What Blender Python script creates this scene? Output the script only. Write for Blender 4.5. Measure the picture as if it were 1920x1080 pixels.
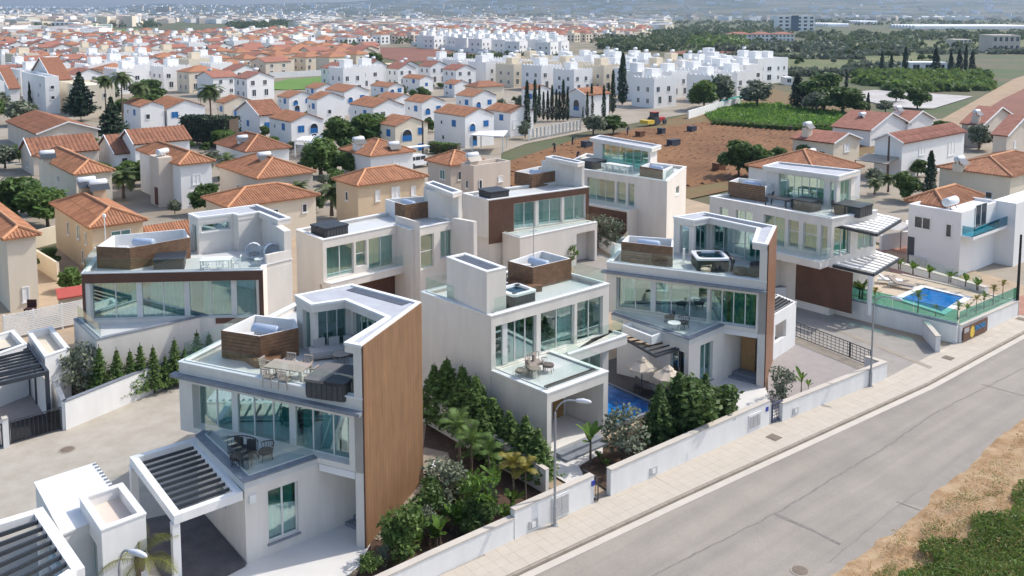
import bpy, bmesh, math, random
import numpy as np
from math import sin, cos, tan, atan, atan2, pi, sqrt, radians, hypot
from mathutils import noise as mnoise, Vector
for _o in list(bpy.data.objects): bpy.data.objects.remove(_o)
scene = bpy.context.scene
COL = scene.collection
rng = random.Random(7)
nrg = np.random.default_rng(11)

# ------------------------------------------------------------------ camera, sky, sun, exposure
CAM_F, CAM_CX, CAM_CY, CAM_H = 1715.0, 960.0, 191.0, 23.0     # the lens, measured on a 1920x1080 frame
PITCH = atan((CAM_CY - 17.0) / CAM_F)
cam_data = bpy.data.cameras.new('camera'); cam = bpy.data.objects.new('camera', cam_data); COL.objects.link(cam)
cam.location = (0, 0, CAM_H); cam.rotation_euler = (pi / 2 - PITCH, 0, 0)
cam_data.sensor_fit = 'HORIZONTAL'; cam_data.sensor_width = 36.0
cam_data.lens = CAM_F / 1920.0 * 36.0
cam_data.shift_y = -(540.0 - CAM_CY) / 1920.0
cam_data.clip_start = 0.5; cam_data.clip_end = 40000
scene.camera = cam
SUN_AZ, SUN_EL = radians(67), radians(48)
world = bpy.data.worlds.new('World'); scene.world = world; world.use_nodes = True
wn = world.node_tree.nodes; wl = world.node_tree.links
sky = wn.new('ShaderNodeTexSky'); sky.sky_type = 'NISHITA'; sky.sun_disc = False
sky.sun_elevation = SUN_EL; sky.sun_rotation = SUN_AZ
sky.air_density = 1.0; sky.dust_density = 2.2; sky.ozone_density = 1.0
wn['Background'].inputs['Strength'].default_value = 0.15
wl.new(sky.outputs[0], wn['Background'].inputs[0])
sun_data = bpy.data.lights.new('sun', 'SUN'); sun = bpy.data.objects.new('sun', sun_data); COL.objects.link(sun)
sun_data.energy = 2.35; sun_data.angle = radians(0.6); sun_data.color = (1.0, 0.95, 0.87)
sun.rotation_euler = (pi / 2 - SUN_EL, 0, pi - SUN_AZ)
sun.location = (60, 25, 80)
scene.view_settings.view_transform = 'Standard'; scene.view_settings.look = 'None'
scene.view_settings.exposure = 0.70; scene.view_settings.gamma = 1.0
scene.view_settings.use_curve_mapping = False
scene.cycles.max_bounces = 8; scene.cycles.transparent_max_bounces = 24; scene.cycles.volume_bounces = 0
scene.cycles.use_denoising = True

# ------------------------------------------------------------------ survey: points of the place from their bearing and height
_c, _s = cos(PITCH), sin(PITCH)
def P(x, y, z=0.0):
    a = (x - CAM_CX) / CAM_F; b = -(y - CAM_CY) / CAM_F
    r = (a, _c + b * _s, -_s + b * _c); t = (z - CAM_H) / r[2]
    return (r[0] * t, r[1] * t)
def pix(X, Y, Z):
    d = Z - CAM_H; w = Y * _c - d * _s; u = Y * _s + d * _c
    return (CAM_CX + CAM_F * X / w, CAM_CY - CAM_F * u / w)
def top_of(p, y):                      # the height at which a plumb line over p reaches image row y
    lo, hi = -5.0, 60.0
    for _ in range(50):
        m = (lo + hi) / 2
        if pix(p[0], p[1], m)[1] > y: lo = m
        else: hi = m
    return lo
def on_line(A, B, x):                  # plan point on line AB seen in image column x (plumb lines taken as upright)
    best = None; lo, hi = -3.0, 4.0
    f = lambda t: pix(A[0] + (B[0] - A[0]) * t, A[1] + (B[1] - A[1]) * t, 4.0)[0] - x
    if f(lo) > f(hi): g = lambda t: -f(t)
    else: g = f
    for _ in range(60):
        m = (lo + hi) / 2
        if g(m) < 0: lo = m
        else: hi = m
    return lo
SX, SY = 0.767, 0.641                  # along the street (away to the right); N is away from the street
def add(p, q, k=1.0): return (p[0] + q[0] * k, p[1] + q[1] * k)
def sub(p, q): return (p[0] - q[0], p[1] - q[1])
def unit(v):
    l = hypot(v[0], v[1]) or 1e-9; return (v[0] / l, v[1] / l)
def lerp(a, b, t): return (a[0] + (b[0] - a[0]) * t, a[1] + (b[1] - a[1]) * t)
S_ = (SX, SY); N_ = (-SY, SX)
def SN(s, n): return (s * SX - n * SY, s * SY + n * SX)
def area(pts): return 0.5 * sum(pts[i][0] * pts[(i + 1) % len(pts)][1] - pts[(i + 1) % len(pts)][0] * pts[i][1] for i in range(len(pts)))
def ccw(pts): return list(pts) if area(pts) > 0 else list(reversed(pts))
def offset(pts, d, closed=True):       # mitred offset to the left of travel
    n = len(pts); out = []
    for i in range(n):
        a = pts[i - 1] if (closed or i > 0) else None
        c = pts[(i + 1) % n] if (closed or i < n - 1) else None
        b = pts[i]
        if a is None: u = unit(sub(c, b)); out.append((b[0] - u[1] * d, b[1] + u[0] * d)); continue
        if c is None: u = unit(sub(b, a)); out.append((b[0] - u[1] * d, b[1] + u[0] * d)); continue
        u = unit(sub(b, a)); v = unit(sub(c, b))
        n1 = (-u[1], u[0]); n2 = (-v[1], v[0]); m = (n1[0] + n2[0], n1[1] + n2[1])
        k = d / max(0.25, (m[0] * m[0] + m[1] * m[1]) / 2)
        out.append((b[0] + m[0] * k, b[1] + m[1] * k))
    return out
def isect(a, b, c, d):                 # crossing of lines ab and cd
    r = sub(b, a); q = sub(d, c); den = r[0] * q[1] - r[1] * q[0]
    t = ((c[0] - a[0]) * q[1] - (c[1] - a[1]) * q[0]) / (den or 1e-9)
    return add(a, r, t)

# ------------------------------------------------------------------ objects
def empty(name, loc=(0, 0, 0), rz=0.0):
    o = bpy.data.objects.new(name, None); COL.objects.link(o); o.empty_display_size = 0.3
    o.location = loc if len(loc) == 3 else (loc[0], loc[1], 0); o.rotation_euler = (0, 0, rz); return o
def tag(o, label=None, cat=None, group=None, kind=None):
    if label: o['label'] = label
    if cat: o['category'] = cat
    if group: o['group'] = group
    if kind: o['kind'] = kind
    return o
def thing(name, label, cat, loc=(0, 0, 0), group=None, rz=0.0):
    return tag(empty(name, loc, rz), label, cat, group)
def origin(o):
    x = y = z = 0.0
    while o is not None:
        x += o.location[0]; y += o.location[1]; z += o.location[2]; o = o.parent
    return (x, y, z)
KIDS = {}
def link(o, parent=None):
    COL.objects.link(o)
    if parent is not None: o.parent = parent; KIDS.setdefault(parent.name, []).append(o)
    return o
def copy_tree(o, parent=None, loc=None, rz=None, sc=None, lab=None):
    c = o.copy(); link(c, parent)
    if loc is not None: c.location = loc if len(loc) == 3 else (loc[0], loc[1], o.location[2])
    if rz is not None: c.rotation_euler = (0, 0, rz)
    if sc is not None: c.scale = sc if hasattr(sc, '__len__') else (sc, sc, sc)
    if lab: c['label'] = lab
    for k in KIDS.get(o.name, []): copy_tree(k, c)
    return c
class MB:
    def __init__(s): s.v = []; s.f = []; s.m = []; s.mi = 0
    def face(s, pts):
        k = len(s.v); s.v += [tuple(p) for p in pts]; s.f.append(tuple(range(k, k + len(pts)))); s.m.append(s.mi); return s
    def prism(s, pts, z0, z1, caps=3):
        pts = ccw(pts); n = len(pts); k = len(s.v)
        s.v += [(p[0], p[1], z0) for p in pts] + [(p[0], p[1], z1) for p in pts]
        for i in range(n):
            j = (i + 1) % n; s.f.append((k + i, k + j, k + n + j, k + n + i)); s.m.append(s.mi)
        if caps & 1: s.f.append(tuple(k + i for i in reversed(range(n)))); s.m.append(s.mi)
        if caps & 2: s.f.append(tuple(k + n + i for i in range(n))); s.m.append(s.mi)
        return s
    def box(s, x0, x1, y0, y1, z0, z1): return s.prism([(x0, y0), (x1, y0), (x1, y1), (x0, y1)], z0, z1)
    def bar(s, A, B, w, z0, z1, side=0.0):     # upright-sided bar along plan line AB, width w
        u = unit(sub(B, A)); n = (-u[1], u[0]); a = w / 2 + side; b = -w / 2 + side
        return s.prism([add(A, n, b), add(B, n, b), add(B, n, a), add(A, n, a)], z0, z1)
    def beam(s, p, q, w, h=None):              # square-section beam between 3D points
        h = h or w; d = [q[i] - p[i] for i in range(3)]; L = sqrt(sum(t * t for t in d)) or 1e-9; d = [t / L for t in d]
        up = (0, 0, 1) if abs(d[2]) < 0.9 else (1, 0, 0)
        r = (d[1] * up[2] - d[2] * up[1], d[2] * up[0] - d[0] * up[2], d[0] * up[1] - d[1] * up[0])
        l = sqrt(sum(t * t for t in r)); r = [t / l for t in r]
        g = (r[1] * d[2] - r[2] * d[1], r[2] * d[0] - r[0] * d[2], r[0] * d[1] - r[1] * d[0])
        k = len(s.v)
        for e in (p, q):
            for a, b in ((-1, -1), (1, -1), (1, 1), (-1, 1)):
                s.v.append(tuple(e[i] + r[i] * a * w / 2 + g[i] * b * h / 2 for i in range(3)))
        for q4 in ((0, 1, 5, 4), (1, 2, 6, 5), (2, 3, 7, 6), (3, 0, 4, 7), (3, 2, 1, 0), (4, 5, 6, 7)):
            s.f.append(tuple(k + i for i in q4)); s.m.append(s.mi)
        return s
    def tube(s, path, rad, n=8, cap=True):     # round tube along 3D path; rad number or list
        R = rad if hasattr(rad, '__len__') else [rad] * len(path); k0 = len(s.v)
        for i, p in enumerate(path):
            a = path[max(0, i - 1)]; b = path[min(len(path) - 1, i + 1)]
            d = Vector((b[0] - a[0], b[1] - a[1], b[2] - a[2])); d.normalize()
            up = Vector((0, 0, 1)) if abs(d.z) < 0.95 else Vector((1, 0, 0))
            r = d.cross(up); r.normalize(); g = r.cross(d)
            for j in range(n):
                t = 2 * pi * j / n; s.v.append((p[0] + R[i] * (r.x * cos(t) + g.x * sin(t)), p[1] + R[i] * (r.y * cos(t) + g.y * sin(t)), p[2] + R[i] * (r.z * cos(t) + g.z * sin(t))))
        for i in range(len(path) - 1):
            for j in range(n):
                a = k0 + i * n + j; b = k0 + i * n + (j + 1) % n; s.f.append((a, a + n, b + n, b)); s.m.append(s.mi)
        if cap:
            s.f.append(tuple(k0 + j for j in range(n))); s.m.append(s.mi)
            e = k0 + (len(path) - 1) * n; s.f.append(tuple(e + j for j in reversed(range(n)))); s.m.append(s.mi)
        return s
    def lathe(s, prof, n=16, c=(0, 0, 0)):
        k = len(s.v)
        for r, z in prof:
            for j in range(n): t = 2 * pi * j / n; s.v.append((c[0] + r * cos(t), c[1] + r * sin(t), c[2] + z))
        for i in range(len(prof) - 1):
            for j in range(n):
                a = k + i * n + j; b = k + i * n + (j + 1) % n; s.f.append((a, b, b + n, a + n)); s.m.append(s.mi)
        return s
    def build(s, name, mats, parent=None, smooth=False, kind=None):
        mats = mats if isinstance(mats, (list, tuple)) else [mats]
        off = origin(parent)
        me = bpy.data.meshes.new(name)
        me.from_pydata([(a - off[0], b - off[1], c - off[2]) for a, b, c in s.v], [], s.f)
        for m in mats: me.materials.append(m)
        if len(mats) > 1: me.polygons.foreach_set('material_index', s.m)
        if smooth: me.polygons.foreach_set('use_smooth', [True] * len(s.f))
        me.update()
        o = bpy.data.objects.new(name, me); link(o, parent)
        if kind: o['kind'] = kind
        return o
def np_mesh(name, V, nper, mat_, parent=None, kind=None, loc=None):
    # V: (k*nper,3) array of loose faces with nper corners each
    k = len(V) // nper; me = bpy.data.meshes.new(name)
    off = origin(parent); V = np.asarray(V, dtype=np.float32) - np.array(off, dtype=np.float32)
    me.vertices.add(len(V)); me.vertices.foreach_set('co', V.ravel())
    me.loops.add(len(V)); me.loops.foreach_set('vertex_index', np.arange(len(V), dtype=np.int32))
    me.polygons.add(k); me.polygons.foreach_set('loop_start', np.arange(0, len(V), nper, dtype=np.int32))
    try: me.polygons.foreach_set('loop_total', np.full(k, nper, dtype=np.int32))
    except Exception: pass
    me.materials.append(mat_); me.update(calc_edges=True)
    o = bpy.data.objects.new(name, me); link(o, parent)
    if kind: o['kind'] = kind
    return o

# ------------------------------------------------------------------ materials
def nodes_of(name):
    m = bpy.data.materials.new(name); m.use_nodes = True
    return m, m.node_tree.nodes, m.node_tree.links, m.node_tree.nodes['Principled BSDF']
def M(name, col, rough=0.7, var=0.1, scale=2.0, bump=0.0, metal=0.0, streak=False, spec=0.4, col2=None, bscale=None, coords='Object', island=0.0, thr=None):
    m, n, l, b = nodes_of(name)
    b.inputs['Roughness'].default_value = rough; b.inputs['Metallic'].default_value = metal
    b.inputs['Specular IOR Level'].default_value = spec
    tc = n.new('ShaderNodeTexCoord'); mp = n.new('ShaderNodeMapping'); l.new(tc.outputs[coords], mp.inputs[0])
    if streak: mp.inputs['Scale'].default_value = (1, 1, 0.22)
    t1 = n.new('ShaderNodeTexNoise'); t1.inputs['Scale'].default_value = scale; t1.inputs['Detail'].default_value = 6; t1.inputs['Roughness'].default_value = 0.65
    l.new(mp.outputs[0], t1.inputs[0])
    r = n.new('ShaderNodeValToRGB'); c2 = col2 or tuple(min(1, c * (1 + var)) for c in col); c1 = col if col2 else tuple(c * (1 - var) for c in col)
    a, e = thr or (0.3, 0.7)
    r.color_ramp.elements[0].position = a; r.color_ramp.elements[1].position = e
    r.color_ramp.elements[0].color = (*c1, 1); r.color_ramp.elements[1].color = (*c2, 1)
    l.new(t1.outputs[0], r.inputs[0]); out = r.outputs[0]
    if island:
        g = n.new('ShaderNodeNewGeometry'); hs = n.new('ShaderNodeHueSaturation'); mr = n.new('ShaderNodeMapRange')
        mr.inputs[3].default_value = 1 - island; mr.inputs[4].default_value = 1 + island
        l.new(g.outputs['Random Per Island'], mr.inputs[0]); l.new(mr.outputs[0], hs.inputs['Value']); l.new(out, hs.inputs['Color']); out = hs.outputs[0]
    l.new(out, b.inputs['Base Color'])
    if bump:
        t2 = n.new('ShaderNodeTexNoise'); t2.inputs['Scale'].default_value = bscale or scale * 8; t2.inputs['Detail'].default_value = 4
        l.new(tc.outputs[coords], t2.inputs[0]); bp = n.new('ShaderNodeBump'); bp.inputs['Strength'].default_value = bump; bp.inputs['Distance'].default_value = 0.05
        l.new(t2.outputs[0], bp.inputs['Height']); l.new(bp.outputs[0], b.inputs['Normal'])
    return m
def glass(name, tint, r0, refl=0.9):
    m, n, l, b = nodes_of(name); n.remove(b)
    out = n['Material Output']; tr = n.new('ShaderNodeBsdfTransparent'); tr.inputs[0].default_value = (*tint, 1)
    gl = n.new('ShaderNodeBsdfGlossy'); gl.inputs[0].default_value = (refl * .93, refl, refl * .99, 1); gl.inputs['Roughness'].default_value = 0.01
    lw = n.new('ShaderNodeLayerWeight'); lw.inputs['Blend'].default_value = 0.5
    pw = n.new('ShaderNodeMath'); pw.operation = 'POWER'; pw.inputs[1].default_value = 4.0; l.new(lw.outputs['Facing'], pw.inputs[0])
    mr = n.new('ShaderNodeMapRange'); mr.inputs[3].default_value = r0; mr.inputs[4].default_value = 0.95; l.new(pw.outputs[0], mr.inputs[0])
    mx = n.new('ShaderNodeMixShader'); l.new(mr.outputs[0], mx.inputs[0]); l.new(tr.outputs[0], mx.inputs[1]); l.new(gl.outputs[0], mx.inputs[2])
    l.new(mx.outputs[0], out.inputs[0]); return m
def leafmat(name, c1, c2, trans=0.34, rough=0.55, island=0.35, scale=0.8):
    m = M(name, c1, rough, scale=scale, col2=c2, island=island, spec=0.3)
    n = m.node_tree.nodes; l = m.node_tree.links; b = n['Principled BSDF']; out = n['Material Output']
    t = n.new('ShaderNodeBsdfTranslucent'); src = b.inputs['Base Color'].links[0].from_socket
    hs = n.new('ShaderNodeHueSaturation'); hs.inputs['Value'].default_value = 1.3; hs.inputs['Hue'].default_value = 0.48; l.new(src, hs.inputs['Color']); l.new(hs.outputs[0], t.inputs[0])
    mx = n.new('ShaderNodeMixShader'); mx.inputs[0].default_value = trans; l.new(b.outputs[0], mx.inputs[1]); l.new(t.outputs[0], mx.inputs[2]); l.new(mx.outputs[0], out.inputs[0])
    return m
PLAS = M('plaster_beige', (.66, .62, .565), .85, .075, 1.1, .08, streak=True, bscale=18)
WHITE = M('plaster_white', (.72, .715, .70), .8, .07, 1.1, .07, streak=True, bscale=18)
SOFFIT = M('plaster_soffit', (.72, .71, .69), .85, .04, .6)
COPE = M('coping_white', (.70, .70, .69), .6, .08, 1.5)
STONE = M('coping_stone', (.20, .22, .25), .6, .2, 2.5, .05)
TERR = M('terrace_tile', (.55, .56, .55), .45, .07, .8)
WOOD = M('wood_cladding', (.20, .112, .058), .65, .16, 3, .05, streak=True, island=.06)
PLANK = M('wood_plank', (.155, .085, .046), .55, .35, 3, .08)
BROWN = M('brown_panel', (.105, .050, .032), .6, .18, 1.0)
FRAME = M('aluminium_frame', (.62, .62, .60), .45, .05, 2)
DMET = M('dark_metal', (.035, .042, .052), .45, .2, 3, spec=.5)
GLASS = glass('window_glass', (.54, .89, .85), .36)
GLASSP = glass('clear_window_glass', (.68, .90, .87), .28)
BALU = glass('balustrade_glass', (.93, .975, .96), .045)
TEALG = glass('teal_glass', (.42, .74, .68), .10)
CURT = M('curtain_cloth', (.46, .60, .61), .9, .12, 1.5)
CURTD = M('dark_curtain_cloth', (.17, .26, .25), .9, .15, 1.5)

ASPH = None
def cap_col(c, k): return tuple(min(.95, x * k) for x in c)
# ------------------------------------------------------------------ building helpers
def edges_of(pts, closed=True): return [(i, (i + 1) % len(pts)) for i in range(len(pts) if closed else len(pts) - 1)]
def window(par, A, u, nin, u0, u1, z0, z1, n=2, rec=0.14, curt=None, cov=None, rail=None, fr=0.055, fm=None, gm=None, cdep=0.22, thick=()):
    pt = lambda a, d: (A[0] + u[0] * a + nin[0] * d, A[1] + u[1] * a + nin[1] * d)
    f = MB()
    def fb(a, b, za, zb, d0=rec, d1=rec + 0.07): f.prism([pt(a, d0), pt(b, d0), pt(b, d1), pt(a, d1)], za, zb)
    e = 0.004
    fb(u0 + e, u1 - e, z0 + e, z0 + fr); fb(u0 + e, u1 - e, z1 - fr, z1 - e)
    fb(u0 + e, u0 + fr, z0 + fr, z1 - fr); fb(u1 - fr, u1 - e, z0 + fr, z1 - fr)
    cuts = [u0 + (u1 - u0) * k / n for k in range(n + 1)]
    for k, c in enumerate(cuts[1:-1]):
        w = 0.17 if (k + 1) in thick else fr * 0.55
        fb(c - w, c + w, z0 + fr, z1 - fr, rec - (0.05 if w > .1 else 0.0), rec + 0.07)
    if rail: 
        zr = z0 + (z1 - z0) * rail; fb(u0 + fr, u1 - fr, zr - fr / 2, zr + fr / 2, rec - 0.004, rec + 0.066)
    wo = f.build('window', fm or FRAME, par)
    for k in range(n):
        g = MB(); a, b = cuts[k] + 0.03, cuts[k + 1] - 0.03
        g.prism([pt(a, rec + 0.028), pt(b, rec + 0.028), pt(b, rec + 0.046), pt(a, rec + 0.046)], z0 + 0.03, z1 - 0.03)
        g.build('pane', gm or GLASS, wo)
    if curt:
        c = MB(); cov = cov or [(0, 1)]
        for f0, f1 in cov:
            a, b = u0 + (u1 - u0) * f0 + .05, u0 + (u1 - u0) * f1 - .05; m = max(4, int((b - a) / 0.11)); prev = None
            for q in range(m + 1):
                p = pt(a + (b - a) * q / m, rec + cdep + (0.055 if q % 2 else -0.02) + 0.03 * sin(q * 1.7)); 
                if prev: c.face([(*prev, z0 + .03), (*p, z0 + .03), (*p, z1 - .04), (*prev, z1 - .04)])
                prev = p
        c.build('curtain', curt, wo)
    return wo
def storey(par, pts, z0, z1, ops=(), t=0.28, mat=None, name='wall', floor=None, floor_mat=None, skip=(), zz=3.6, rnd=None):
    sg = 1 if area(pts) > 0 else -1
    inn = offset(pts, sg * t); w = MB(); made = []
    for ei, ej in edges_of(pts):
        if ei in skip: continue
        A, B = pts[ei], pts[ej]; L = hypot(B[0] - A[0], B[1] - A[1]); u = unit(sub(B, A)); nin = (-u[1] * sg, u[0] * sg)
        hol = []
        for o in ops:
            if o[0] != ei: continue
            a, b = o[1], o[2]
            if max(a, b) > 1.5: a, b = on_line(A, B, a), on_line(A, B, b)
            a, b = sorted((a * L, b * L)); a = max(a, t + .02); b = min(b, L - t - .02)
            if b - a < 0.2: continue
            hol.append((a, b, o[3], o[4])); made.append((A, u, nin, a, b, o[3], o[4], o[5] if len(o) > 5 else {}))
        us = sorted({0.0, L} | {x for h in hol for x in h[:2]}); zs = sorted({z0, z1} | {x for h in hol for x in h[2:]})
        def op(a): return add(A, u, a)
        def ip(a):
            if a <= 0: return inn[ei]
            if a >= L: return inn[ej]
            return (A[0] + u[0] * a + nin[0] * t, A[1] + u[1] * a + nin[1] * t)
        for i in range(len(us) - 1):
            for j in range(len(zs) - 1):
                cu, cz = (us[i] + us[i + 1]) / 2, (zs[j] + zs[j + 1]) / 2
                if any(h[0] < cu < h[1] and h[2] < cz < h[3] for h in hol): continue
                a, b, za, zb = us[i], us[i + 1], zs[j], zs[j + 1]
                w.face([(*op(a), za), (*op(b), za), (*op(b), zb), (*op(a), zb)])
                w.face([(*ip(b), za), (*ip(a), za), (*ip(a), zb), (*ip(b), zb)])
        for a, b, za, zb in hol:
            for x in (a, b): w.face([(*op(x), za), (*ip(x), za), (*ip(x), zb), (*op(x), zb)])
            for z in (za, zb): w.face([(*op(a), z), (*op(b), z), (*ip(b), z), (*ip(a), z)])
        w.face([(*op(0), z1), (*op(L), z1), (*ip(L), z1), (*ip(0), z1)]); w.face([(*op(0), z0), (*op(L), z0), (*ip(L), z0), (*ip(0), z0)])
    wo = w.build(name, mat or PLAS, par)
    for A, u, nin, a, b, za, zb, kw in made:
        if kw.get('empty'): continue
        kk = dict(kw); sill = kk.pop('sill', None)
        window(par, A, u, nin, a, b, za, zb, **kk)
        if sill:
            MB().prism([add(add(A, u, a - .06), nin, -.09), add(add(A, u, b + .06), nin, -.09), add(add(A, u, b + .06), nin, -.003), add(add(A, u, a - .06), nin, -.003)], za - .09, za - .01).build('sill', sill, par)
    if floor is not None:
        MB().prism(inn, floor - 0.22, floor).build('floor_slab', floor_mat or TERR, par)
    return wo
def coping(par, pts, z, w=0.34, h=0.07, over=0.04, closed=True, mat=None, name='coping', sg=None):
    sg = sg or (1 if area(pts) > 0 else -1)
    o = offset(pts, -sg * over, closed); i = offset(pts, sg * w, closed); m = MB()
    E = edges_of(pts, closed)
    for a, b in E:
        m.face([(*o[a], z + h), (*o[b], z + h), (*i[b], z + h), (*i[a], z + h)]); m.face([(*o[a], z), (*o[b], z), (*i[b], z), (*i[a], z)])
        m.face([(*o[a], z), (*o[b], z), (*o[b], z + h), (*o[a], z + h)]); m.face([(*i[a], z), (*i[b], z), (*i[b], z + h), (*i[a], z + h)])
    if not closed:
        for k in (0, len(pts) - 1): m.face([(*o[k], z), (*i[k], z), (*i[k], z + h), (*o[k], z + h)])
    return m.build(name, mat or COPE, par)
def balustrade(par, pts, z, h=1.0, step=1.5, gm=None, name='glass_panel', rail=True):
    for k in range(len(pts) - 1):
        A, B = pts[k], pts[k + 1]; L = hypot(B[0] - A[0], B[1] - A[1]); n = max(1, round(L / step)); u = unit(sub(B, A))
        for q in range(n):
            a, b = add(A, u, L * q / n + .012), add(A, u, L * (q + 1) / n - .012)
            g = MB().bar(a, b, 0.018, z, z + h).build(name, gm or BALU, par)
        if rail: MB().bar(A, B, 0.06, z - .02, z + .06).build('glass_rail', FRAME, par)
def slab(par, pts, z0, z1, mat=None, name='slab'): return MB().prism(pts, z0, z1).build(name, mat or SOFFIT, par)
def planks(par, A, B, z0, z1, nout, ph=0.17, mat=None, th=0.03):
    n = max(2, round((z1 - z0) / ph)); d = (z1 - z0) / n; A2, B2 = add(A, nout, .004 + th / 2), add(B, nout, .004 + th / 2)
    for k in range(n): MB().bar(A2, B2, th, z0 + k * d + .006, z0 + (k + 1) * d - .006).build('plank', mat or PLANK, par)
def water_tank(par, p, z, ang=0.0, L=1.5, r=0.27, mat=None):
    u = (cos(ang), sin(ang)); a, b = add(p, u, -L / 2), add(p, u, L / 2)
    t = MB(); zz = z + r + .25
    t.tube([(*a, zz), (*add(a, u, .02), zz), (*add(a, u, .09), zz), (*add(b, u, -.09), zz), (*add(b, u, -.02), zz), (*b, zz)], [r * .55, r * .8, r, r, r * .8, r * .55], 14)
    o = t.build('water_tank', mat or M_TANK, par, smooth=True)
    c = MB()
    for e in (.22, .78): q = lerp(a, b, e); n = (-u[1], u[0]); c.beam((*add(q, n, -r * .8), z), (*add(q, n, -r * .3), z + .4), .05); c.beam((*add(q, n, r * .8), z), (*add(q, n, r * .3), z + .4), .05)
    c.build('cradle', DMET, o); return o
M_TANK = M('tank_enamel', (.62, .65, .68), .35, .05, 2)
M_TANKB = M('tank_blue_enamel', (.36, .43, .54), .35, .08, 2)
M_AC = M('air_conditioner_case', (.60, .60, .58), .5, .05, 2)
def enclosure(par, pts, z0, z1, wood, slope=None, white=None):
    # roof plant screen: thin walls, planks on the edges named in wood
    sg = 1 if area(pts) > 0 else -1
    storey(par, pts, z0, z1, t=0.12, mat=white or WHITE, name='screen_wall')
    for e in wood:
        A, B = pts[e], pts[(e + 1) % len(pts)]; u = unit(sub(B, A)); nout = (u[1] * sg, -u[0] * sg)
        planks(par, A, B, z0 + .02, z1 + .03, nout)
    cx = sum(p[0] for p in pts) / len(pts); cy = sum(p[1] for p in pts) / len(pts)
    u = unit(sub(pts[1], pts[0])); a = atan2(u[1], u[0])
    water_tank(par, (cx, cy), z1 - .75, a, 1.5, .28, M_TANKB)
    q = add(pts[0], sub((cx, cy), pts[0]), .55)
    MB().prism([add(q, (-.35, -.15)), add(q, (.35, -.15)), add(q, (.35, .15)), add(q, (-.35, .15))], z0, z1 - .25).build('air_conditioner', M_AC, par)
    MB().prism(offset(pts, sg * .125), z0, z0 + .02).build('screen_floor', TERR, par)

# ------------------------------------------------------------------ furniture, each a thing of its own
BLACKC = M('tub_cover_black', (.022, .026, .032), .5, .25, 3, .1)
GREYC = M('tub_cover_grey', (.15, .145, .14), .6, .15, 3, .1)
TUBSIDE = M('tub_side', (.055, .058, .06), .6, .2, 5)
ACRYL = M('acrylic_white', (.72, .74, .75), .2, .04, 2, spec=.6)
RATTAN = M('rattan_taupe', (.22, .185, .155), .8, .2, 20, .2)
CUSH = M('cushion_taupe', (.27, .23, .20), .9, .1, 8)
CREAM = M('cream_canvas', (.56, .47, .37), .85, .08, 3)
TAUPE = M('table_top_taupe', (.36, .30, .255), .6, .08, 4)
def rrect(x0, x1, y0, y1, r, n=4):
    out = []
    for cx, cy, a in ((x1 - r, y1 - r, 0), (x0 + r, y1 - r, pi / 2), (x0 + r, y0 + r, pi), (x1 - r, y0 + r, 1.5 * pi)):
        out += [(cx + r * cos(a + pi / 2 * k / n), cy + r * sin(a + pi / 2 * k / n)) for k in range(n + 1)]
    return out
def hot_tub(label, p, z, rz, w=2.1, cover=True, half=None, lift=False, water=None, side=None):
    t = thing('hot_tub', label, 'hot tub', (p[0], p[1], z), None, rz); h = w / 2
    loc = t.location.copy(); t.location = (0, 0, 0)
    MB().prism(rrect(-h + .06, h - .06, -h + .06, h - .06, .15), 0.0, .72).build('tub_side', side or TUBSIDE, t)
    s = MB()
    for k in range(7):
        a = -h + .25 + k * (w - .5) / 6
        for y in (-h + .05, h - .05): s.box(a - .1, a + .1, y - .012, y + .012, .05, .68); 
        for x in (-h + .05, h - .05): s.box(x - .012, x + .012, a - .1, a + .1, .05, .68)
    s.build('skirt_panel', side or TUBSIDE, t)
    if cover:
        if half:
            MB().prism(rrect(-h, -.01, -h, h, .14), .72, .84).build('cover', GREYC, t); MB().prism(rrect(.01, h, -h, h, .14), .72, .84).build('cover', BLACKC, t)
        else:
            MB().prism(rrect(-h, h, -h, -.01, .14), .72, .84).build('cover', BLACKC, t); MB().prism(rrect(-h, h, .01, h, .14), .72, .84).build('cover', BLACKC, t)
    else:
        o = rrect(-h, h, -h, h, .22); i = rrect(-h + .22, h - .22, -h + .22, h - .22, .3); r = MB(); n = len(o); i2 = [(x * .86, y * .86) for x, y in i]
        for k in range(n):
            j = (k + 1) % n
            r.face([(*o[k], .72), (*o[j], .72), (*o[j], .84), (*o[k], .84)]); r.face([(*o[k], .84), (*o[j], .84), (*i[j], .86), (*i[k], .86)]); r.face([(*i[k], .86), (*i[j], .86), (*i2[j], .45), (*i2[k], .45)])
        r.face([(*q, .45) for q in i2]); r.build('shell', ACRYL, t)
        MB().face([(*q, .74) for q in [(x * .955, y * .955) for x, y in i]]).build('water', water or POOLW, t)
        for x, y in ((-.6, -.6), (.6, .55), (-.6, .55)): MB().prism(rrect(x - .14, x + .14, y - .1, y + .1, .05), .80, .875).build('headrest', TUBSIDE, t)
    if lift: MB().tube([(h + .1, -h * .9, .0), (h + .22, -h * .9, .7), (h + .22, h * .9, .7), (h + .1, h * .9, 0)], .12, 8).build('folded_cover', BLACKC, t, True)
    t.location = loc; return t
def table(label, p, z, rz, L=2.0, W=1.0, top=None, leg=None, h=.74):
    t = thing('dining_table', label, 'table'); 
    MB().box(-L / 2, L / 2, -W / 2, W / 2, h - .05, h).build('tabletop', top or TAUPE, t)
    for x in (-L / 2 + .08, L / 2 - .08):
        for y in (-W / 2 + .08, W / 2 - .08): MB().box(x - .035, x + .035, y - .035, y + .035, 0, h - .05).build('leg', leg or top or TAUPE, t)
    t.location = (p[0], p[1], z); t.rotation_euler = (0, 0, rz); return t
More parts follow.
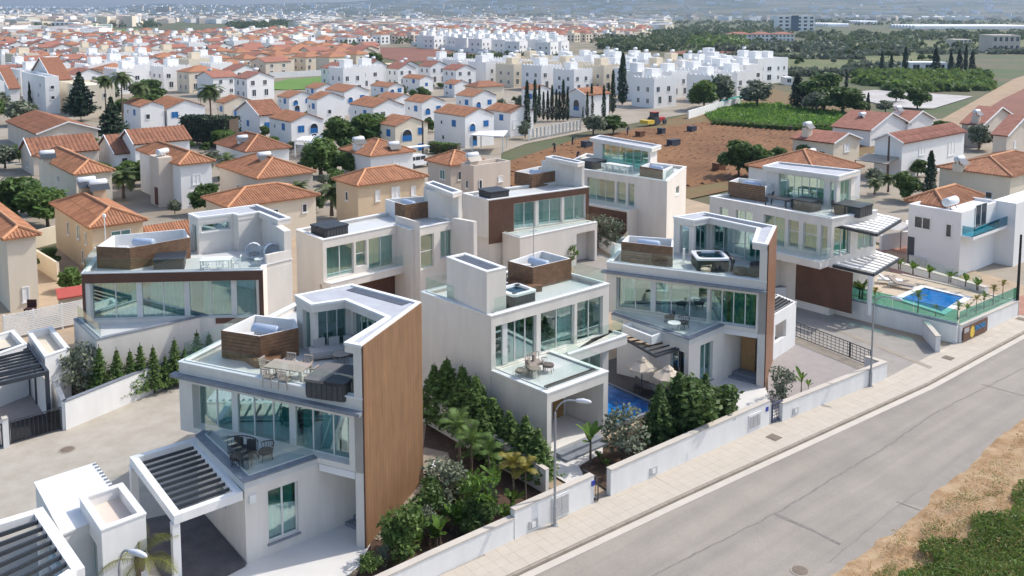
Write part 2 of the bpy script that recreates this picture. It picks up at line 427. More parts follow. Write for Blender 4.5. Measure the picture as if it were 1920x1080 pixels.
def chair_proto(seat, frame, arms=True):
    t = thing('dining_chair', None, 'chair')
    MB().prism(rrect(-.23, .23, -.22, .23, .06), .42, .46).build('seat', seat, t)
    b = MB()
    for k in range(6): a = -.21 + k * .084; b.beam((a, -.22, .47), (a * 1.05, -.29, .86), .03)
    b.beam((-.24, -.29, .87), (.24, -.29, .87), .05); b.build('backrest', frame, t)
    for x, y in ((-.2, .2), (.2, .2), (-.2, -.2), (.2, -.2)): MB().beam((x, y, .42), (x * 1.1, y * 1.1, 0), .035).build('leg', frame, t)
    if arms:
        for x in (-.25, .25): MB().beam((x, -.25, .64), (x, .2, .62), .045).build('armrest', frame, t)
    return t
def put(proto, p, z, rz, label, group=None, first=[]):
    if proto.name not in first: o = proto; first.append(proto.name)
    else: o = copy_tree(proto)
    o.location = (p[0], p[1], z); o.rotation_euler = (0, 0, rz); o['label'] = label
    if group: o['group'] = group
    return o
def face_to(p, q): return atan2(q[1] - p[1], q[0] - p[0]) - pi / 2
def chairs_round(proto, c, z, rz, L, W, labels, group, seats):
    for (x, y), lb in zip(seats, labels):
        q = (c[0] + x * cos(rz) - y * sin(rz), c[1] + x * sin(rz) + y * cos(rz))
        a = (pi if y > W / 2 else 0) if abs(y) > W / 2 else (pi / 2 if x > 0 else -pi / 2)
        put(proto, q, z, rz + a, lb, group)
def sofa(label, p, z, rz, R=1.0, span=1.9, cush=None, fr=None, name='curved_sofa'):
    t = thing(name, label, 'sofa'); n = 10; ang = [pi / 2 - span / 2 + span * k / n for k in range(n + 1)]
    s = MB()
    for k in range(n):
        a, b = ang[k], ang[k + 1]; s.prism([(r * cos(q), r * sin(q) - R) for r, q in ((R - .6, a), (R, a), (R, b), (R - .6, b))], .28, .43)
    s.build('seat', cush or CUSH, t); f = MB()
    arc = [((R + .06) * cos(a), (R + .06) * sin(a) - R, .78) for a in ang]; f.tube(arc, .022, 6); f.tube([(x * .97, y, .1) for x, y, zz in arc], .02, 6)
    for k in range(0, n + 1): f.tube([(*arc[k][:2], .78), (arc[k][0] * .97, arc[k][1] - .02, .1)], .012, 5)
    f.build('backrest', fr or RATTAN, t)
    for k in (0, 3, 7, 10): MB().tube([(arc[k][0] * .97, arc[k][1], .28), (arc[k][0], arc[k][1] + .03, 0)], .02, 6).build('leg', fr or RATTAN, t)
    for k in (2, 7): a = ang[k]; c = ((R - .12) * cos(a), (R - .12) * sin(a) - R); MB().prism([add(c, q) for q in rrect(-.2, .2, -.07, .07, .05)], .44, .80).build('cushion', cush or CUSH, t)
    t.location = (p[0], p[1], z); t.rotation_euler = (0, 0, rz); return t
def tub_chair(label, p, z, rz, cush=None, fr=None, group=None):
    t = thing('lounge_chair', label, 'chair', group=group); s = MB(); s.lathe([(.0, .30), (.30, .30), (.32, .36), (.30, .42), (.0, .43)], 12); s.build('seat', cush or CUSH, t)
    f = MB(); arc = [(.36 * cos(a), .36 * sin(a), .74 - .1 * abs(cos(a))) for a in [(-2.9 - pi / 2 * 0 + .35 * k) + 0.2 for k in range(9)]]
    f.tube(arc, .02, 6)
    for x, y, zz in arc: f.tube([(x, y, zz), (x * .75, y * .75, .12)], .012, 5)
    f.build('backrest', fr or RATTAN, t)
    for a in (.8, 2.3, 3.9, 5.4): MB().tube([(.25 * cos(a), .25 * sin(a), .3), (.33 * cos(a), .33 * sin(a), 0)], .018, 6).build('leg', fr or RATTAN, t)
    t.location = (p[0], p[1], z); t.rotation_euler = (0, 0, rz); return t
def side_table(label, p, z, fr=None, r=.3, cat='table'):
    t = thing('coffee_table', label, cat); MB().lathe([(0, .42), (r, .42), (r, .45), (0, .45)], 14).build('tabletop', fr or RATTAN, t); f = MB()
    for k in range(8): a = k * pi / 4; f.tube([(r * .95 * cos(a), r * .95 * sin(a), .42), (r * .75 * cos(a), r * .75 * sin(a), .0)], .013, 5)
    f.build('base', fr or RATTAN, t); t.location = (p[0], p[1], z); return t
def parasol(label, p, z, r=1.25, h=2.5, mat=None, group=None, rz=0.2):
    t = thing('parasol', label, 'parasol', group=group); n = 8
    MB().tube([(0, 0, 0), (0, 0, h + .12)], .03, 8).build('pole', DMET, t)
    MB().lathe([(0, 0), (.28, 0), (.28, .08), (.05, .1)], 14).build('base', DMET, t)
    c = MB()
    for k in range(n):
        a, b = 2 * pi * k / n, 2 * pi * (k + 1) / n; m = (a + b) / 2; rm = r * cos(pi / n) * .97
        A, B, Cm = (r * cos(a), r * sin(a), h - .55), (r * cos(b), r * sin(b), h - .55), (rm * cos(m), rm * sin(m), h - .56)
        c.face([(0, 0, h), A, Cm]); c.face([(0, 0, h), Cm, B]); 
        c.face([A, Cm, (Cm[0], Cm[1], Cm[2] - .12), (A[0], A[1], A[2] - .1)]); c.face([Cm, B, (B[0], B[1], B[2] - .1), (Cm[0], Cm[1], Cm[2] - .12)])
        rb = MB().tube([(0, 0, h - .03), (A[0] * .98, A[1] * .98, A[2] - .02)], .012, 4).build('rib', DMET, t)
    c.build('canopy', mat or CREAM, t)
    MB().lathe([(.32, h - .13), (.18, h - .02), (.05, h + .1), (0, h + .12)], 8).build('vent', mat or CREAM, t)
    t.location = (p[0], p[1], z); t.rotation_euler = (0, 0, rz); return t
def lounger(label, p, z, rz, cush=None, fr=None, group=None):
    t = thing('sun_lounger', label, 'sun lounger', group=group)
    MB().box(-.33, .33, -.95, .95, .24, .30).build('frame', fr or DMET, t)
    MB().prism(rrect(-.31, .31, -.95, .35, .06), .30, .40).build('mattress', cush or GREYC, t)
    b = MB(); b.face([(-.31, .36, .31), (.31, .36, .31), (.31, .95, .72), (-.31, .95, .72)]); b.face([(-.31, .33, .40), (.31, .33, .40), (.31, .92, .81), (-.31, .92, .81)])
    b.face([(-.31, .36, .31), (-.31, .95, .72), (-.31, .92, .81), (-.31, .33, .40)]); b.face([(.31, .36, .31), (.31, .95, .72), (.31, .92, .81), (.31, .33, .40)]); b.face([(-.31, .95, .72), (.31, .95, .72), (.31, .92, .81), (-.31, .92, .81)])
    b.build('backrest', cush or GREYC, t)
    for x in (-.3, .3):
        for y in (-.85, .85): MB().box(x - .025, x + .025, y - .025, y + .025, 0, .24).build('leg', fr or DMET, t)
    t.location = (p[0], p[1], z); t.rotation_euler = (0, 0, rz); return t
def pool_water():
    m, n, l, b = nodes_of('pool_water'); n.remove(b); out = n['Material Output']
    tr = n.new('ShaderNodeBsdfTransparent'); tr.inputs[0].default_value = (.25, .72, .92, 1); gl = n.new('ShaderNodeBsdfGlossy'); gl.inputs['Roughness'].default_value = .03
    fr = n.new('ShaderNodeFresnel'); fr.inputs[0].default_value = 1.33; mx = n.new('ShaderNodeMixShader'); nz = n.new('ShaderNodeTexNoise'); nz.inputs['Scale'].default_value = 3.5; nz.inputs['Detail'].default_value = 3
    tc = n.new('ShaderNodeTexCoord'); l.new(tc.outputs['Object'], nz.inputs[0]); bp = n.new('ShaderNodeBump'); bp.inputs['Strength'].default_value = .25; bp.inputs['Distance'].default_value = .06
    l.new(nz.outputs[0], bp.inputs['Height']); l.new(bp.outputs[0], gl.inputs['Normal']); l.new(bp.outputs[0], fr.inputs['Normal'])
    l.new(fr.outputs[0], mx.inputs[0]); l.new(tr.outputs[0], mx.inputs[1]); l.new(gl.outputs[0], mx.inputs[2]); l.new(mx.outputs[0], out.inputs[0]); return m
POOLW = pool_water()
POOLT = M('pool_tile_caustics', (.02, .24, .48), .5, .1, 2.2, col2=(.07, .46, .72), thr=(.45, .66))  # blue tile; paler mottling paints the caustic light pattern into its colour
# ------------------------------------------------------------------ the setting: ground, road, fields, hills, air
def st(o, kind='structure'): o['kind'] = kind; return o
def sheet(name, pts, z, mat, kind='structure'):
    return st(MB().face([(p[0], p[1], z) for p in ccw(pts)]).build(name, mat), kind)
def pxs(*q, z=0.0): return [P(x, y, z) for x, y in q]
GROUND = M('open_country', (.125, .10, .06), .95, scale=.022, col2=(.065, .095, .032), thr=(.40, .58), bump=.6, bscale=.5)
sheet('ground', [(-8700, -60), (8700, -60), (8700, 8700), (-8700, 8700)], -.24, GROUND)
# road surface: pale worn asphalt with patches, darker seams
def asphalt():
    m = M('asphalt', (.252, .23, .203), .9, .1, .3, .25, bscale=22, col2=(.298, .272, .24), thr=(.35, .68))
    n, l = m.node_tree.nodes, m.node_tree.links; b = n['Principled BSDF']; src = b.inputs['Base Color'].links[0].from_socket
    tc = n.new('ShaderNodeTexCoord'); mp = n.new('ShaderNodeMapping'); mp.inputs['Rotation'].default_value = (0, 0, -atan2(SY, SX)); l.new(tc.outputs['Object'], mp.inputs[0])
    m2 = n.new('ShaderNodeMapping'); m2.inputs['Scale'].default_value = (.05, .9, 1); l.new(mp.outputs[0], m2.inputs[0])
    t = n.new('ShaderNodeTexNoise'); t.inputs['Scale'].default_value = 1.2; t.inputs['Detail'].default_value = 5; l.new(m2.outputs[0], t.inputs[0])
    r = n.new('ShaderNodeValToRGB'); r.color_ramp.elements[0].position = .36; r.color_ramp.elements[0].color = (.90, .895, .89, 1); r.color_ramp.elements[1].position = .62; r.color_ramp.elements[1].color = (1.08, 1.06, 1.03, 1); l.new(t.outputs[0], r.inputs[0])
    v = n.new('ShaderNodeTexNoise'); v.inputs['Scale'].default_value = 60; l.new(tc.outputs['Object'], v.inputs[0])
    mx = n.new('ShaderNodeMix'); mx.data_type = 'RGBA'; mx.blend_type = 'MULTIPLY'; mx.inputs[0].default_value = 1; l.new(src, mx.inputs[6]); l.new(r.outputs[0], mx.inputs[7])
    m3 = n.new('ShaderNodeMix'); m3.data_type = 'RGBA'; m3.blend_type = 'OVERLAY'; m3.inputs[0].default_value = .5; l.new(mx.outputs[2], m3.inputs[6]); l.new(v.outputs[0], m3.inputs[7])
    l.new(m3.outputs[2], b.inputs['Base Color']); return m
ASPH = asphalt()
SEAM = M('asphalt_seam', (.19, .175, .155), .95, .2, 4, thr=(.3, .6))
PATCH = M('asphalt_patch', (.265, .243, .212), .95, .08, 1.2, .1)
PAVE = M('paving_concrete', (.43, .38, .315), .85, .09, 1.3, .05, col2=(.48, .43, .365), island=.05)
GUT = M('gutter_concrete', (.50, .455, .395), .85, .08, .8)
KERB = M('kerb_concrete', (.30, .26, .21), .9, .15, 1.5)
DIRT = M('dirt_verge', (.29, .18, .09), .95, .2, 1.1, .7, bscale=7, col2=(.42, .30, .18), thr=(.38, .62))
ZR = -.13
curb = [P(x, y) for x, y in ((963, 1078), (1280, 930), (1740, 720), (1920, 623))]
curb = [add(curb[0], unit(sub(curb[0], curb[1])), 30)] + curb + [add(curb[-1], S_, 40)]
dirt = pxs((1580, 1063), (1730, 960), (1800, 890), (1920, 790), z=ZR)
dirt = [add(dirt[0], S_, -28)] + dirt + [add(dirt[-1], S_, 50)]
sheet('road', curb + list(reversed([add(p, N_, -3) for p in dirt])), ZR - .012, ASPH)
# ragged edge of the carriageway against the dirt
edge = []
for k in range(len(dirt) - 1):
    a, b = dirt[k], dirt[k + 1]; n_ = max(3, int(hypot(b[0] - a[0], b[1] - a[1]) / .45))
    for q in range(n_):
        p = lerp(a, b, q / n_); edge.append(add(p, N_, .28 * mnoise.noise((p[0] * .9, p[1] * .9, 3)) + .5 * mnoise.noise((p[0] * .18, p[1] * .18, 7))))
vm = MB(); prev = None
for p in edge:                        # the verge: a low uneven bank of dirt beyond the tarmac
    row = [(p[0], p[1], ZR - .005)]
    for j, d in enumerate((.25, .8, 1.8, 3.2, 5, 8, 13, 22, 40)):
        q = add(p, N_, -d); row.append((q[0], q[1], ZR + .03 + min(.45, d * .09) * (.6 + .9 * mnoise.noise((q[0] * .35, q[1] * .35, 1))) + .05 * mnoise.noise((q[0] * 2, q[1] * 2, 5))))
    if prev:
        for j in range(len(row) - 1): vm.face([prev[j], row[j], row[j + 1], prev[j + 1]])
    prev = row
st(vm.build('verge', DIRT, smooth=True))
def ribbon(name, pts, w, z, mat, kind='structure', jag=.0):
    m = MB(); L = []
    for k in range(len(pts) - 1):
        n_ = max(1, int(hypot(pts[k + 1][0] - pts[k][0], pts[k + 1][1] - pts[k][1]) / .4)); L += [lerp(pts[k], pts[k + 1], q / n_) for q in range(n_)]
    L.append(pts[-1]); 
    if jag: L = [add(p, N_, jag * mnoise.noise((p[0] * 1.3, p[1] * 1.3, 2)) + jag * .6 * mnoise.noise((p[0] * 5, p[1] * 5, 2))) for p in L]
    ws = [w * (.55 + .9 * abs(mnoise.noise((p[0] * 1.1, p[1] * 1.1, 9)))) if jag else w for p in L]
    a = offset(L, .5, False); b = offset(L, -.5, False)
    a = [lerp(L[i], a[i], ws[i]) for i in range(len(L))]; b = [lerp(L[i], b[i], ws[i]) for i in range(len(L))]
    for i in range(len(L) - 1): m.face([(*b[i], z), (*b[i + 1], z), (*a[i + 1], z), (*a[i], z)])
    return st(m.build(name, mat), kind)
ribbon('road_seam', pxs((1180, 1100), (1280, 1050), (1453, 963), (1657, 840), (1747, 777), (1830, 735), (1920, 690), z=ZR), .10, ZR - .004, SEAM, jag=.10)
ribbon('road_seam', pxs((1453, 963), (1520, 992), (1575, 1020), z=ZR), .22, ZR - .0035, SEAM, jag=.05)
ribbon('road_seam', pxs((1555, 1053), (1680, 950), (1740, 910), z=ZR), .05, ZR - .003, SEAM, jag=.05)
ribbon('road_seam', pxs((1680, 940), (1735, 960), z=ZR), .08, ZR - .002, SEAM, jag=.04)
ribbon('road_seam', pxs((1840, 720), (1920, 742), z=ZR), .12, ZR - .003, SEAM, jag=.05)
sheet('road_patch', pxs((1553, 1055), (1680, 950), (1728, 968), (1600, 1060), z=ZR), ZR - .008, PATCH)
sheet('road_patch', pxs((1697, 940), (1810, 850), (1850, 860), (1742, 952), z=ZR), ZR - .008, PATCH)
# gutter, kerb and pavement
g_in = [add(p, N_, -.02) for p in curb]; g_out = [add(p, N_, -.40) for p in curb]
gm_ = MB()
for k in range(len(curb) - 1): gm_.face([(*g_out[k], ZR), (*g_out[k + 1], ZR), (*g_in[k + 1], ZR + .01), (*g_in[k], ZR + .01)])
st(gm_.build('gutter', GUT))
km = MB()
for k in range(len(curb) - 1):
    a, b = curb[k], curb[k + 1]; L = hypot(b[0] - a[0], b[1] - a[1]); n_ = int(L / .9); u = unit(sub(b, a)); nl = (-u[1], u[0])
    for q in range(n_): km.prism([add(a, u, L * q / n_ + .008), add(a, u, L * (q + 1) / n_ - .008), add(add(a, u, L * (q + 1) / n_ - .008), nl, .13), add(add(a, u, L * q / n_ + .008), nl, .13)], ZR - .05, -.004)
st(km.build('kerb', KERB))
wallb = [P(x, y) for x, y in ((823, 1078), (950, 1019), (1118, 940), (1145, 930), (1445, 795), (1467, 790), (1660, 711), (1793, 642), (1903, 590), (1960, 566))]
wallb = [add(wallb[0], S_, -25)] + wallb
pav_o = [add(p, N_, .13) for p in curb]
sheet('pavement', pav_o + list(reversed([add(p, N_, .4) for p in wallb])), -.03, KERB)
PAV = bpy.data.objects['pavement']
# individual slabs, the nearest 300 as parts, the rest joined
slabs = []
def curb_at(s):
    for k in range(len(curb) - 1):
        s0 = curb[k][0] * SX + curb[k][1] * SY; s1 = curb[k + 1][0] * SX + curb[k + 1][1] * SY
        if s0 <= s <= s1: return add(lerp(curb[k], curb[k + 1], (s - s0) / (s1 - s0)), N_, .15), unit(sub(curb[k + 1], curb[k]))
def wall_n(s):
    for k in range(len(wallb) - 1):
        s0 = wallb[k][0] * SX + wallb[k][1] * SY; s1 = wallb[k + 1][0] * SX + wallb[k + 1][1] * SY
        if s0 <= s <= s1: p = lerp(wallb[k], wallb[k + 1], (s - s0) / (s1 - s0)); return p[0] * N_[0] + p[1] * N_[1]
TW = .55; s = 17.0
while s < 76:
    r = curb_at(s)
    if r:
        (p, u) = r; nl = (-u[1], u[0]); nmax = wall_n(s) or 28.0; d = 0.0
        n0 = p[0] * N_[0] + p[1] * N_[1]
        while n0 + d + .1 < nmax:
            e = min(TW, nmax - n0 - d + .06); slabs.append((add(p, nl, d), u, nl, e)); d += TW
    s += TW
slabs.sort(key=lambda q: (0 if 600 < pix(q[0][0], q[0][1], 0)[0] < 1960 and pix(q[0][0], q[0][1], 0)[1] < 1100 else 1, hypot(*q[0])))
rest = MB()
for i, (p, u, nl, e) in enumerate(slabs):
    g = .003; h = .003 * rng.random(); q = [add(add(p, u, a), nl, b) for a, b in ((g, g), (TW - g, g), (TW - g, e - g), (g, e - g))]
    if i < 300: MB().prism(q, -.04, h).build('paving_slab', PAVE, PAV)
    else: rest.prism(q, -.04, h)
rest.build('paving_slabs', PAVE, PAV, kind='stuff')

# plots
CONC = M('drive_concrete', (.355, .32, .265), .85, .12, .8, .15, bscale=10, col2=(.42, .385, .33), thr=(.36, .64))
GREYP = M('grey_paving', (.25, .23, .205), .85, .12, .9, .08, bscale=12, col2=(.32, .295, .265))
GREYP2 = M('grey_block_paving', (.27, .245, .235), .85, .1, 1.6, .1, bscale=9, col2=(.32, .295, .28))
WPAV = M('white_paving', (.62, .60, .57), .75, .05, .8, .03)
SOIL = M('garden_soil', (.075, .045, .03), .95, .35, 2.2, .5, bscale=14)
REDP = M('red_paving', (.34, .17, .12), .85, .15, .8)
SAND = M('pale_earth', (.38, .29, .20), .95, .15, .4, .2, bscale=3)
wb = lambda p, n=.3: add(p, N_, n)
sheet('yard', [wb(wallb[0], .1)] + [wb(p, .1) for p in wallb[1:]] + pxs((1960, 545), (1700, 470), (1480, 425), (1290, 372), (1050, 350), (930, 362), (640, 432), (0, 470), (-300, 500)), -.05, SAND)
sheet('driveway', pxs((-260, 1000), (0, 837), (120, 806), (335, 715), (420, 690), (640, 800), (380, 1000), (150, 1300), (-300, 1400)), .0, CONC)
sheet('forecourt', pxs((300, 1130), (440, 1035), (610, 975), (700, 990), (700, 1040), (640, 1090), (520, 1200), (300, 1250)), .008, WPAV)
sheet('garden', pxs((690, 1030), (700, 1010), (785, 905), (800, 790), (1030, 932), (950, 985), (740, 1090), (650, 1120)), .02, SOIL)
sheet('garden_path', pxs((690, 1010), (780, 905), (795, 840), (840, 850), (850, 880), (800, 930), (712, 1015)), .045, M('path_paving', (.26, .215, .17), .9, .15, 1.5))
sheet('garden', pxs((1085, 880), (1145, 925), (1440, 795), (1440, 700), (1250, 760), (1120, 840)), .02, SOIL)
sheet('entrance_paving', pxs((1010, 875), (1040, 820), (1130, 790), (1130, 850), (1085, 875), (1120, 940), (1060, 905)), .03, WPAV)
sheet('entrance_paving', pxs((1335, 770), (1290, 730), (1420, 690), (1440, 740), (1460, 792), (1400, 790)), .03, WPAV)
sheet('forecourt', pxs((1425, 740), (1440, 640), (1495, 632), (1630, 690), (1655, 708), (1466, 787), (1440, 770)), .01, GREYP2)
sheet('driveway', pxs((1440, 640), (1440, 590), (1490, 565), (1760, 650), (1790, 648), (1665, 712), (1630, 690), (1495, 632)), .0, GREYP)
for q in (((1560, 612), (1748, 688), (1744, 692), (1556, 615)), ((1495, 632), (1632, 690), (1622, 699), (1480, 638))): sheet('channel_strip', pxs(*q), .012, KERB)
# garden of villa 2 behind the driveway wall
sheet('garden', pxs((110, 790), (330, 715), (420, 690), (420, 650), (130, 690)), .02, SOIL)

# boundary walls, each a thing
def wall(label, pts, h, th=.28, cope=True, z0=-.3, mat=None, cm=None, name='boundary_wall', cw=.06):
    t = thing(name, label, 'wall', (pts[0][0], pts[0][1], 0))
    n = len(pts); H = h if hasattr(h, '__len__') else [h] * n
    o, i = offset(pts, -th / 2, False), offset(pts, th / 2, False); m = MB(); c = MB()
    oc, ic = offset(pts, -th / 2 - cw / 2, False), offset(pts, th / 2 + cw / 2, False)
    for M_, A, B, za, zb in ((m, o, i, 0, 0), (c, oc, ic, 0, .06)):
        if M_ is c and not cope: continue
        lo = lambda k: z0 if M_ is m else H[k]; hi = lambda k: H[k] + zb
        for k in range(n - 1):
            M_.face([(*A[k], lo(k)), (*A[k + 1], lo(k + 1)), (*A[k + 1], hi(k + 1)), (*A[k], hi(k))]); M_.face([(*B[k + 1], lo(k + 1)), (*B[k], lo(k)), (*B[k], hi(k)), (*B[k + 1], hi(k + 1))])
            M_.face([(*A[k], hi(k)), (*A[k + 1], hi(k + 1)), (*B[k + 1], hi(k + 1)), (*B[k], hi(k))])
            if M_ is c: M_.face([(*A[k], lo(k)), (*A[k + 1], lo(k + 1)), (*B[k + 1], lo(k + 1)), (*B[k], lo(k))])
        for k in (0, n - 1): M_.face([(*A[k], lo(k)), (*B[k], lo(k)), (*B[k], hi(k)), (*A[k], hi(k))])
    m.build('wall', mat or WHITE, t)
    if cope: c.build('coping', cm or GUT, t)
    return t
dn = lambda p: add(p, N_, .14)
W_ = [dn(p) for p in wallb]
SW1 = wall('low white street wall along the planted corner garden, stepping up past the lamp post', [W_[0], W_[1], W_[2], add(W_[2], S_, .4)], .95)
wall('white street wall with louvred meter doors behind the lamp post, up to the small gate', [add(W_[2], S_, .45), lerp(W_[2], W_[3], .97)], 1.3)
wall('white street wall with two small vents below the olive tree and tall dark shrub', [W_[4], lerp(W_[4], W_[5], .99)], [1.25, 1.35])
wall('white street wall with grey meter boxes, low end beside the blue gate', [lerp(W_[4], W_[5], .995), W_[5]], 1.15)
wall('white street wall in front of the grey forecourt and lamp post', [W_[6], W_[7], add(W_[7], N_, 1.2)], [1.0, 1.05, 1.05])
wall('white wall running back from the street between the corner garden and the conifers', pxs((1026, 927), (800, 793), (790, 780)), [1.2, 1.75, 1.75], .2)
wall('white driveway wall streaked with shadows below the olive and conifers', pxs((122, 806), (333, 716), (440, 672)), [1.6, 1.6, 1.6], .22, cm=STONE)
wall('white low wall end beside the slatted gate at the far left carport', pxs((122, 806), (100, 752), (85, 700)), [1.6, 1.6, 1.6], .22, cm=STONE)
wall('white wing wall with a grey box at the mouth of the wide driveway', pxs((1758, 660), (1728, 622)), 1.05, .3)
SWP = [P(1440, 545, 0), P(1492, 568, 0), P(1796, 645, 0), P(1905, 592, 0), add(P(1905, 592), N_, 12)]
wall('long white retaining wall along the driveway below the glass pool fence', [P(1400, 573), P(1491, 568), P(1794, 643)], [1.35, 1.35, 1.25], .25, cm=STONE)
wall('white street wall carrying a brown sign board below the green glass fence', [P(1797, 642), P(1905, 591), add(P(1905, 591), N_, 9)], [1.2, 1.1, 1.1], .25)
# meter doors, vents, house lamps on the walls
def on_street_wall(px, w, z0, z1, mat, name, th=.05, parent=None, off=0):
    k = 0
    for j in range(len(wallb) - 1):
        if pix(*wallb[j], 0)[0] <= px <= pix(*wallb[j + 1], 0)[0]: k = j
    A, B = wallb[k], wallb[k + 1]; q = lerp(A, B, on_line(A, B, px)); u = unit(sub(B, A)); q = add(q, N_, -off)
    return MB().prism([add(q, u, -w / 2), add(q, u, w / 2), add(add(q, u, w / 2), N_, -th), add(add(q, u, -w / 2), N_, -th)], z0, z1).build(name, mat, parent), q, u
METER = M('meter_door_grey', (.44, .44, .44), .6, .08, 4); 
for px, w, z0, z1, lb, nd in ((1052, .95, .12, 1.12, 'pair of grey louvred meter doors in the white wall right of the lamp post', 2), (1418, .95, .25, 1.0, 'row of grey meter cabinet doors in the white wall left of the blue gate', 3)):
    t = thing('meter_cabinet', lb, 'meter cabinet', (0, 0, 0)); 
    _, q, u = on_street_wall(px, w + .1, z0 - .05, z1 + .05, COPE, 'frame', .035, t)
    for k in range(nd):
        c = add(q, u, -w / 2 + w * (k + .5) / nd); d = MB()
        for j in range(9): z = z0 + .04 + (z1 - z0 - .08) * j / 9; d.prism([add(add(c, u, -w / nd / 2 + .02), N_, -.036), add(add(c, u, w / nd / 2 - .02), N_, -.036), add(add(c, u, w / nd / 2 - .02), N_, -.06), add(add(c, u, -w / nd / 2 + .02), N_, -.06)], z, z + (z1 - z0) / 9 - .03)
        d.build('door', METER, t)
for px, lb in ((1000, 'small grey vent low in the white wall left of the lamp post'), (1227, 'small square vent low in the white wall below the olive tree'), (1495, 'small grey box low in the white wall right of the blue gate')):
    t = thing('wall_vent', lb, 'vent'); on_street_wall(px, .5, .12, .52, METER, 'grille', .04, t); on_street_wall(px, .22, .2, .44, COPE, 'flap', .06, t)
# far fields, in the order they lie
FIELD1 = M('ploughed_field', (.13, .06, .024), .95, .25, .10, .5, bscale=1.2, col2=(.21, .105, .045), thr=(.36, .66))
FIELDG = M('green_field', (.085, .18, .025), .9, .2, .05, .4, bscale=2, col2=(.12, .22, .04))
FIELDR = M('red_field', (.20, .085, .055), .95, .15, .05)
FIELDO = M('olive_field', (.085, .115, .035), .95, .2, .06, .5, bscale=.5, col2=(.15, .145, .06), thr=(.38, .62))
FIELDY = M('stubble_field', (.17, .10, .045), .95, .2, .3, .6, bscale=1.5, col2=(.15, .125, .05), thr=(.42, .62))
TRACKM = M('dirt_track', (.33, .235, .15), .95, .15, .2)
PLASTIC = M('greenhouse_plastic', (.66, .67, .66), .5, .12, .05); SEEDB = M('seedbed_cover', (.33, .29, .26), .7, .2, .15, col2=(.47, .46, .45))
sheet('field_margin', pxs((905, 362), (930, 315), (1110, 262), (1320, 205), (1420, 160), (1700, 220), (1760, 250), (1480, 330), (1290, 372), (1100, 372)), -.10, FIELDY)
sheet('ploughed_field', pxs((932, 358), (945, 304), (1090, 257), (1200, 241), (1230, 240), (1335, 228), (1500, 245), (1640, 265), (1560, 300), (1410, 330), (1290, 350), (1050, 360)), -.07, FIELD1)
sheet('green_field', pxs((1325, 215), (1380, 195), (1460, 196), (1625, 218), (1590, 243), (1500, 243), (1400, 235), (1338, 228)), -.05, FIELDG)
sheet('red_field', pxs((1830, 215), (1920, 160), (2050, 150), (2100, 210), (1900, 260)), -.07, FIELDR)
sheet('dirt_track', pxs((1735, 240), (1900, 148), (1960, 128), (1990, 132), (1880, 185), (1775, 250)), -.06, TRACKM)
sheet('seedbed', pxs((1600, 172), (1640, 168), (1825, 180), (1750, 203), (1690, 202), (1610, 186)), -.05, SEEDB)
sheet('olive_field', pxs((1440, 110), (1620, 92), (1760, 100), (1740, 128), (1600, 140), (1460, 138)), -.09, FIELDO)
sheet('red_field', pxs((690, 88), (800, 90), (905, 103), (880, 112), (760, 116), (700, 104)), -.08, FIELDR)
sheet('green_field', pxs((690, 150), (760, 128), (870, 112), (960, 112), (900, 138), (780, 160)), -.07, M('meadow', (.10, .12, .04), .9, .2, .05))
sheet('green_field', pxs((470, 165), (540, 148), (650, 140), (720, 138), (690, 160), (540, 168)), -.07, FIELDG)
sheet('green_field', pxs((150, 58), (290, 53), (300, 62), (190, 68)), -.09, FIELDG)
sheet('red_field', pxs((1250, 96), (1385, 92), (1380, 106), (1290, 108)), -.08, FIELDR)
sheet('olive_field', pxs((1680, 78), (1840, 70), (1920, 74), (1920, 95), (1760, 98)), -.09, FIELDO)
ESTG = M('estate_ground', (.24, .20, .15), .95, scale=.09, col2=(.33, .29, .235), thr=(.35, .6))
ESTG2 = M('estate_gardens', (.15, .135, .085), .95, scale=.05, col2=(.25, .215, .16), thr=(.4, .6))
sheet('estate_ground', pxs((-260, 440), (0, 440), (640, 430), (935, 352), (940, 285), (985, 268), (1090, 247), (1330, 205), (1460, 150), (1000, 118), (900, 138), (720, 165), (430, 170), (330, 165), (-120, 160)), -.16, ESTG)
sheet('estate_ground', pxs((-120, 160), (430, 170), (700, 138), (690, 100), (560, 92), (420, 80), (-80, 84)), -.17, ESTG2)
sheet('estate_ground', pxs((430, 96), (760, 88), (880, 100), (1010, 112), (1080, 108), (1225, 78), (1215, 56), (640, 60), (430, 66)), -.15, ESTG2)
sheet('estate_ground', pxs((1480, 300), (1560, 255), (1620, 235), (1750, 222), (1960, 215), (2100, 420), (1930, 590), (1600, 430), (1480, 400)), -.15, ESTG)
# hills on the skyline
hm = MB(); NA, NR = 140, 26; HZ = []
HILLM = M('wooded_hill', (.045, .06, .03), .95, scale=.004, col2=(.13, .12, .075), thr=(.44, .60))
def hprof(px):
    f = lambda a, b: max(0, min(1, (px - a) / (b - a)))
    s_ = lambda t: t * t * (3 - 2 * t)
    return 26 + 30 * s_(f(180, 300)) - 9 * s_(f(300, 400)) + 40 * s_(f(420, 900)) + 60 * s_(f(800, 1500)) + 30 * s_(f(1500, 2100))
for i in range(NA + 1):
    px = -350 + 2700 * i / NA; az = (px - CAM_CX) / CAM_F; col = []
    for j in range(NR + 1):
        r = 2300 + (7400 - 2300) * (j / NR); t = min(1, j / (NR * .8)); x, y = az * r, r
        h = hprof(px) * (t * t * (3 - 2 * t)) * (1 + .25 * mnoise.noise((x * .0011, y * .0011, 0))) + 9 * t * mnoise.noise((x * .004, y * .004, 4)) - (1.0 if j == 0 else 0)
        col.append((x, y, -.3 + h))
    HZ.append(col)
for i in range(NA):
    for j in range(NR): hm.face([HZ[i][j], HZ[i + 1][j], HZ[i + 1][j + 1], HZ[i][j + 1]])
st(hm.build('hills', HILLM, smooth=True))
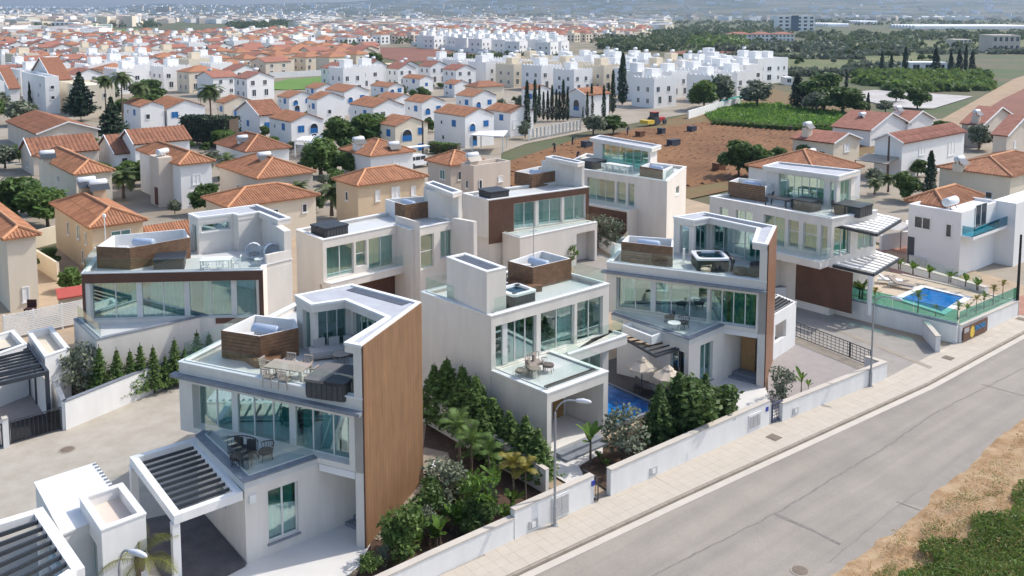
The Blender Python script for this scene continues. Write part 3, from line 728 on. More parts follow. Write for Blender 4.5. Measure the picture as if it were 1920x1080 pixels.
def hill_z(px, j): i = int((px + 350) / 2700 * NA); return HZ[max(0, min(NA, i))][j]
# the air: one even box of haze
hz = MB().box(-8800, 8800, -90, 8800, -1.3, 270).build('haze', None)
hz.data.materials.clear(); hmat = bpy.data.materials.new('haze_air'); hmat.use_nodes = True; hn = hmat.node_tree.nodes
hn.remove(hn['Principled BSDF']); pv = hn.new('ShaderNodeVolumePrincipled'); pv.inputs['Color'].default_value = (.48, .64, .88, 1); pv.inputs['Density'].default_value = .00011; pv.inputs['Anisotropy'].default_value = .3
hmat.node_tree.links.new(pv.outputs[0], hn['Material Output'].inputs['Volume']); hz.data.materials.append(hmat); hz['kind'] = 'stuff'
# ------------------------------------------------------------------ the villas
def cen(pts): return (sum(p[0] for p in pts) / len(pts), sum(p[1] for p in pts) / len(pts))
WIN = dict(curt=CURT, rec=.16)
def villa(label, p0): return thing('villa', label, 'villa', (p0[0], p0[1], 0))
def roof_tray(par, pts, z, th=.38, over=0.0, strip=None):
    # flat penthouse roof: slab with raised coping and a dark gutter strip
    slab(par, pts, z - th, z - .1, PLAS, 'roof'); sgn_ = 1 if area(pts) > 0 else -1
    MB().prism(offset(pts, sgn_ * .17), z - .1, z - .065).build('roofing_felt', ROOFM, par)
    coping(par, pts, z - .1, .2, .11, .03)
    if strip:
        A, B, w = strip; A, B = pts[A], pts[B]; sg = 1 if area(pts) > 0 else -1; u = unit(sub(B, A)); nin = (-u[1] * sg, u[0] * sg)
        a, b = add(add(A, u, .45), nin, .30), add(add(B, u, -.45), nin, .30)
        MB().prism([a, b, add(b, nin, w), add(a, nin, w)], z - .063, z - .045).build('gutter', GUTTER, par)
ROOFM = M('roofing_felt', (.40, .415, .45), .8, .12, .9)
GUTTER = M('roof_gutter', (.075, .085, .11), .6, .2, 4)

# --- villa 1: timber-clad side wall, front left
L1, R1 = P(335, 705, 5.97), P(680, 778, 5.97); RB = P(783, 912, 0); u1 = unit(sub(R1, L1)); n1 = (-u1[1], u1[0])
w1 = unit(sub(RB, R1)); LB = add(add(L1, w1, 9.5), u1, .5); RBk = add(R1, w1, hypot(RB[0] - R1[0], RB[1] - R1[1]) + .6)
V1 = villa('white villa with a tall orange-brown timber side wall and slatted carport', R1)
t1_ = top_of(R1, 648)
# first floor: deep framed front, glazed from pillar to pillar
storey(V1, [L1, R1, RBk, LB], 3.35, 6.02, [(0, 362, 655, 3.6, 5.72, dict(n=8, rec=.42, curt=CURT, cov=[(0, .22), (.27, .36), (.40, .62), (.66, .74), (.78, .88)], thick=(2, 5), cdep=.3))], t=.5, floor=3.58)
MB().prism([add(add(L1, w1, -.3), u1, -.3), add(R1, w1, -.3), add(R1, w1, .1), add(add(L1, w1, 9), u1, -.3), add(add(L1, w1, 9), u1, .1), add(L1, w1, .1)][:3] + [add(R1, w1, .1), add(add(L1, w1, .1), u1, -.3)], 5.98, 6.12).build('cornice', STONE, V1)
storey(V1, offset([L1, R1, RBk, LB], .02), 6.12, 6.62, t=.25, floor=6.36, name='parapet')
coping(V1, offset([L1, R1, RBk, LB], .02), 6.62, .32, .06)
iL, iR, iRB, iLB = offset([L1, R1, RBk, LB], .2)
balustrade(V1, [add(lerp(iL, iLB, .55), (0, 0)), iL, add(iR, u1, -.25)], 6.66, .85)
# timber wall with its white return
MB().prism([R1, add(R1, u1, -.42), add(add(R1, u1, -.42), w1, .5), add(R1, w1, .5)], -.1, t1_ - .42).build('pillar', PLAS, V1)
MB().prism([add(R1, w1, .5), add(add(R1, w1, .5), u1, -.34), add(RBk, u1, -.34), RBk], -.1, t1_ - .42).build('side_wall', PLAS, V1)
cw = MB(); Lw = hypot(RBk[0] - R1[0], RBk[1] - R1[1]); nb = int(Lw / .1)
for k in range(nb):
    a = add(add(R1, w1, .06 + (Lw - .1) * k / nb), u1, .035 + .001 * (k % 3)); b = add(add(R1, w1, .06 + (Lw - .1) * (k + 1) / nb - .0035), u1, .035 + .001 * (k % 3))
    cw.bar(a, b, .05, .02, t1_ - .03)
cw.build('timber_cladding', WOOD, V1, kind='stuff')
MB().bar(add(R1, u1, .03), add(add(R1, w1, .055), u1, .03), .07, .02, t1_ - .03).build('edge_trim', BROWN, V1)
# balcony, a wedge out of the front
B0, B1, B2 = P(368, 818, 3.57), P(458, 905, 3.57), P(600, 857, 3.57)
f0 = isect(B0, add(B0, w1), L1, R1); B2i = isect(B1, B2, L1, R1)
d12 = unit(sub(B2, B1)); B3 = add(B2i, d12, 2.3)
bal = [B0, B1, B2i, f0]
slab(V1, [B0, B1, add(B2i, d12, .25), add(f0, w1, .25)], 3.28, 3.56, TERR, 'balcony_floor')
coping(V1, [f0, B0, B1, B2i], 3.56, .42, .06, .05, False, STONE, sg=1)
gb = offset([f0, B0, B1, B2i], .36, False); balustrade(V1, gb, 3.6, 1.0)
# ground floor
G3 = add(B3, w1, 6)
storey(V1, [B0, B1, B3, G3, add(B0, w1, 9)], -.1, 3.28, [(1, 500, 557, .55, 2.85, dict(n=2, curt=CURT, fr=.07, rec=.12, sill=STONE)), (0, .42, .62, 1.5, 2.5, dict(n=1))], t=.3)
slab(V1, [add(R1, u1, -.45), add(add(R1, u1, -.45), w1, 5), add(B3, w1, 3.2), B3, add(B2i, u1, .1)], 3.02, 3.33, SOFFIT, 'porch_ceiling')
for k, (o_, h_) in enumerate(((0, .17), (.42, .34))):
    a, b = lerp(B2, B3, .42), add(R1, u1, -.5); a = add(a, w1, .25 + o_); b = add(b, w1, .9 + o_)
    MB().prism([a, b, add(b, w1, 1.6 - o_), add(a, w1, 1.6 - o_)], 0, h_).build('step', STONE, V1)
q = on_line(B1, B2, 471); q = lerp(B1, B2, q); MB().bar(add(q, d12, -.14), add(q, d12, .14), .1, 2.62, 2.95, -.055).build('wall_lamp', M('lamp_white', (.75, .75, .73), .4), V1)
# penthouse: room at the back, canopy folded forward along the timber wall
z9 = t1_
pA, pB, pC, pD, pE, pF, pG, pH = [P(x, y, z9) for x, y in ((553, 553), (584, 571), (647, 562), (724, 594), (646, 642), (677, 650), (782, 584), (660, 532))]
pF, pG = add(R1, u1, -.02), add(RBk, u1, -.02)
roof_tray(V1, [pA, pB, pC, pD, pE, pF, pG, pH], z9, .42, strip=(6, 7, .5))
iw = lambda p: add(p, w1, .55)
room = [add(pA, w1, .1), add(pB, w1, .25), iw(pC), add(isect(pC, pD, pF, pG), u1, -.36), add(pG, u1, -.36), add(pH, w1, -.15)]
room[3] = add(room[3], w1, .45)
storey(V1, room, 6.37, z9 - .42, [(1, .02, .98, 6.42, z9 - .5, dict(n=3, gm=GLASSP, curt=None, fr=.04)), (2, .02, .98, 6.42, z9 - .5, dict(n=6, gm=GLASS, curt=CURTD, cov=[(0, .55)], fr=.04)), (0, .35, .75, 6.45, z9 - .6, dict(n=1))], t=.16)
e1 = [P(415, 619, 7.75), P(487, 630, 7.75), P(559, 614, 7.75), P(553, 597, 7.75), P(478, 589, 7.75)]
enclosure(V1, e1, 6.37, 7.72, (0, 1))
MB().prism([add(e1[0], (.8, -.05)), add(e1[1], (-.1, -.45)), add(e1[1], (.9, -.35)), add(lerp(e1[1], e1[2], .5), (.1, -.1)), add(e1[1], (0, -.05)), add(e1[0], (.8, 0))], 6.37, 6.72).build('planter', PLANK, V1)
# carport
zc = 3.2; c0, c1, c2, c3 = [P(x, y, zc) for x, y in ((243, 856), (326, 968), (455, 922), (365, 820))]
def pergola(par, c, z, depth, w, post=(), mat=None, slat=None, nsl=10, along=0, sw=.07, sh=.14, post_w=.3):
    ins = offset(ccw(c), w / 2)
    cc = ccw(c)
    for k in range(4):
        a, b = ins[k], ins[(k + 1) % 4]; u = unit(sub(b, a)); s0 = w / 2 if k % 2 == 0 else -w / 2 - .003
        MB().bar(add(a, u, -s0), add(b, u, s0), w, z - depth, z - (.0 if k % 2 == 0 else .003)).build('beam', mat or WHITE, par)
    i2 = offset(cc, w)
    # slats run from side c0c1 to side c3c2
    a0, a1, b0, b1 = c[0], c[1], c[3], c[2]
    for k in range(nsl):
        f = (k + .5) / nsl; a, b = lerp(a0, a1, f), lerp(b0, b1, f); u = unit(sub(b, a)); 
        MB().bar(add(a, u, w * .95), add(b, u, -w * .95), sw, z - depth * .5, z - depth * .5 + sh).build('slat', slat or DMET, par)
    for p in post:
        q = c[p]; cx = cen(c); d = unit(sub(cx, q)); q = add(q, d, post_w * .72)
        u = unit(sub(c[1], c[0])); n = (-u[1], u[0]); h = post_w / 2
        MB().prism([add(add(q, u, i * h), n, j * h) for i, j in ((-1, -1), (1, -1), (1, 1), (-1, 1))], -.1, z - depth).build('post', mat or WHITE, par)
pergola(V1, [c0, c1, c2, c3], zc, .36, .30, (0, 1), nsl=12, sw=.06)
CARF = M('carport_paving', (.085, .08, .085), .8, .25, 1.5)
fl = [P(205, 1010, 0), P(340, 1110, 0), P(462, 1046, 0), P(372, 930, 0)]
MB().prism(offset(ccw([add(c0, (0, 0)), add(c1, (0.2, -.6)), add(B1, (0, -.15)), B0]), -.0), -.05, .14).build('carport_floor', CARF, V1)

# --- villa 2: brown framed front with a canted balcony, left behind
V2 = villa('white villa whose glass front sits in a flat brown frame above a canted balcony', P(300, 707))
a2, b2 = P(153, 515, 6.58), P(493, 508, 6.58); c2_ = P(500, 489, 6.9); d2 = P(547, 478, 6.9); nb2 = add(d2, N_, 9.5); na2 = P(192, 466, 6.6)
v2p = [a2, b2, c2_, d2, nb2, na2]
storey(V2, v2p, 3.3, 6.36, [(0, 163, 486, 3.62, 6.0, dict(n=7, rec=.3, curt=CURT, cov=[(.05, .3), (.34, .6), (.66, .98)], thick=(2, 4, 6), cdep=.25))], t=.42, floor=3.6)
storey(V2, offset(v2p, .015), 6.36, 6.62, t=.22, floor=6.365 + .02, name='parapet', floor_mat=TERR)
MB().prism(offset(v2p, .24), 6.1, 6.37).build('terrace_floor', TERR, V2)
coping(V2, v2p, 6.62, .3, .06)
u2 = unit(sub(b2, a2)); nf = (u2[1], -u2[0])
def panel(par, A, B, z0, z1, n, mat, name='brown_panel', th=.05):
    MB().prism([add(A, n, .004), add(B, n, .004), add(B, n, th), add(A, n, th)], z0, z1).build(name, mat, par)
e_ = lambda x: lerp(a2, b2, on_line(a2, b2, x))
panel(V2, a2, b2, 6.02, 6.6, nf, BROWN); panel(V2, a2, e_(162), 3.3, 6.015, nf, BROWN); panel(V2, e_(487), b2, 3.3, 6.015, nf, BROWN); panel(V2, e_(404), e_(486.5), 3.25, 3.6, nf, BROWN)
MB().prism([c2_, d2, add(d2, N_, .3), add(c2_, N_, .3)], 6.69, 7.25).build('parapet', PLAS, V2)
i2 = offset(v2p, .16); balustrade(V2, [lerp(i2[0], i2[5], .7), i2[0], i2[1]], 6.67, .8)
k0, k1, k2 = P(138, 597, 3.72), P(181, 636, 3.72), P(404, 587, 3.72); kb = add(e_(160), nf, .02)
MB().prism([k0, k1, k2, kb], -.1, 3.38).build('balcony_base', PLAS, V2); MB().prism(offset(ccw([k0, k1, k2, kb]), .06), 3.382, 3.41).build('balcony_floor', TERR, V2)
for q_, r_ in ((k0, k1), (k1, k2)): MB().bar(q_, r_, .2, 3.38, 3.66, .1).build('parapet', PLAS, V2)
coping(V2, [k0, k1, k2], 3.66, .3, .06, .03, False, STONE, sg=1)
kg = offset([k0, k1], .25, False); balustrade(V2, kg, 3.7, .8); balustrade(V2, [kg[0], add(kb, nf, .3)], 3.7, .8)
storey(V2, [add(a2, u2, .6), add(b2, u2, -.6), c2_, d2, nb2, na2], -.1, 3.3, t=.3)
z2 = 8.95
q2 = [P(x, y, z2) for x, y in ((353, 400), (371, 408), (436, 400), (446, 403), (484, 397), (521, 412), (545, 408), (482, 383))]
r2 = [q2[0], q2[1], q2[2], q2[3], q2[4], add(q2[5], N_, 2.6), add(q2[6], N_, 2.2), q2[7]]
roof_tray(V2, q2, z2, .4, strip=(6, 7, .5))
rr2 = [q2[0], q2[1], q2[2], q2[3], q2[4], isect(q2[4], add(q2[4], S_), q2[6], q2[7])]
storey(V2, offset(rr2 + [q2[7]], .03), 6.38, z2 - .4, [(1, 379, 435, 7.9, 8.4, dict(n=1, sill=COPE)), (0, .3, .75, 6.45, 8.3, dict(n=1))], t=.18)
MB().prism([d2, add(d2, S_, -.5), add(add(q2[7], S_, -.5), N_, -.3), add(q2[7], N_, -.3)], 6.6, z2 - .4).build('side_wall', PLAS, V2)
e2 = [P(181, 461, 7.85), P(243, 464, 7.85), P(356, 444, 7.85), P(346, 428, 7.85), P(212, 440, 7.85)]
enclosure(V2, e2, 6.38, 7.8, (0, 1))

# --- villa 3: plain white box with a chimney-like fin, centre
V3 = villa('white box villa with a tall blank fin wall and two stacked terraces', P(1000, 850))
a3, b3 = P(921, 594, 6.6), P(1142, 533, 6.6); bk = P(789, 548, 6.6); nn = unit(sub(bk, a3)); D3 = hypot(bk[0] - a3[0], bk[1] - a3[1])
v3p = [a3, b3, add(b3, nn, D3), bk]; u3 = unit(sub(b3, a3)); m3 = (-nn[0], -nn[1])
storey(V3, v3p, 3.3, 6.4, [(0, 924, 1006, 3.62, 6.0, dict(n=4, gm=GLASSP, curt=CURT, cov=[(.62, .7)], thick=(1,))), (0, 1014, 1077, 3.62, 6.0, dict(n=2, gm=GLASSP, curt=CURT, cov=[(.52, 1)])), (0, 1082, 1130, 3.62, 6.0, dict(n=2, gm=GLASSP, curt=CURT, cov=[(.3, .5)]))], t=.28, floor=3.6)
storey(V3, v3p, 6.4, 6.6, t=.2, name='parapet'); MB().prism(offset(v3p, .21), 6.15, 6.38).build('terrace_floor', TERR, V3)
coping(V3, v3p, 6.6, .28, .06)
ib = offset(v3p, .2); balustrade(V3, [lerp(ib[0], ib[1], .02), ib[1], lerp(ib[1], ib[2], .9)], 6.65, .85); balustrade(V3, [add(ib[3], m3, 2.5), ib[3], lerp(ib[3], ib[2], .5)], 6.65, .85)
# fin
fo, fi = P(838, 481, 9.0), P(913, 509, 9.0); wf = 1.35
fin = [fo, fi, add(fi, u3, wf), add(fo, u3, wf)]
fin = [add(p, u3, -.03) for p in fin]; fin = [add(fin[0], u3, 0), add(fin[1], m3, .02), add(fin[2], m3, .02), fin[3]]
MB().prism(fin, 6.3, 8.94).build('fin_wall', PLAS, V3); coping(V3, fin, 8.94, .22, .06, .02)
g = offset(ccw(fin), .3); MB().prism(g, 8.9, 8.955).build('gutter', GUTTER, V3)
# balcony over the porch
B = [P(915, 697, 3.62), P(1008, 744, 3.62), P(1129, 701, 3.62), P(1035, 661, 3.62)]
B[0] = a3; l3 = hypot(B[1][0] - a3[0], B[1][1] - a3[1]); B[1] = add(a3, m3, l3); B[3] = lerp(a3, b3, on_line(a3, b3, 1035)); B[2] = add(B[3], m3, l3)
slab(V3, [B[0], B[1], B[2], B[3]], 3.05, 3.56, PLAS, 'balcony_floor')
MB().prism(offset(ccw([B[0], B[1], B[2], B[3]]), .2), 3.565, 3.585).build('balcony_tile', TERR, V3)
coping(V3, [B[0], B[1], B[2], B[3]], 3.56, .26, .08, .03, False, sg=1)
gb = offset([B[0], B[1], B[2], B[3]], .3, False); balustrade(V3, gb, 3.63, .95)
MB().prism([add(add(B[1], u3, .5), nn, .35), add(add(B[2], u3, -.3), nn, .35), add(add(B[2], u3, -.3), nn, .75), add(add(B[1], u3, .5), nn, .75)], 3.59, 3.66).build('planting_bed', M('bark_mulch', (.05, .035, .03), .95, .3, 9), V3)
MB().prism([add(add(B[2], u3, -.3), nn, .455), add(add(B[2], u3, -.02), nn, .455), add(add(B[3], u3, -.02), m3, .05), add(add(B[3], u3, -.3), m3, .05)], -.1, 3.05).build('side_wall', PLAS, V3)
W3 = hypot(b3[0] - a3[0], b3[1] - a3[1]); sb = add(b3, u3, .5)
slab(V3, [add(B[3], u3, .02), add(add(B[3], u3, .02), m3, 1.0), add(sb, m3, 1.0), add(sb, nn, .6), add(b3, nn, .6), add(b3, u3, .02), add(B[3], u3, .02)][:4] + [add(sb, nn, .0)], 3.05, 3.56, PLAS, 'balcony_floor')
coping(V3, [add(add(B[3], u3, .3), m3, 1.0), add(sb, m3, 1.0), sb], 3.56, .24, .08, .03, False, sg=1)
balustrade(V3, offset([add(add(B[3], u3, .3), m3, 1.0), add(sb, m3, 1.0), sb], .18, False), 3.63, .9)
# ground floor: side wall runs to the street end of the porch
MB().prism([add(B[1], u3, 0), add(B[1], u3, .3), add(a3, u3, .3), a3], -.1, 3.05).build('side_wall', PLAS, V3)
MB().prism([add(B[2], u3, -.35), B[2], add(B[2], nn, .45), add(add(B[2], u3, -.35), nn, .45)], -.1, 3.05).build('pillar', PLAS, V3)
pr = add(a3, m3, l3 * .35); prb = add(b3, m3, .0)
gq = [add(pr, u3, .305), add(add(B[3], u3, -.36), m3, l3 * .35), add(add(B[3], u3, -.36), m3, .02), add(b3, m3, .02), add(add(b3, nn, D3), u3, 0), bk, add(a3, nn, .05), add(add(a3, u3, .305), nn, .05)]
storey(V3, gq, -.1, 3.3, [(2, .1, .9, .3, 2.9, dict(n=4, gm=GLASSP)), ], t=.25)
dA = lerp(gq[0], gq[1], on_line(gq[0], gq[1], 1037)); dB = lerp(gq[0], gq[1], on_line(gq[0], gq[1], 1056))
DOORW = M('door_wood', (.33, .19, .075), .5, .2, 5)
MB().bar(dA, dB, .06, .47, 2.8, -.035).build('door', DOORW, V3)
MB().prism([add(B[1], u3, .31), add(B[2], u3, -.36), add(add(B[2], u3, -.36), nn, l3 * .645), add(add(B[1], u3, .31), nn, l3 * .645)], -.1, .45).build('porch_floor', WPAV, V3)
for k in range(2): MB().prism([add(add(B[1], u3, .6), m3, .003 + .4 * k), add(add(B[2], u3, -.8), m3, .003 + .4 * k), add(add(B[2], u3, -.8), m3, .4 + .4 * k), add(add(B[1], u3, .6), m3, .4 + .4 * k)], -.1, .3 - .15 * k).build('step', STONE, V3)
e3 = [P(953, 489, 7.75), P(999, 501, 7.75), P(1071, 484, 7.75), P(1016, 469, 7.75)]
enclosure(V3, e3, 6.39, 7.72, (0, 1))
n01 = unit(sub(e3[1], e3[0])); MB().prism([add(e3[0], (-.05, -.04)), add(e3[0], (-.25, -.5)), add(e3[1], (-.15, -.7)), add(e3[1], (.55, -.35)), add(e3[1], (.5, -.12)), add(e3[1], (0, -.06))], 6.39, 6.75).build('planter', PLANK, V3)

# --- villa 4: mirror of the first, right, brown side wall
L4, R4 = P(1137, 510, 6.0), P(1437, 548, 6.0); u4 = unit(sub(R4, L4)); z4 = 8.95
pF4, pG4 = P(1442, 456, z4), P(1457, 424, z4); w4 = unit(sub(pG4, pF4)); n4 = (-u4[1], u4[0]); D4 = hypot(pG4[0] - R4[0], pG4[1] - R4[1])
RB4 = add(R4, w4, D4); LB4 = add(P(1181, 446, 6.6), (0, 0))
V4 = villa('white villa with a narrow brown side wall and open hot tub on its roof terrace', R4)
q4 = [L4, R4, RB4, LB4]
storey(V4, q4, 3.35, 6.02, [(0, 1155, 1325, 3.62, 5.75, dict(n=5, rec=.4, gm=GLASSP, curt=CURT, cov=[(.02, .2), (.33, .42), (.47, .56)], thick=(2,), cdep=.3)), (0, 1330, 1417, 3.62, 5.75, dict(n=4, rec=.3, gm=GLASS, curt=CURT, cov=[(.12, .35), (.4, .95)], cdep=.3))], t=.45, floor=3.6)
MB().prism([add(add(L4, w4, -.3), u4, -.3), add(R4, w4, -.3), add(R4, w4, .1), add(add(L4, w4, .1), u4, -.3)], 5.98, 6.12).build('cornice', STONE, V4)
storey(V4, offset(q4, .02), 6.12, 6.62, t=.25, floor=6.36, name='parapet'); coping(V4, offset(q4, .02), 6.62, .32, .06)
i4 = offset(q4, .2); balustrade(V4, [lerp(i4[0], i4[3], .8), i4[0], add(i4[1], u4, -.2)], 6.66, .85)
MB().prism([R4, add(R4, u4, -.45), add(add(R4, u4, -.45), w4, .5), add(R4, w4, .5)], -.1, z4 - .42).build('pillar', PLAS, V4)
MB().prism([add(R4, w4, .5), add(add(R4, w4, .5), u4, -.34), add(RB4, u4, -.34), RB4], -.1, z4 - .42).build('side_wall', PLAS, V4)
n4r = (w4[1], -w4[0]); panel(V4, add(R4, w4, .06), RB4, 0, z4 - .04, n4r, M('brown_timber', (.19, .085, .042), .45, .25, 5), 'timber_cladding')
panel(V4, R4, add(R4, w4, .055), 0, z4 - .04, n4r, BROWN, 'edge_trim', .07)
T0, T1, T2, T3 = P(1146, 588, 3.6), P(1292, 636, 3.6), P(1361, 613, 3.6), P(1416, 624, 3.6)
b4 = [T0, T1, T2]; f4 = lerp(L4, R4, on_line(L4, R4, 1358))
slab(V4, [T0, T1, f4, add(add(L4, u4, .6), w4, .2)], 3.22, 3.56, TERR, 'balcony_floor'); coping(V4, [T0, T1, f4], 3.56, .4, .06, .05, False, STONE, sg=1)
gb = offset([T0, T1, f4], .34, False); balustrade(V4, gb, 3.6, 1.0); 
d4 = unit(sub(f4, T1)); G4 = add(f4, d4, 2.0); SG = add(T0, unit(sub(T1, T0)), 3.2)
storey(V4, [SG, T1, G4, add(G4, w4, 4.5), add(SG, w4, 6)], -.1, 3.22, [(1, 1314, 1338, .5, 2.9, dict(n=2, curt=CURT, sill=STONE)), (0, 1258, 1286, .5, 2.7, dict(n=2, gm=GLASSP))], t=.3)
slab(V4, [f4, add(R4, u4, -.46), add(add(R4, u4, -.46), w4, 5), add(G4, w4, 3)], 3.05, 3.34, SOFFIT, 'porch_ceiling')
dA, dB = add(add(R4, u4, -1.75), w4, 2.6), add(add(R4, u4, -.5), w4, 2.6)
MB().prism([add(G4, w4, .2), add(dB, u4, .2), add(add(dB, u4, .2), w4, .25), add(add(G4, w4, .2), w4, .25)], -.1, 3.05).build('porch_wall', PLAS, V4)
dd = unit(sub(dB, dA)); MB().bar(add(P(1389, 690, .4), w4, .05), add(P(1415, 696, .4), w4, .05), .07, .36, 2.85).build('door', DOORW, V4)
for k, (o_, h_) in enumerate(((0, .17), (.4, .34))):
    a, b = P(1352, 706), P(1416, 722); MB().prism([add(a, w4, o_), add(b, w4, o_), add(b, w4, 2.6), add(a, w4, 2.6)], 0, h_).build('step', STONE, V4)
q = [P(x, y, z4) for x, y in ((1263, 406), (1301, 413), (1330, 408), (1420, 427), (1411, 454), (1442, 456), (1457, 424), (1320, 397))]
q[5], q[6] = add(R4, u4, -.02), add(RB4, u4, -.02); roof_tray(V4, q, z4, .42, strip=(6, 7, .5))
rm = [add(q[0], w4, .1), add(q[1], w4, .25), add(q[2], w4, .5), add(isect(q[2], q[3], q[5], q[6]), u4, -.4), add(q[6], u4, -.4), add(q[7], w4, -.1)]
rm[3] = add(rm[3], w4, .5)
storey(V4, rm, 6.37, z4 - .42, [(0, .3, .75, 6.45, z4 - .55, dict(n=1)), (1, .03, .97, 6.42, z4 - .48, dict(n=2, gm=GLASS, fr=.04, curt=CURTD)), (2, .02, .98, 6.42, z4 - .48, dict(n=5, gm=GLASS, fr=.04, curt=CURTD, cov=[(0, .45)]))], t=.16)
e4 = [P(1165, 453, 7.7), P(1262, 463, 7.7), P(1263, 447, 7.7), P(1178, 441, 7.7)]
enclosure(V4, e4, 6.38, 7.68, (0,))
MB().prism([P(1180, 494, 6.38), P(1250, 500, 6.38), P(1251, 493, 6.38), P(1185, 487, 6.38)], 6.38, 6.7).build('planter', PLANK, V4)
pg4 = [P(1146, 620, 2.85), P(1229, 667, 2.85), P(1277, 652, 2.85), P(1200, 615, 2.85)]
pergola(V4, pg4, 2.85, .14, .1, (), DMET, DMET, 8, sw=.05, sh=.08); MB().prism([add(pg4[2], q_) for q_ in ((-.12, -.1), (0, -.1), (0, .1), (-.12, .1))], 0, 2.72).build('post', DMET, V4)
pb = [P(1165, 622, 3.0), P(1222, 645, 3.0), P(1243, 637, 3.0), P(1200, 613, 3.0)]
storey(V4, pb, 2.95, 3.45, t=.14, mat=WHITE, name='planter_box', floor=3.2, floor_mat=SOFFIT)
cp4 = [P(1440, 600, 2.9), P(1447, 585, 2.9), P(1492, 565, 2.9), P(1455, 552, 2.9)]
# white carport wing behind the brown wall
cpx = [P(1447, 598, 2.9), P(1493, 571, 2.9), P(1456, 556, 2.9), P(1425, 578, 2.9)]
storey(V4, cpx, -.1, 2.9, [(0, .15, .6, 1.1, 2.3, dict(empty=True))], t=.22, mat=WHITE, name='carport_wall', skip=(2, 3)); pergola(V4, [cpx[3], cpx[0], cpx[1], cpx[2]], 3.1, .2, .25, (), WHITE, DMET, 6)

# --- villa 5: low wide block between the first and third
V5 = villa('white villa with teal curtained windows and a slim fin between two wings', P(700, 560))
a5, b5 = P(605, 451, 6.6), P(744, 423, 6.6); c5, d5 = P(768, 432, 6.6), P(862, 417, 6.6); u5 = unit(sub(b5, a5)); l5 = P(555, 431, 6.6); ln = unit(sub(l5, a5)); D5 = hypot(l5[0] - a5[0], l5[1] - a5[1])
d5 = isect(c5, add(c5, u5), d5, add(d5, ln)); c5 = isect(b5, add(b5, ln), c5, d5)
v5p = [a5, b5, c5, d5, add(d5, ln, hypot(d5[0] - c5[0], d5[1] - c5[1]) * 0 + D5 + hypot(c5[0] - b5[0], c5[1] - b5[1])), l5]
storey(V5, v5p, 3.3, 6.36, [(0, 612, 664, 3.7, 6.0, dict(n=2, curt=CURT)), (0, 668, 688, 4.1, 6.0, dict(n=1, rail=.5, curt=CURT)), (0, 692, 740, 3.62, 6.0, dict(n=2, curt=CURT)), (2, 789, 814, 2.9 + .5, 6.0, dict(n=1, rail=.5, curt=None)), (2, 826, 856, 3.9, 6.0, dict(n=2, curt=CURT, sill=COPE))], t=.28, floor=3.6)
storey(V5, v5p, 6.36, 6.6, t=.2, name='parapet'); MB().prism(offset(v5p, .21), 6.15, 6.38).build('terrace_floor', TERR, V5); coping(V5, v5p, 6.6, .28, .06)
nf5 = (u5[1], -u5[0])
slab(V5, [add(a5, nf5, .9), add(b5, nf5, .9), add(b5, nf5, -.2), add(a5, nf5, -.2)], 3.1, 3.6, PLAS, 'balcony_floor'); coping(V5, [add(a5, nf5, .9), add(b5, nf5, .9)], 3.6, .25, .06, .03, False, sg=1)
balustrade(V5, [add(lerp(a5, b5, .55), nf5, .8), add(b5, nf5, .8)], 3.66, .8)
panel(V5, add(lerp(a5, b5, .35), nf5, -.4), add(b5, nf5, -.4), 0, 3.1, nf5, BROWN)
storey(V5, [add(a5, ln, .6), add(b5, ln, .6), add(c5, ln, .05), add(d5, ln, .05), v5p[4], l5], -.1, 3.3, t=.25)
fa = P(768, 411, 7.3); fb = P(787, 415, 7.3)
MB().prism([fa, fb, add(fb, ln, 2.0), add(fa, ln, 2.0)], -.1, 7.25).build('fin_wall', PLAS, V5)
fa = P(888, 421, 6.9); fb = P(884, 421, 6.9)
MB().prism([add(d5, u5, -.02), add(add(d5, u5, .35), nf5, 2.2), add(add(d5, u5, .0), nf5, 2.2), add(d5, u5, -.35)], -.1, 6.9).build('fin_wall', PLAS, V5)
z5 = 8.95; r5 = [P(797, 343, z5), P(849, 363, z5), P(866, 358, z5), P(812, 339, z5)]
roof_tray(V5, r5, z5, .35, strip=(2, 3, .4)); MB().prism([r5[2], add(r5[2], u5, -.35), add(add(r5[2], u5, -.35), ln, .9), add(r5[2], ln, .9)], 6.4, z5 - .35).build('pillar', PLAS, V5)
MB().prism([add(r5[2], ln, 1.0), add(r5[3], (0, 0)), add(r5[3], u5, -1.0), add(add(r5[2], ln, 3.2), u5, -1.0)], 6.4, z5 - .35).build('penthouse_wall', PLAS, V5)
e5 = [P(720, 382, 7.7), P(741, 379, 7.7) , P(759, 383, 7.7), P(812, 377, 7.7), P(800, 368, 7.7), P(735, 371, 7.7)]
e5 = [P(741, 379, 7.7), P(759, 384, 7.7), P(812, 376, 7.7), P(796, 367, 7.7), P(722, 373, 7.7)]
enclosure(V5, e5, 6.39, 7.68, (0, 1))

# --- villa 6: brown front, behind the third
V6 = villa('villa with a wide brown upper front over a plain white ground floor', P(1000, 500))
a6, b6 = P(916, 376, 6.6), P(1104, 351, 6.6); l6 = P(867, 363, 6.6); u6 = unit(sub(b6, a6)); n6 = unit(sub(l6, a6)); D6 = hypot(l6[0] - a6[0], l6[1] - a6[1]); nf6 = (u6[1], -u6[0])
v6p = [a6, b6, add(b6, n6, D6), l6]
storey(V6, v6p, 3.2, 6.36, [(0, 964, 1004, 3.7, 6.0, dict(n=2, curt=CURT)), (0, 1010, 1053, 3.7, 6.0, dict(n=2, curt=CURT)), (0, 1058, 1097, 3.7, 6.0, dict(n=2, curt=CURT))], t=.3, floor=3.6)
storey(V6, v6p, 6.36, 6.6, t=.2, name='parapet'); MB().prism(offset(v6p, .21), 6.15, 6.38).build('terrace_floor', TERR, V6); coping(V6, v6p, 6.6, .28, .06)
t_ = lambda x: lerp(a6, b6, on_line(a6, b6, x))
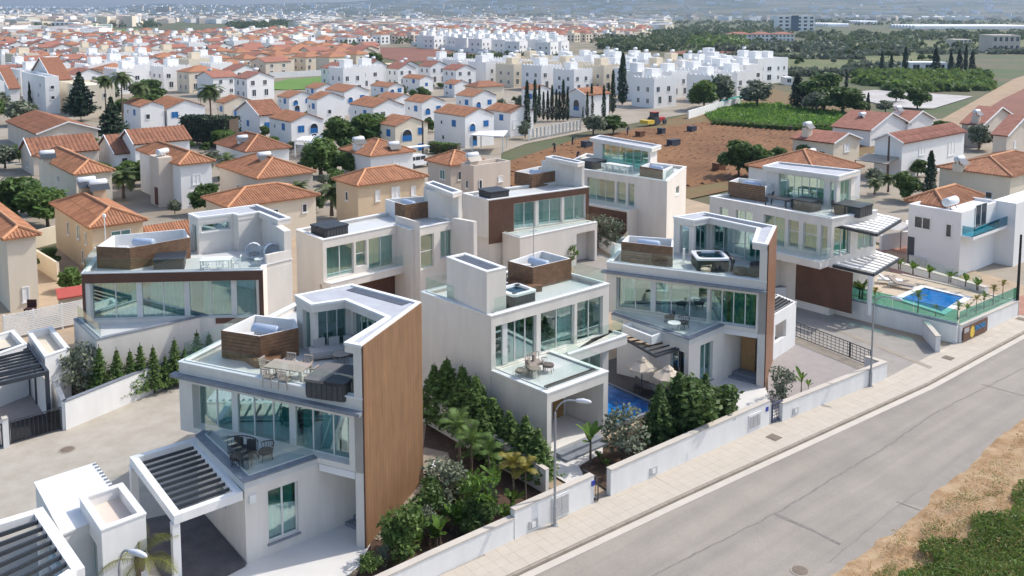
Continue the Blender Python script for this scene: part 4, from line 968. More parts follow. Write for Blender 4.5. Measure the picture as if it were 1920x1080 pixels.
panel(V6, a6, t_(963), 2.75, 6.56, nf6, BROWN); panel(V6, t_(963), t_(1098), 6.02, 6.56, nf6, BROWN); panel(V6, t_(1098), b6, 3.0, 6.56, nf6, BROWN)
k = [P(941, 436, 3.6), P(975, 446, 3.6), P(1102, 420, 3.6)]
k3 = t_(1100); k[2] = isect(k[1], k[2], k3, add(k3, n6))
storey(V6, [add(isect(k[0], k[1], a6, b6), nf6, .06), k[1], k[2], add(k3, nf6, .06)], -.1, 3.56, [(1, .72, .97, -.05, 2.9, dict(empty=True))], t=.28, floor=3.5); coping(V6, [isect(k[0], k[1], a6, b6), k[1], k[2]], 3.56, .28, .07, .03, False, sg=1)
balustrade(V6, offset([isect(k[0], k[1], a6, b6), k[1], k[2]], .2, False), 3.62, .8)
storey(V6, [add(t_(930), n6, .1), add(k3, n6, .1), v6p[2], v6p[3]], -.1, 3.2, t=.25)
z6 = 8.95; r6 = [P(1023, 294, z6), P(1083, 306, z6), P(1096, 303, z6), P(1037, 291, z6)]
roof_tray(V6, r6, z6, .38, strip=(2, 3, .35)); MB().prism([r6[2], add(r6[2], u6, -.3), add(add(r6[2], u6, -.3), n6, 1), add(r6[2], n6, 1)], 6.4, z6 - .38).build('pillar', PLAS, V6)
MB().prism([add(r6[2], n6, 1.2), add(r6[0], n6, .3), add(r6[0], n6, .6), add(r6[2], n6, 1.6)], 6.4, z6 - .38).build('penthouse_wall', PLAS, V6)
e6 = [P(965, 321, 7.7), P(997, 327, 7.7), P(1046, 319, 7.7), P(1012, 311, 7.7)]
enclosure(V6, e6, 6.39, 7.68, (0, 1))

# --- villa 7: back, penthouse of clear glass
V7 = villa('white villa beside the ploughed field with a long glazed penthouse and lower brown wall', P(1247, 445))
a7, b7 = P(1040, 308, 6.6), P(1251, 341, 6.6); c7 = P(1287, 313, 6.6); a7 = isect(P(1095, 318, 6.6), b7, a7, P(1040, 330, 6.6)); a7 = P(1050, 311.5, 6.6); u7 = unit(sub(b7, a7)); n7 = unit(sub(c7, b7)); nf7 = (u7[1], -u7[0]); D7 = hypot(c7[0] - b7[0], c7[1] - b7[1])
v7p = [a7, b7, c7, add(a7, n7, D7)]
storey(V7, v7p, 3.2, 6.36, [(0, 1100, 1152, 3.62, 5.9, dict(n=3, gm=GLASSP, curt=CURT, cov=[(0, .4)])), (0, 1156, 1173, 3.62, 5.9, dict(n=1, rail=.5)), (0, 1177, 1189, 3.62, 5.9, dict(n=1, rail=.8)), (1, .45, .62, 4.5, 5.3, dict(n=1, sill=COPE))], t=.3, floor=3.6)
storey(V7, v7p, 6.36, 6.6, t=.2, name='parapet'); MB().prism(offset(v7p, .21), 6.15, 6.38).build('terrace_floor', TERR, V7); coping(V7, v7p, 6.6, .28, .06)
m = [lerp(a7, b7, on_line(a7, b7, 1090)), P(1101, 384, 3.6), P(1201, 404, 3.6)]; m[2] = P(1201, 404, 3.6); e7 = isect(m[1], m[2], a7, b7)
kq = add(nf7, (0, 0)); w7 = 1.7; m = [add(a7, nf7, w7), add(lerp(a7, b7, on_line(a7, b7, 1196)), nf7, w7)]
slab(V7, [m[0], m[1], add(m[1], nf7, -w7 + .02), add(m[0], nf7, -w7 + .02)], 3.2, 3.56, PLAS, 'balcony_floor'); coping(V7, m, 3.56, .25, .06, .03, False, sg=1)
MB().prism([m[0], m[1], add(m[1], nf7, -.28), add(m[0], nf7, -.28)], -.1, 3.2).build('front_wall', PLAS, V7); panel(V7, m[0], add(m[1], u7, -.12), 0, 3.4, nf7, BROWN)
MB().prism([add(m[1], nf7, -.285), add(add(m[1], u7, -.28), nf7, -.285), add(add(m[1], u7, -.28), nf7, -w7), add(m[1], nf7, -w7)], -.1, 3.2).build('side_wall', PLAS, V7)
storey(V7, offset(v7p, .01), -.1, 3.2, t=.25)
balustrade(V7, [add(m[0], nf7, -.15), add(m[1], nf7, -.15)], 3.6, .7)
z7 = 8.95; r7 = [P(1106, 258, z7), P(1222, 278, z7), P(1240, 272, z7), P(1125, 253, z7)]
roof_tray(V7, r7, z7, .42, strip=(2, 3, .5))
rm = offset(r7, (1 if area(r7) > 0 else -1) * .35)
storey(V7, rm, 6.39, z7 - .42, [(0, .16, .96, 6.42, z7 - .48, dict(n=6, gm=GLASSP, fr=.04)), (2, .1, .9, 6.42, z7 - .48, dict(n=6, gm=GLASSP, fr=.04))], t=.18)
e7 = [P(1200, 310, 7.6), P(1243, 317, 7.6), P(1262, 309, 7.6), P(1218, 303, 7.6)]
enclosure(V7, e7, 6.39, 7.5, (0,))
balustrade(V7, [lerp(*(offset(v7p, .2)[:2]), .3), offset(v7p, .2)[1], lerp(*(offset(v7p, .2)[1:3]), .4)], 6.65, .85, gm=BALU)

# --- villa 8: right, on a raised terrace above the street pool
ZB = .9; z82 = 7.4
V8 = villa('long white villa with white slatted canopies above the raised street pool', P(1500, 540))
b8, a8 = P(1560, 411, z82), P(1331, 369, z82); c8 = P(1645, 395, z82); u8 = unit(sub(b8, a8)); n8 = unit(sub(c8, b8)); nf8 = (u8[1], -u8[0]); D8 = hypot(c8[0] - b8[0], c8[1] - b8[1])
v8p = [a8, b8, c8, add(a8, n8, D8)]
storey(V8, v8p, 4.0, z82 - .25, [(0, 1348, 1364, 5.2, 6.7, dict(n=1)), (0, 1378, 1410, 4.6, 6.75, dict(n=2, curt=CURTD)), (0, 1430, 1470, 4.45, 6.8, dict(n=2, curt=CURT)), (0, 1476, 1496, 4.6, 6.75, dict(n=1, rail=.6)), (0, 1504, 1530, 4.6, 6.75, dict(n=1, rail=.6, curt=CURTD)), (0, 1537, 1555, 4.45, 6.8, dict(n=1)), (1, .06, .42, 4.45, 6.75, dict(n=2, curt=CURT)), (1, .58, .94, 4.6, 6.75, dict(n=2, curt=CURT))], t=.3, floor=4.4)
storey(V8, v8p, z82 - .25, z82, t=.2, name='parapet'); MB().prism(offset(v8p, .21), z82 - .45, z82 - .22).build('terrace_floor', TERR, V8); coping(V8, v8p, z82, .28, .06)
w8 = 1.5; p0, p1 = add(lerp(a8, b8, .3), nf8, w8), add(b8, nf8, w8)
slab(V8, [p0, p1, add(p1, nf8, -w8 + .01), add(p0, nf8, -w8 + .01)], 3.85, 4.36, PLAS, 'balcony_floor'); coping(V8, [p0, p1], 4.36, .22, .05, .03, False, sg=1); balustrade(V8, [add(p0, nf8, -.15), add(p1, nf8, -.15), add(b8, nf8, .05)], 4.4, 1.0)
storey(V8, v8p, -.1, 4.0, t=.28)
panel(V8, lerp(a8, b8, on_line(a8, b8, 1494)), lerp(a8, b8, on_line(a8, b8, 1600)), .6, 3.7, nf8, BROWN)
MB().prism([add(lerp(a8, b8, .28), nf8, w8 * .8), add(lerp(a8, b8, .62), nf8, w8 * .8), add(lerp(a8, b8, .62), nf8, .01), add(lerp(a8, b8, .28), nf8, .01)], -.1, 3.85).build('store_wall', PLAS, V8)
z8 = 9.9; r8 = [P(1430, 311, z8), P(1545, 331, z8), P(1548, 327, z8), P(1573, 330, z8), P(1612, 320, z8), P(1447, 305, z8)]
r8 = [P(1430, 311, z8), P(1573, 330, z8), P(1612, 319, z8), P(1458, 303, z8)]
roof_tray(V8, r8, z8, .4, strip=(2, 3, .45))
rm = offset(r8, (1 if area(r8) > 0 else -1) * .25)
storey(V8, rm, z82 - .2, z8 - .4, [(0, 1457, 1541, z82 - .17, z8 - .5, dict(n=6, fr=.04, gm=GLASS)), (0, 1552, 1566, z82 - .17, z8 - .6, dict(n=1)), (1, .2, .8, z82 - .17, z8 - .6, dict(n=2))], t=.22)
e8 = [P(1366, 338, 8.6), P(1435, 348, 8.6), P(1455, 339, 8.6), P(1385, 331, 8.6)]
enclosure(V8, e8, z82 - .21, 8.5, (0,))
i8 = offset(v8p, .18); balustrade(V8, [lerp(i8[0], i8[1], .7), i8[1], i8[2], lerp(i8[2], i8[3], .3)], z82 + .05, .85)
def slat_canopy(par, c, z, n=9):
    for k in range(4):
        a, b = c[k], c[(k + 1) % 4]; u = unit(sub(b, a)); MB().bar(a, b, .12, z - .22, z - (.02 if k % 2 else .0)).build('beam', DMET, par)
    for k in range(n):
        f0, f1 = (k + .18) / n, (k + .86) / n
        for h0, h1 in ((.02, .5), (.5, .98)):
            s = .0 if h0 < .1 else .22 / n
            a, b = lerp(c[0], c[1], f0 + s), lerp(c[0], c[1], f1 + s); d, e = lerp(c[3], c[2], f0 + s), lerp(c[3], c[2], f1 + s)
            MB().prism([lerp(a, d, h0), lerp(b, e, h0), lerp(b, e, h1), lerp(a, d, h1)], z - .02 + .01, z + .03).build('slat', WHITE, par)
for zz_, pp in ((6.75, ((1562, 420), (1644, 438), (1689, 411), (1640, 398))), (3.9, ((1559, 495), (1638, 513), (1685, 484), (1640, 468)))):
    slat_canopy(V8, [P(x, y, zz_) for x, y in (pp[0], pp[3], pp[2], pp[1])], zz_, 8)
q = P(1638, 513, 3.9); MB().prism([add(q, d) for d in ((-.3, 0), (-.05, 0), (-.05, .25), (-.3, .25))], .8, 3.7).build('post', WHITE, V8)
# ------------------------------------------------------------------ the houses behind
TILE = M('roof_tile_orange', (.27, .115, .06), .85, .2, 1.6, .1, island=.2, col2=(.40, .19, .10))
TILEB = M('roof_tile_brown', (.20, .085, .048), .85, .2, 1.2, .1, island=.2, col2=(.28, .125, .07))
TILER = M('roof_tile_red', (.25, .095, .065), .85, .2, 1.2, .1, island=.2, col2=(.35, .16, .11))
TILEC = M('ridge_tile', (.50, .25, .13), .8, .15, 3)
CREAMW = M('wall_cream', (.70, .62, .49), .85, .06, .5, .05, streak=True)
TANW = M('wall_tan', (.62, .49, .335), .85, .06, .5, .05, streak=True)
BEIGEW = M('wall_beige', (.60, .52, .44), .85, .07, .5, .05, streak=True)
PEACHW = M('wall_peach', (.64, .46, .36), .85, .06, .5)
WHITEW = M('wall_white', (.78, .775, .76), .8, .04, .4, .04, streak=True)
BLUE = M('shutter_blue', (.012, .13, .36), .5, .15, 3)
DARKG = glass('dark_house_glass', (.10, .14, .15), .12)
DARK = M('window_dark', (.035, .045, .055), .15, .2, 3, spec=.6)
TEALP = M('window_teal', (.07, .20, .20), .12, .2, 3, spec=.8)
TRIM = M('trim_white', (.80, .80, .78), .6, .05, 2)
TURQ = glass('turquoise_glass', (.02, .50, .62), .12)
RUST = M('rust_wood', (.15, .07, .035), .8, .2, 4)
def roof_face(m, poly, sp=0.0, hh=.05, lift=.0):
    # poly: 3D corners, first edge is the eave; ribs run up the slope
    m.face(poly)
    if not sp: return
    e0, e1 = Vector(poly[0]), Vector(poly[1]); ex = (e1 - e0); L = ex.length; ex.normalize()
    nrm = Vector((0, 0, 0))
    for i in range(1, len(poly) - 1): nrm += (Vector(poly[i]) - e0).cross(Vector(poly[i + 1]) - e0)
    nrm.normalize(); nrm = -nrm if nrm.z < 0 else nrm
    ey = nrm.cross(ex); ey = -ey if ey.z < 0 else ey
    q = [((Vector(p) - e0).dot(ex), (Vector(p) - e0).dot(ey)) for p in poly]
    k = int(L / sp)
    for i in range(k):
        x = (i + .5) * L / k; top = 0
        for j in range(len(q)):
            a, b = q[j], q[(j + 1) % len(q)]
            if (a[0] - x) * (b[0] - x) < 0: top = max(top, a[1] + (b[1] - a[1]) * (x - a[0]) / (b[0] - a[0]))
        if top < .2: continue
        w = L / k * .30; n_ = max(1, min(6, int(top / 1.1)))
        for t in range(n_):
            y0, y1 = top * t / n_, top * (t + 1) / n_ - .02
            P3 = lambda xx, yy, z: tuple(e0 + ex * xx + ey * yy + nrm * z)
            A, B, C_ = P3(x - w, y0, .012), P3(x, y0, hh + .02), P3(x + w, y0, .012); D, E_, F_ = P3(x - w, y1, .006), P3(x, y1, hh), P3(x + w, y1, .006)
            b0 = len(m.v); m.v += [A, B, C_, D, E_, F_]; m.f += [(b0, b0 + 1, b0 + 4, b0 + 3), (b0 + 1, b0 + 2, b0 + 5, b0 + 4), (b0, b0 + 2, b0 + 1)]; m.m += [m.mi] * 3
def make_roof(par, O, u, v, w, l, h, kind, mat, sp=0.0, pitch=.42, over=.35, ridge=True, trim=True):
    g = lambda a, b, z: (O[0] + u[0] * a + v[0] * b, O[1] + u[1] * a + v[1] * b, z)
    m = MB(); a0, a1, b0, b1 = -over, w + over, -over, l + over; W, L = w + 2 * over, l + 2 * over; ze = h - .02
    if kind == 'hip':
        r = min(W, L) / 2 * pitch; s = min(W, L) / 2
        R0, R1 = ((a0 + s, (b0 + b1) / 2), (a1 - s, (b0 + b1) / 2)) if W >= L else (((a0 + a1) / 2, b0 + s), ((a0 + a1) / 2, b1 - s))
        z = ze + r; A, B, C_, D = g(a0, b0, ze), g(a1, b0, ze), g(a1, b1, ze), g(a0, b1, ze); p, q = g(*R0, z), g(*R1, z)
        if W >= L: F = [[A, B, q, p], [C_, D, p, q], [D, A, p], [B, C_, q]]; H = [(A, p), (D, p), (B, q), (C_, q), (p, q)]
        else: F = [[D, A, p, q], [B, C_, q, p], [A, B, p], [C_, D, q]]; H = [(A, p), (B, p), (C_, q), (D, q), (p, q)]
        for f in F: roof_face(m, f, sp)
        m.face([A, B, C_, D])
        for x, y in ((A, B), (B, C_), (C_, D), (D, A)): m.face([x, y, (y[0], y[1], y[2] - .12), (x[0], x[1], x[2] - .12)])
        ro = m.build('roof', mat, par)
        if ridge:
            rm_ = MB()
            for x, y in H: rm_.tube([(x[0], x[1], x[2] + .05), (y[0], y[1], y[2] + .05)], .13, 6)
            rm_.build('ridge_tiles', TILEC, ro)
    else:
        if kind == 'gable_f': s = W / 2; e = [(a0, b1), (a0, b0), (a1, b0), (a1, b1)]; rr = [((a0 + a1) / 2, b0), ((a0 + a1) / 2, b1)]
        else: s = L / 2; e = [(a0, b0), (a1, b0), (a1, b1), (a0, b1)]; rr = [(a0, (b0 + b1) / 2), (a1, (b0 + b1) / 2)]
        z = ze + s * pitch; E3 = [g(*x, ze) for x in e]; R3 = [g(*x, z) for x in rr]
        if kind == 'gable_f': F = [[E3[0], E3[1], R3[0], R3[1]], [E3[2], E3[3], R3[1], R3[0]]]; gab = [[(0, 0), (w, 0)], [(0, l), (w, l)]]
        else: F = [[E3[0], E3[1], R3[1], R3[0]], [E3[2], E3[3], R3[0], R3[1]]]; gab = [[(0, 0), (0, l)], [(w, 0), (w, l)]]
        for f in F: roof_face(m, f, sp); m.face([(x[0], x[1], x[2] - .14) for x in f])
        ro = m.build('roof', mat, par)
        gm2 = MB(); zz = z - .15 - over * pitch * .0
        for x, y in gab: mx = ((x[0] + y[0]) / 2, (x[1] + y[1]) / 2); gm2.face([g(*x, h - .02), g(*y, h - .02), g(*mx, h - .02 + (hypot(y[0] - x[0], y[1] - x[1]) / 2) * pitch)])
        if trim:
            t = MB()
            for r_, es in ((R3[0], (F[0][1] if kind == 'gable_f' else F[0][0], F[1][0] if kind == 'gable_f' else F[1][1])), ):
                for x in es: t.beam((x[0], x[1], x[2] - .02), (r_[0], r_[1], r_[2] - .02), .1, .2)
            t.build('verge_trim', TRIM, ro)
        return ro, gm2
    return ro, None
def hwin(par, A, u, nout, c, z0, w, h, kind='plain'):
    # window or shutter set on a wall: u along the wall, c centre
    pt = lambda a, d: (A[0] + u[0] * a + nout[0] * d, A[1] + u[1] * a + nout[1] * d); m = MB()
    def bx(a, b, za, zb, d0, d1, mi): m.mi = mi; m.prism([pt(a, d0), pt(b, d0), pt(b, d1), pt(a, d1)], za, zb)
    if kind == 'arch':
        n = 8; R = w / 2; arc = [(c + R * cos(pi * k / n), z0 + h - R + R * sin(pi * k / n)) for k in range(n + 1)] + [(c - R, z0), (c + R, z0)]
        m.mi = 1; m.face([(*pt(a, .012), z) for a, z in arc]); m.mi = 0
        for k in range(n): a, b = arc[k], arc[k + 1]; m.beam((*pt(a[0], .03), a[1]), (*pt(b[0], .03), b[1]), .12, .1)
        for x in (c - R, c + R): m.beam((*pt(x, .03), z0), (*pt(x, .03), z0 + h - R), .12, .1)
        bx(c - R, c + R, z0, z0 + .9, .02, .06, 2); return m.build('window', [TRIM, DARK, BLUE], par)
    if kind == 'blue':
        bx(c - w / 2, c + w / 2, z0, z0 + h, .003, .03, 0)
        for s in (-1, 1): bx(c + s * w / 4 - w / 4 + .02, c + s * w / 4 + w / 4 - .02, z0 + .03, z0 + h - .03, .03, .06, 1)
        return m.build('shutter', [TRIM, BLUE], par)
    bx(c - w / 2, c + w / 2, z0, z0 + h, .003, .02, 1 if kind != 'white' else 0)
    f = .07
    bx(c - w / 2, c - w / 2 + f, z0, z0 + h, .02, .06, 0); bx(c + w / 2 - f, c + w / 2, z0, z0 + h, .02, .06, 0); bx(c - w / 2 + f, c + w / 2 - f, z0, z0 + f, .02, .06, 0); bx(c - w / 2 + f, c + w / 2 - f, z0 + h - f, z0 + h, .02, .06, 0)
    if w > .9: bx(c - f / 2, c + f / 2, z0 + f, z0 + h - f, .02, .055, 0)
    bx(c - w / 2 - .08, c + w / 2 + .08, z0 - .08, z0 - .01, .003, .1, 0)
    return m.build('window', [TRIM, TEALP if kind == 'teal' else DARK], par)
def frame_axes(rot):
    a = radians(rot); u = (S_[0] * cos(a) - S_[1] * sin(a), S_[0] * sin(a) + S_[1] * cos(a)); return u, (-u[1], u[0])
HOUSES = []
def house(label, xl, x, xr, ye, yb, roof='gable_f', wm=None, rm=None, rot=0, group=None, fr=(), sd=(), sp=None, pitch=.42, tanks=(), h=None, over=.35, z0=-.3, name='house', trim=True, parapet=0):
    h = h or CAM_H * (1 - (ye - 17) / (yb - 17)); c = P(x, ye, h); u, v = frame_axes(rot)
    w = max(2, on_line(c, add(c, u, 10), xr) * 10); l = max(2, on_line(c, add(c, v, 10), xl) * 10); w = min(w, 22); l = min(l, 22)
    t = thing(name, label, 'house', (c[0], c[1], 0), group); d = hypot(*c); wm = wm or WHITEW; rm = rm or TILE
    sp = (.25 if d < 95 else .36 if d < 140 else .55 if d < 190 else 0) if sp is None else sp
    pts = [c, add(c, u, w), add(add(c, u, w), v, l), add(c, v, l)]; m = MB(); m.prism(pts, z0, h, 3 if roof == 'flat' else 1)
    if roof == 'flat':
        p = parapet or .5; o, i = pts, offset(pts, .22)
        for k in range(4): j = (k + 1) % 4; m.face([(*o[k], h), (*o[j], h), (*o[j], h + p), (*o[k], h + p)]); m.face([(*i[j], h), (*i[k], h), (*i[k], h + p), (*i[j], h + p)]); m.face([(*o[k], h + p), (*o[j], h + p), (*i[j], h + p), (*i[k], h + p)])
    else:
        ro, gm2 = make_roof(t, c, u, v, w, l, h, roof, rm, sp, pitch, over, d < 150, trim)
        if gm2: m.v, m.f, m.m = m.v + gm2.v, m.f + [tuple(i + len(m.v) for i in f) for f in gm2.f], m.m + gm2.m
    m.build('wall', wm, t)
    nf, ns = (-v[0], -v[1]), (-u[0], -u[1])
    for f0, z, ww, hh, k in fr: hwin(t, c, u, nf, f0 * w, z * h if z < 1 else z, ww, hh, k)
    for f0, z, ww, hh, k in sd: hwin(t, add(c, v, l), (-v[0], -v[1]), ns, (1 - f0) * l, z * h if z < 1 else z, ww, hh, k)
    for a, b, zz in tanks:
        q = add(add(c, u, a * w), v, b * l); water_tank(t, q, h + zz, atan2(u[1], u[0]), 1.7, .36)
        s = MB(); q2 = add(q, v, -.9); uu = u; s.face([(*add(q2, uu, -.9), h + zz), (*add(q2, uu, .9), h + zz), (*add(add(q2, uu, .9), v, .8), h + zz + .75), (*add(add(q2, uu, -.9), v, .8), h + zz + .75)]); s.build('solar_panel', DARK, t)
        MB().prism([add(add(q, u, i * .6), v, j * .5) for i, j in ((-1, -1), (1, -1), (1, 1), (-1, 1))], h - .2, h + zz).build('tank_base', wm, t)
    HOUSES.append((c, add(add(c, u, w), v, l), h)); t['_h'] = h; del t['_h']
    return t, c, u, v, w, l, h
A_, B_ = 'blue', 'arch'
GB = 'white houses with blue shutters'
fB = ((.25, .5, 1.2, 1.3, B_), (.72, .6, 1.1, 1.1, A_), (.3, .02, 1.3, 2.0, B_)); sB = ((.35, .6, 1.2, 1.2, A_), (.75, .62, .6, .7, 'plain'), (.7, .12, .7, .8, 'plain'))
fB2 = ((.3, .55, 1.2, 1.2, A_), (.7, .48, 1.5, 1.7, B_), (.7, .02, 1.5, 2.0, B_))
blue = [
 ('white gabled house with blue shutters and a white slatted pergola in front', 505, 546, 606, 228, 278, fB2, WHITEW),
 ('white house gable with a chimney block rising behind the slatted pergola house', 576, 594, 646, 186, 236, ((.45, .4, .8, .9, 'plain'),), WHITEW),
 ('white blue-shuttered house whose right half hides behind the round green tree', 656, 700, 758, 201, 250, ((.3, .6, 1, 1, 'plain'),), WHITEW),
 ('white house with a blue arched balcony between the cypress row and round tree', 759, 791, 834, 192, 240, fB, WHITEW),
 ('white house with two blue arches and a flat white terrace canopy at its side', 814, 872, 926, 218, 277, fB, WHITEW),
 ('white gabled house with two pale windows left of the cypress row', 910, 957, 1000, 211, 256, ((.25, .3, 1.6, 1.6, 'white'), (.75, .3, 1.2, 1.6, 'white')), WHITEW),
 ('white blue-shuttered gable house in the second row behind the maroon roof', 520, 542, 590, 183, 216, fB, WHITEW),
 ('white blue-shuttered house under an orange roof, nearest the meadow', 610, 645, 692, 172, 216, fB, WHITEW),
 ('white house with a cream roof block in the middle of the blue-shuttered estate', 708, 741, 775, 185, 214, fB[1:], WHITEW),
 ('small white gabled house with orange roof right of the cream roof block', 855, 886, 930, 181, 226, fB, WHITEW),
 ('white blue-shuttered house just right of the third tall palm', 277, 313, 384, 203, 246, ((.2, .55, 1.3, 1.2, A_), (.62, .3, 1.3, 1.6, B_)), WHITEW),
 ('white gabled house standing between the two tallest palms', 232, 263, 308, 200, 250, ((.3, .5, .8, 1, 'plain'),), WHITEW),
 ('cream gabled house with an arched balcony behind the lone palm', 405, 420, 476, 193, 238, ((.45, .45, 1.7, 1.7, B_), (.85, .3, .8, 1.6, 'plain')), CREAMW),
 ('small white gable with solar tank at the meadow end of the blue estate', 572, 593, 632, 166, 192, (), WHITEW),
 ('cream gabled house with blue shutters and blue striped awning band', 706, 741, 802, 236, 293, ((.35, .45, 1.9, 1.9, B_), (.78, .62, 1.1, 1.2, A_), (.78, .08, 1.2, 1.2, A_)), CREAMW),
 ('white house low behind the estate with a maroon roof slope', 695, 728, 757, 163, 192, fB[:2], WHITEW),
 ('small white house with orange roof at the far edge beside the meadow', 755, 787, 812, 148, 172, ((.5, .4, .9, 1, A_),), WHITEW),
 ('small white house with dark orange roof beside the dish-topped block', 832, 852, 880, 158, 182, (), WHITEW),
 ('white house mostly hidden behind the left half of the cypress row', 978, 1003, 1032, 168, 215, (), WHITEW),
]
for lb, xl, x, xr, ye, yb, fr, wm in blue:
    house(lb, xl, x, xr, ye, yb, 'gable_f', wm, TILE, fr=fr, sd=sB, group=GB, sp=None if yb > 230 else 0, pitch=.38, over=.15, trim=False)
house('white house with maroon roof turned sideways at the left end of the blue estate', 443, 487, 530, 216, 254, 'gable_s', WHITEW, TILEB, fr=((.3, .3, 1.1, 1.2, A_),), sd=((.5, .3, 1.1, 1.2, A_),), group=GB)
house('white house with one dark arch at the right end of the cypress row', 1064, 1098, 1142, 178, 220, 'gable_s', WHITEW, TILE, sd=((.5, .25, 1.8, 2.4, B_),), sp=.6)
house('cream hip-roofed house with dark brown tiles behind the small orange roofs', 872, 895, 945, 163, 206, 'hip', CREAMW, TILEB, fr=((.4, .6, 1, 1, 'plain'),), sp=0)
HS, HC = [], None
# older houses in front of the estate
house('white three-storey flat-roofed block at far left with stepped balconies', 36, 84, 112, 148, 214, 'flat', WHITEW, fr=((.5, .7, .8, .8, 'plain'), (.5, .4, .8, .8, 'plain')), sd=((.2, .72, .8, .9, 'plain'), (.7, .72, .8, .9, 'plain'), (.3, .42, .9, .9, 'plain'), (.7, .42, .9, .9, 'plain'), (.5, .08, 1.2, 1.2, 'plain')))
house('maroon-roofed house peeping over the three-storey white block', 40, 100, 134, 150, 205, 'gable_s', WHITEW, TILEB, sp=0)
house('pale block partly hidden behind the spreading dark pine', 112, 150, 216, 165, 218, 'flat', CREAMW, fr=((.3, .6, .8, 1, 'plain'), (.7, .6, .8, 1, 'plain')), sd=((.5, .6, .8, .9, 'plain'),))
house('white gabled house with maroon roof at the far left edge', -30, 18, 36, 166, 190, 'gable_s', WHITEW, TILEB, sp=0)
house('wide gabled house under a long brown roof at left, white verge trim', 2, 71, 183, 251, 290, 'gable_f', BEIGEW, TILEB, pitch=.34, fr=((.3, .3, 1.2, 1, 'plain'),))
house('low beige house with a big brown front slope and chimney, far left', 38, 62, 182, 291, 328, 'gable_s', BEIGEW, TILEB, pitch=.5, fr=((.75, .1, 1.6, 1.6, 'plain'), (.25, .1, 1.2, 1.8, 'plain')), sd=((.5, .2, 1, 1, 'plain'),))
house('small white house with a maroon roof beside the hipped cream house', 183, 217, 256, 288, 316, 'gable_s', WHITEW, TILEB, pitch=.5, fr=((.4, .3, .9, .8, 'plain'),))
house('white house with a broad maroon front roof below the tall palms', 226, 253, 355, 270, 318, 'gable_s', WHITEW, TILEB, pitch=.5, fr=((.3, .3, 1, 1, 'plain'),))
t, c, u, v, w, l, h = house('cream house with orange hip roof, white tank and teal door, far left', 72, 142, 209, 326, 395, 'hip', CREAMW, TILE, fr=((.45, .1, 1.7, 2.2, 'teal'),), sd=((.45, .5, .6, .8, 'plain'),), tanks=((-.12, .62, .55),), pitch=.5)
t, c, u, v, w, l, h = house('white and beige house with orange hip roof and a tall plain tower', 262, 338, 397, 308, 392, 'hip', WHITEW, TILE, fr=((.5, .5, 1, 1.2, 'white'), (.5, .05, 1.6, 1.6, 'white')), sd=((.6, .55, .7, .9, 'plain'),), pitch=.5)
q = add(c, v, l * .18); MB().prism([add(q, u, -1.6), add(q, u, -.003), add(add(q, u, -.003), v, 3.2), add(add(q, u, -1.6), v, 3.2)], -.3, h + .55).build('tower', BEIGEW, t); hwin(t, q, v, (-u[0], -u[1]), 1.0, .3, .01, .01) if 0 else None
water_tank(t, add(add(q, u, -.7), v, 1.2), h + .5, 1.2, 1.7, .36)
MB().bar(add(add(q, u, -1.63), v, .6), add(add(q, u, -1.63), v, 1.6), .06, .0, 2.1).build('door', M('door_maroon', (.10, .03, .025), .6), t)
house('white house under a brown hip roof left of the slatted pergola house', 405, 462, 541, 284, 312, 'hip', WHITEW, TILEB, pitch=.5, fr=((.6, .3, 1.2, 1.4, 'white'),), tanks=((.2, .4, .9),))
house('house with weathered orange hip roof and rooftop machinery behind the first villas', 411, 484, 586, 334, 392, 'hip', BEIGEW, TILE, pitch=.42, fr=((.25, .3, .9, 1, 'plain'), (.6, .3, .9, 1, 'white')), sd=((.5, .3, .7, .9, 'plain'),), tanks=((.45, .45, 1.2),))
house('cream house with long orange ribbed roof right behind the second villa', 386, 430, 592, 388, 470, 'hip', CREAMW, TILE, pitch=.34, fr=((.86, .6, .55, .9, 'plain'), (.5, .55, .9, 1, 'plain')))
house('tan house with a wide orange hip roof beside the bushy palm', 630, 671, 796, 347, 428, 'hip', TANW, TILE, pitch=.42, fr=((.28, .55, .6, 1.2, 'white'), (.55, .55, 1.1, 1.3, 'white'), (.82, .55, .6, 1.1, 'white')), sd=((.5, .55, .6, 1, 'plain'),))
house('white house with orange hip roof and white tanks in front of the cream arch house', 640, 695, 774, 292, 342, 'hip', WHITEW, TILE, pitch=.42, fr=((.6, .4, 1.2, 1.2, 'white'),), tanks=((.1, .55, 1.1), (.62, .12, .5)))
t, c, u, v, w, l, h = house('pinkish house with orange roof joined to a flat beige stair block', 802, 845, 905, 309, 372, 'hip', PEACHW if 0 else BEIGEW, TILE, pitch=.45, fr=((.3, .5, .9, 1.1, 'plain'),), sd=((.35, .5, 1.1, 1.2, 'teal'),))
house('flat beige stair block with round window and white tank beside the pinkish house', 864, 888, 957, 322, 392, 'flat', BEIGEW, fr=((.18, .5, .5, 1.1, 'plain'), (.72, .62, .7, .7, 'white')), sd=((.5, .5, .5, 1, 'plain'),), tanks=((.2, .7, 1.0),), parapet=.7)
t, c, u, v, w, l, h = house('tan house with an orange ribbed hip roof behind the second villa at left', 102, 172, 268, 425, 520, 'hip', TANW, TILE, pitch=.42, fr=((.55, .55, 1.7, 1.3, 'teal'),), sd=((.35, .55, .7, 1.3, 'teal'), (.62, .5, .55, 1.2, 'plain'), (.15, .55, .4, 1.1, 'plain'), (.25, .1, .6, 1.2, 'plain')), tanks=((.62, .9, 1.5), (.8, .82, 1.3)))
house('low outbuilding roof of orange tiles beside the tan house at left', 262, 284, 362, 449, 492, 'gable_s', TANW, TILE, pitch=.55, trim=False)
house('cream house wall with orange roof cut by the left edge of view', -90, 12, 36, 446, 590, 'hip', CREAMW, TILE, pitch=.42, fr=((.55, .1, .5, 1.2, 'white'),))
RG = 'red-roofed houses beyond the right-hand villa'
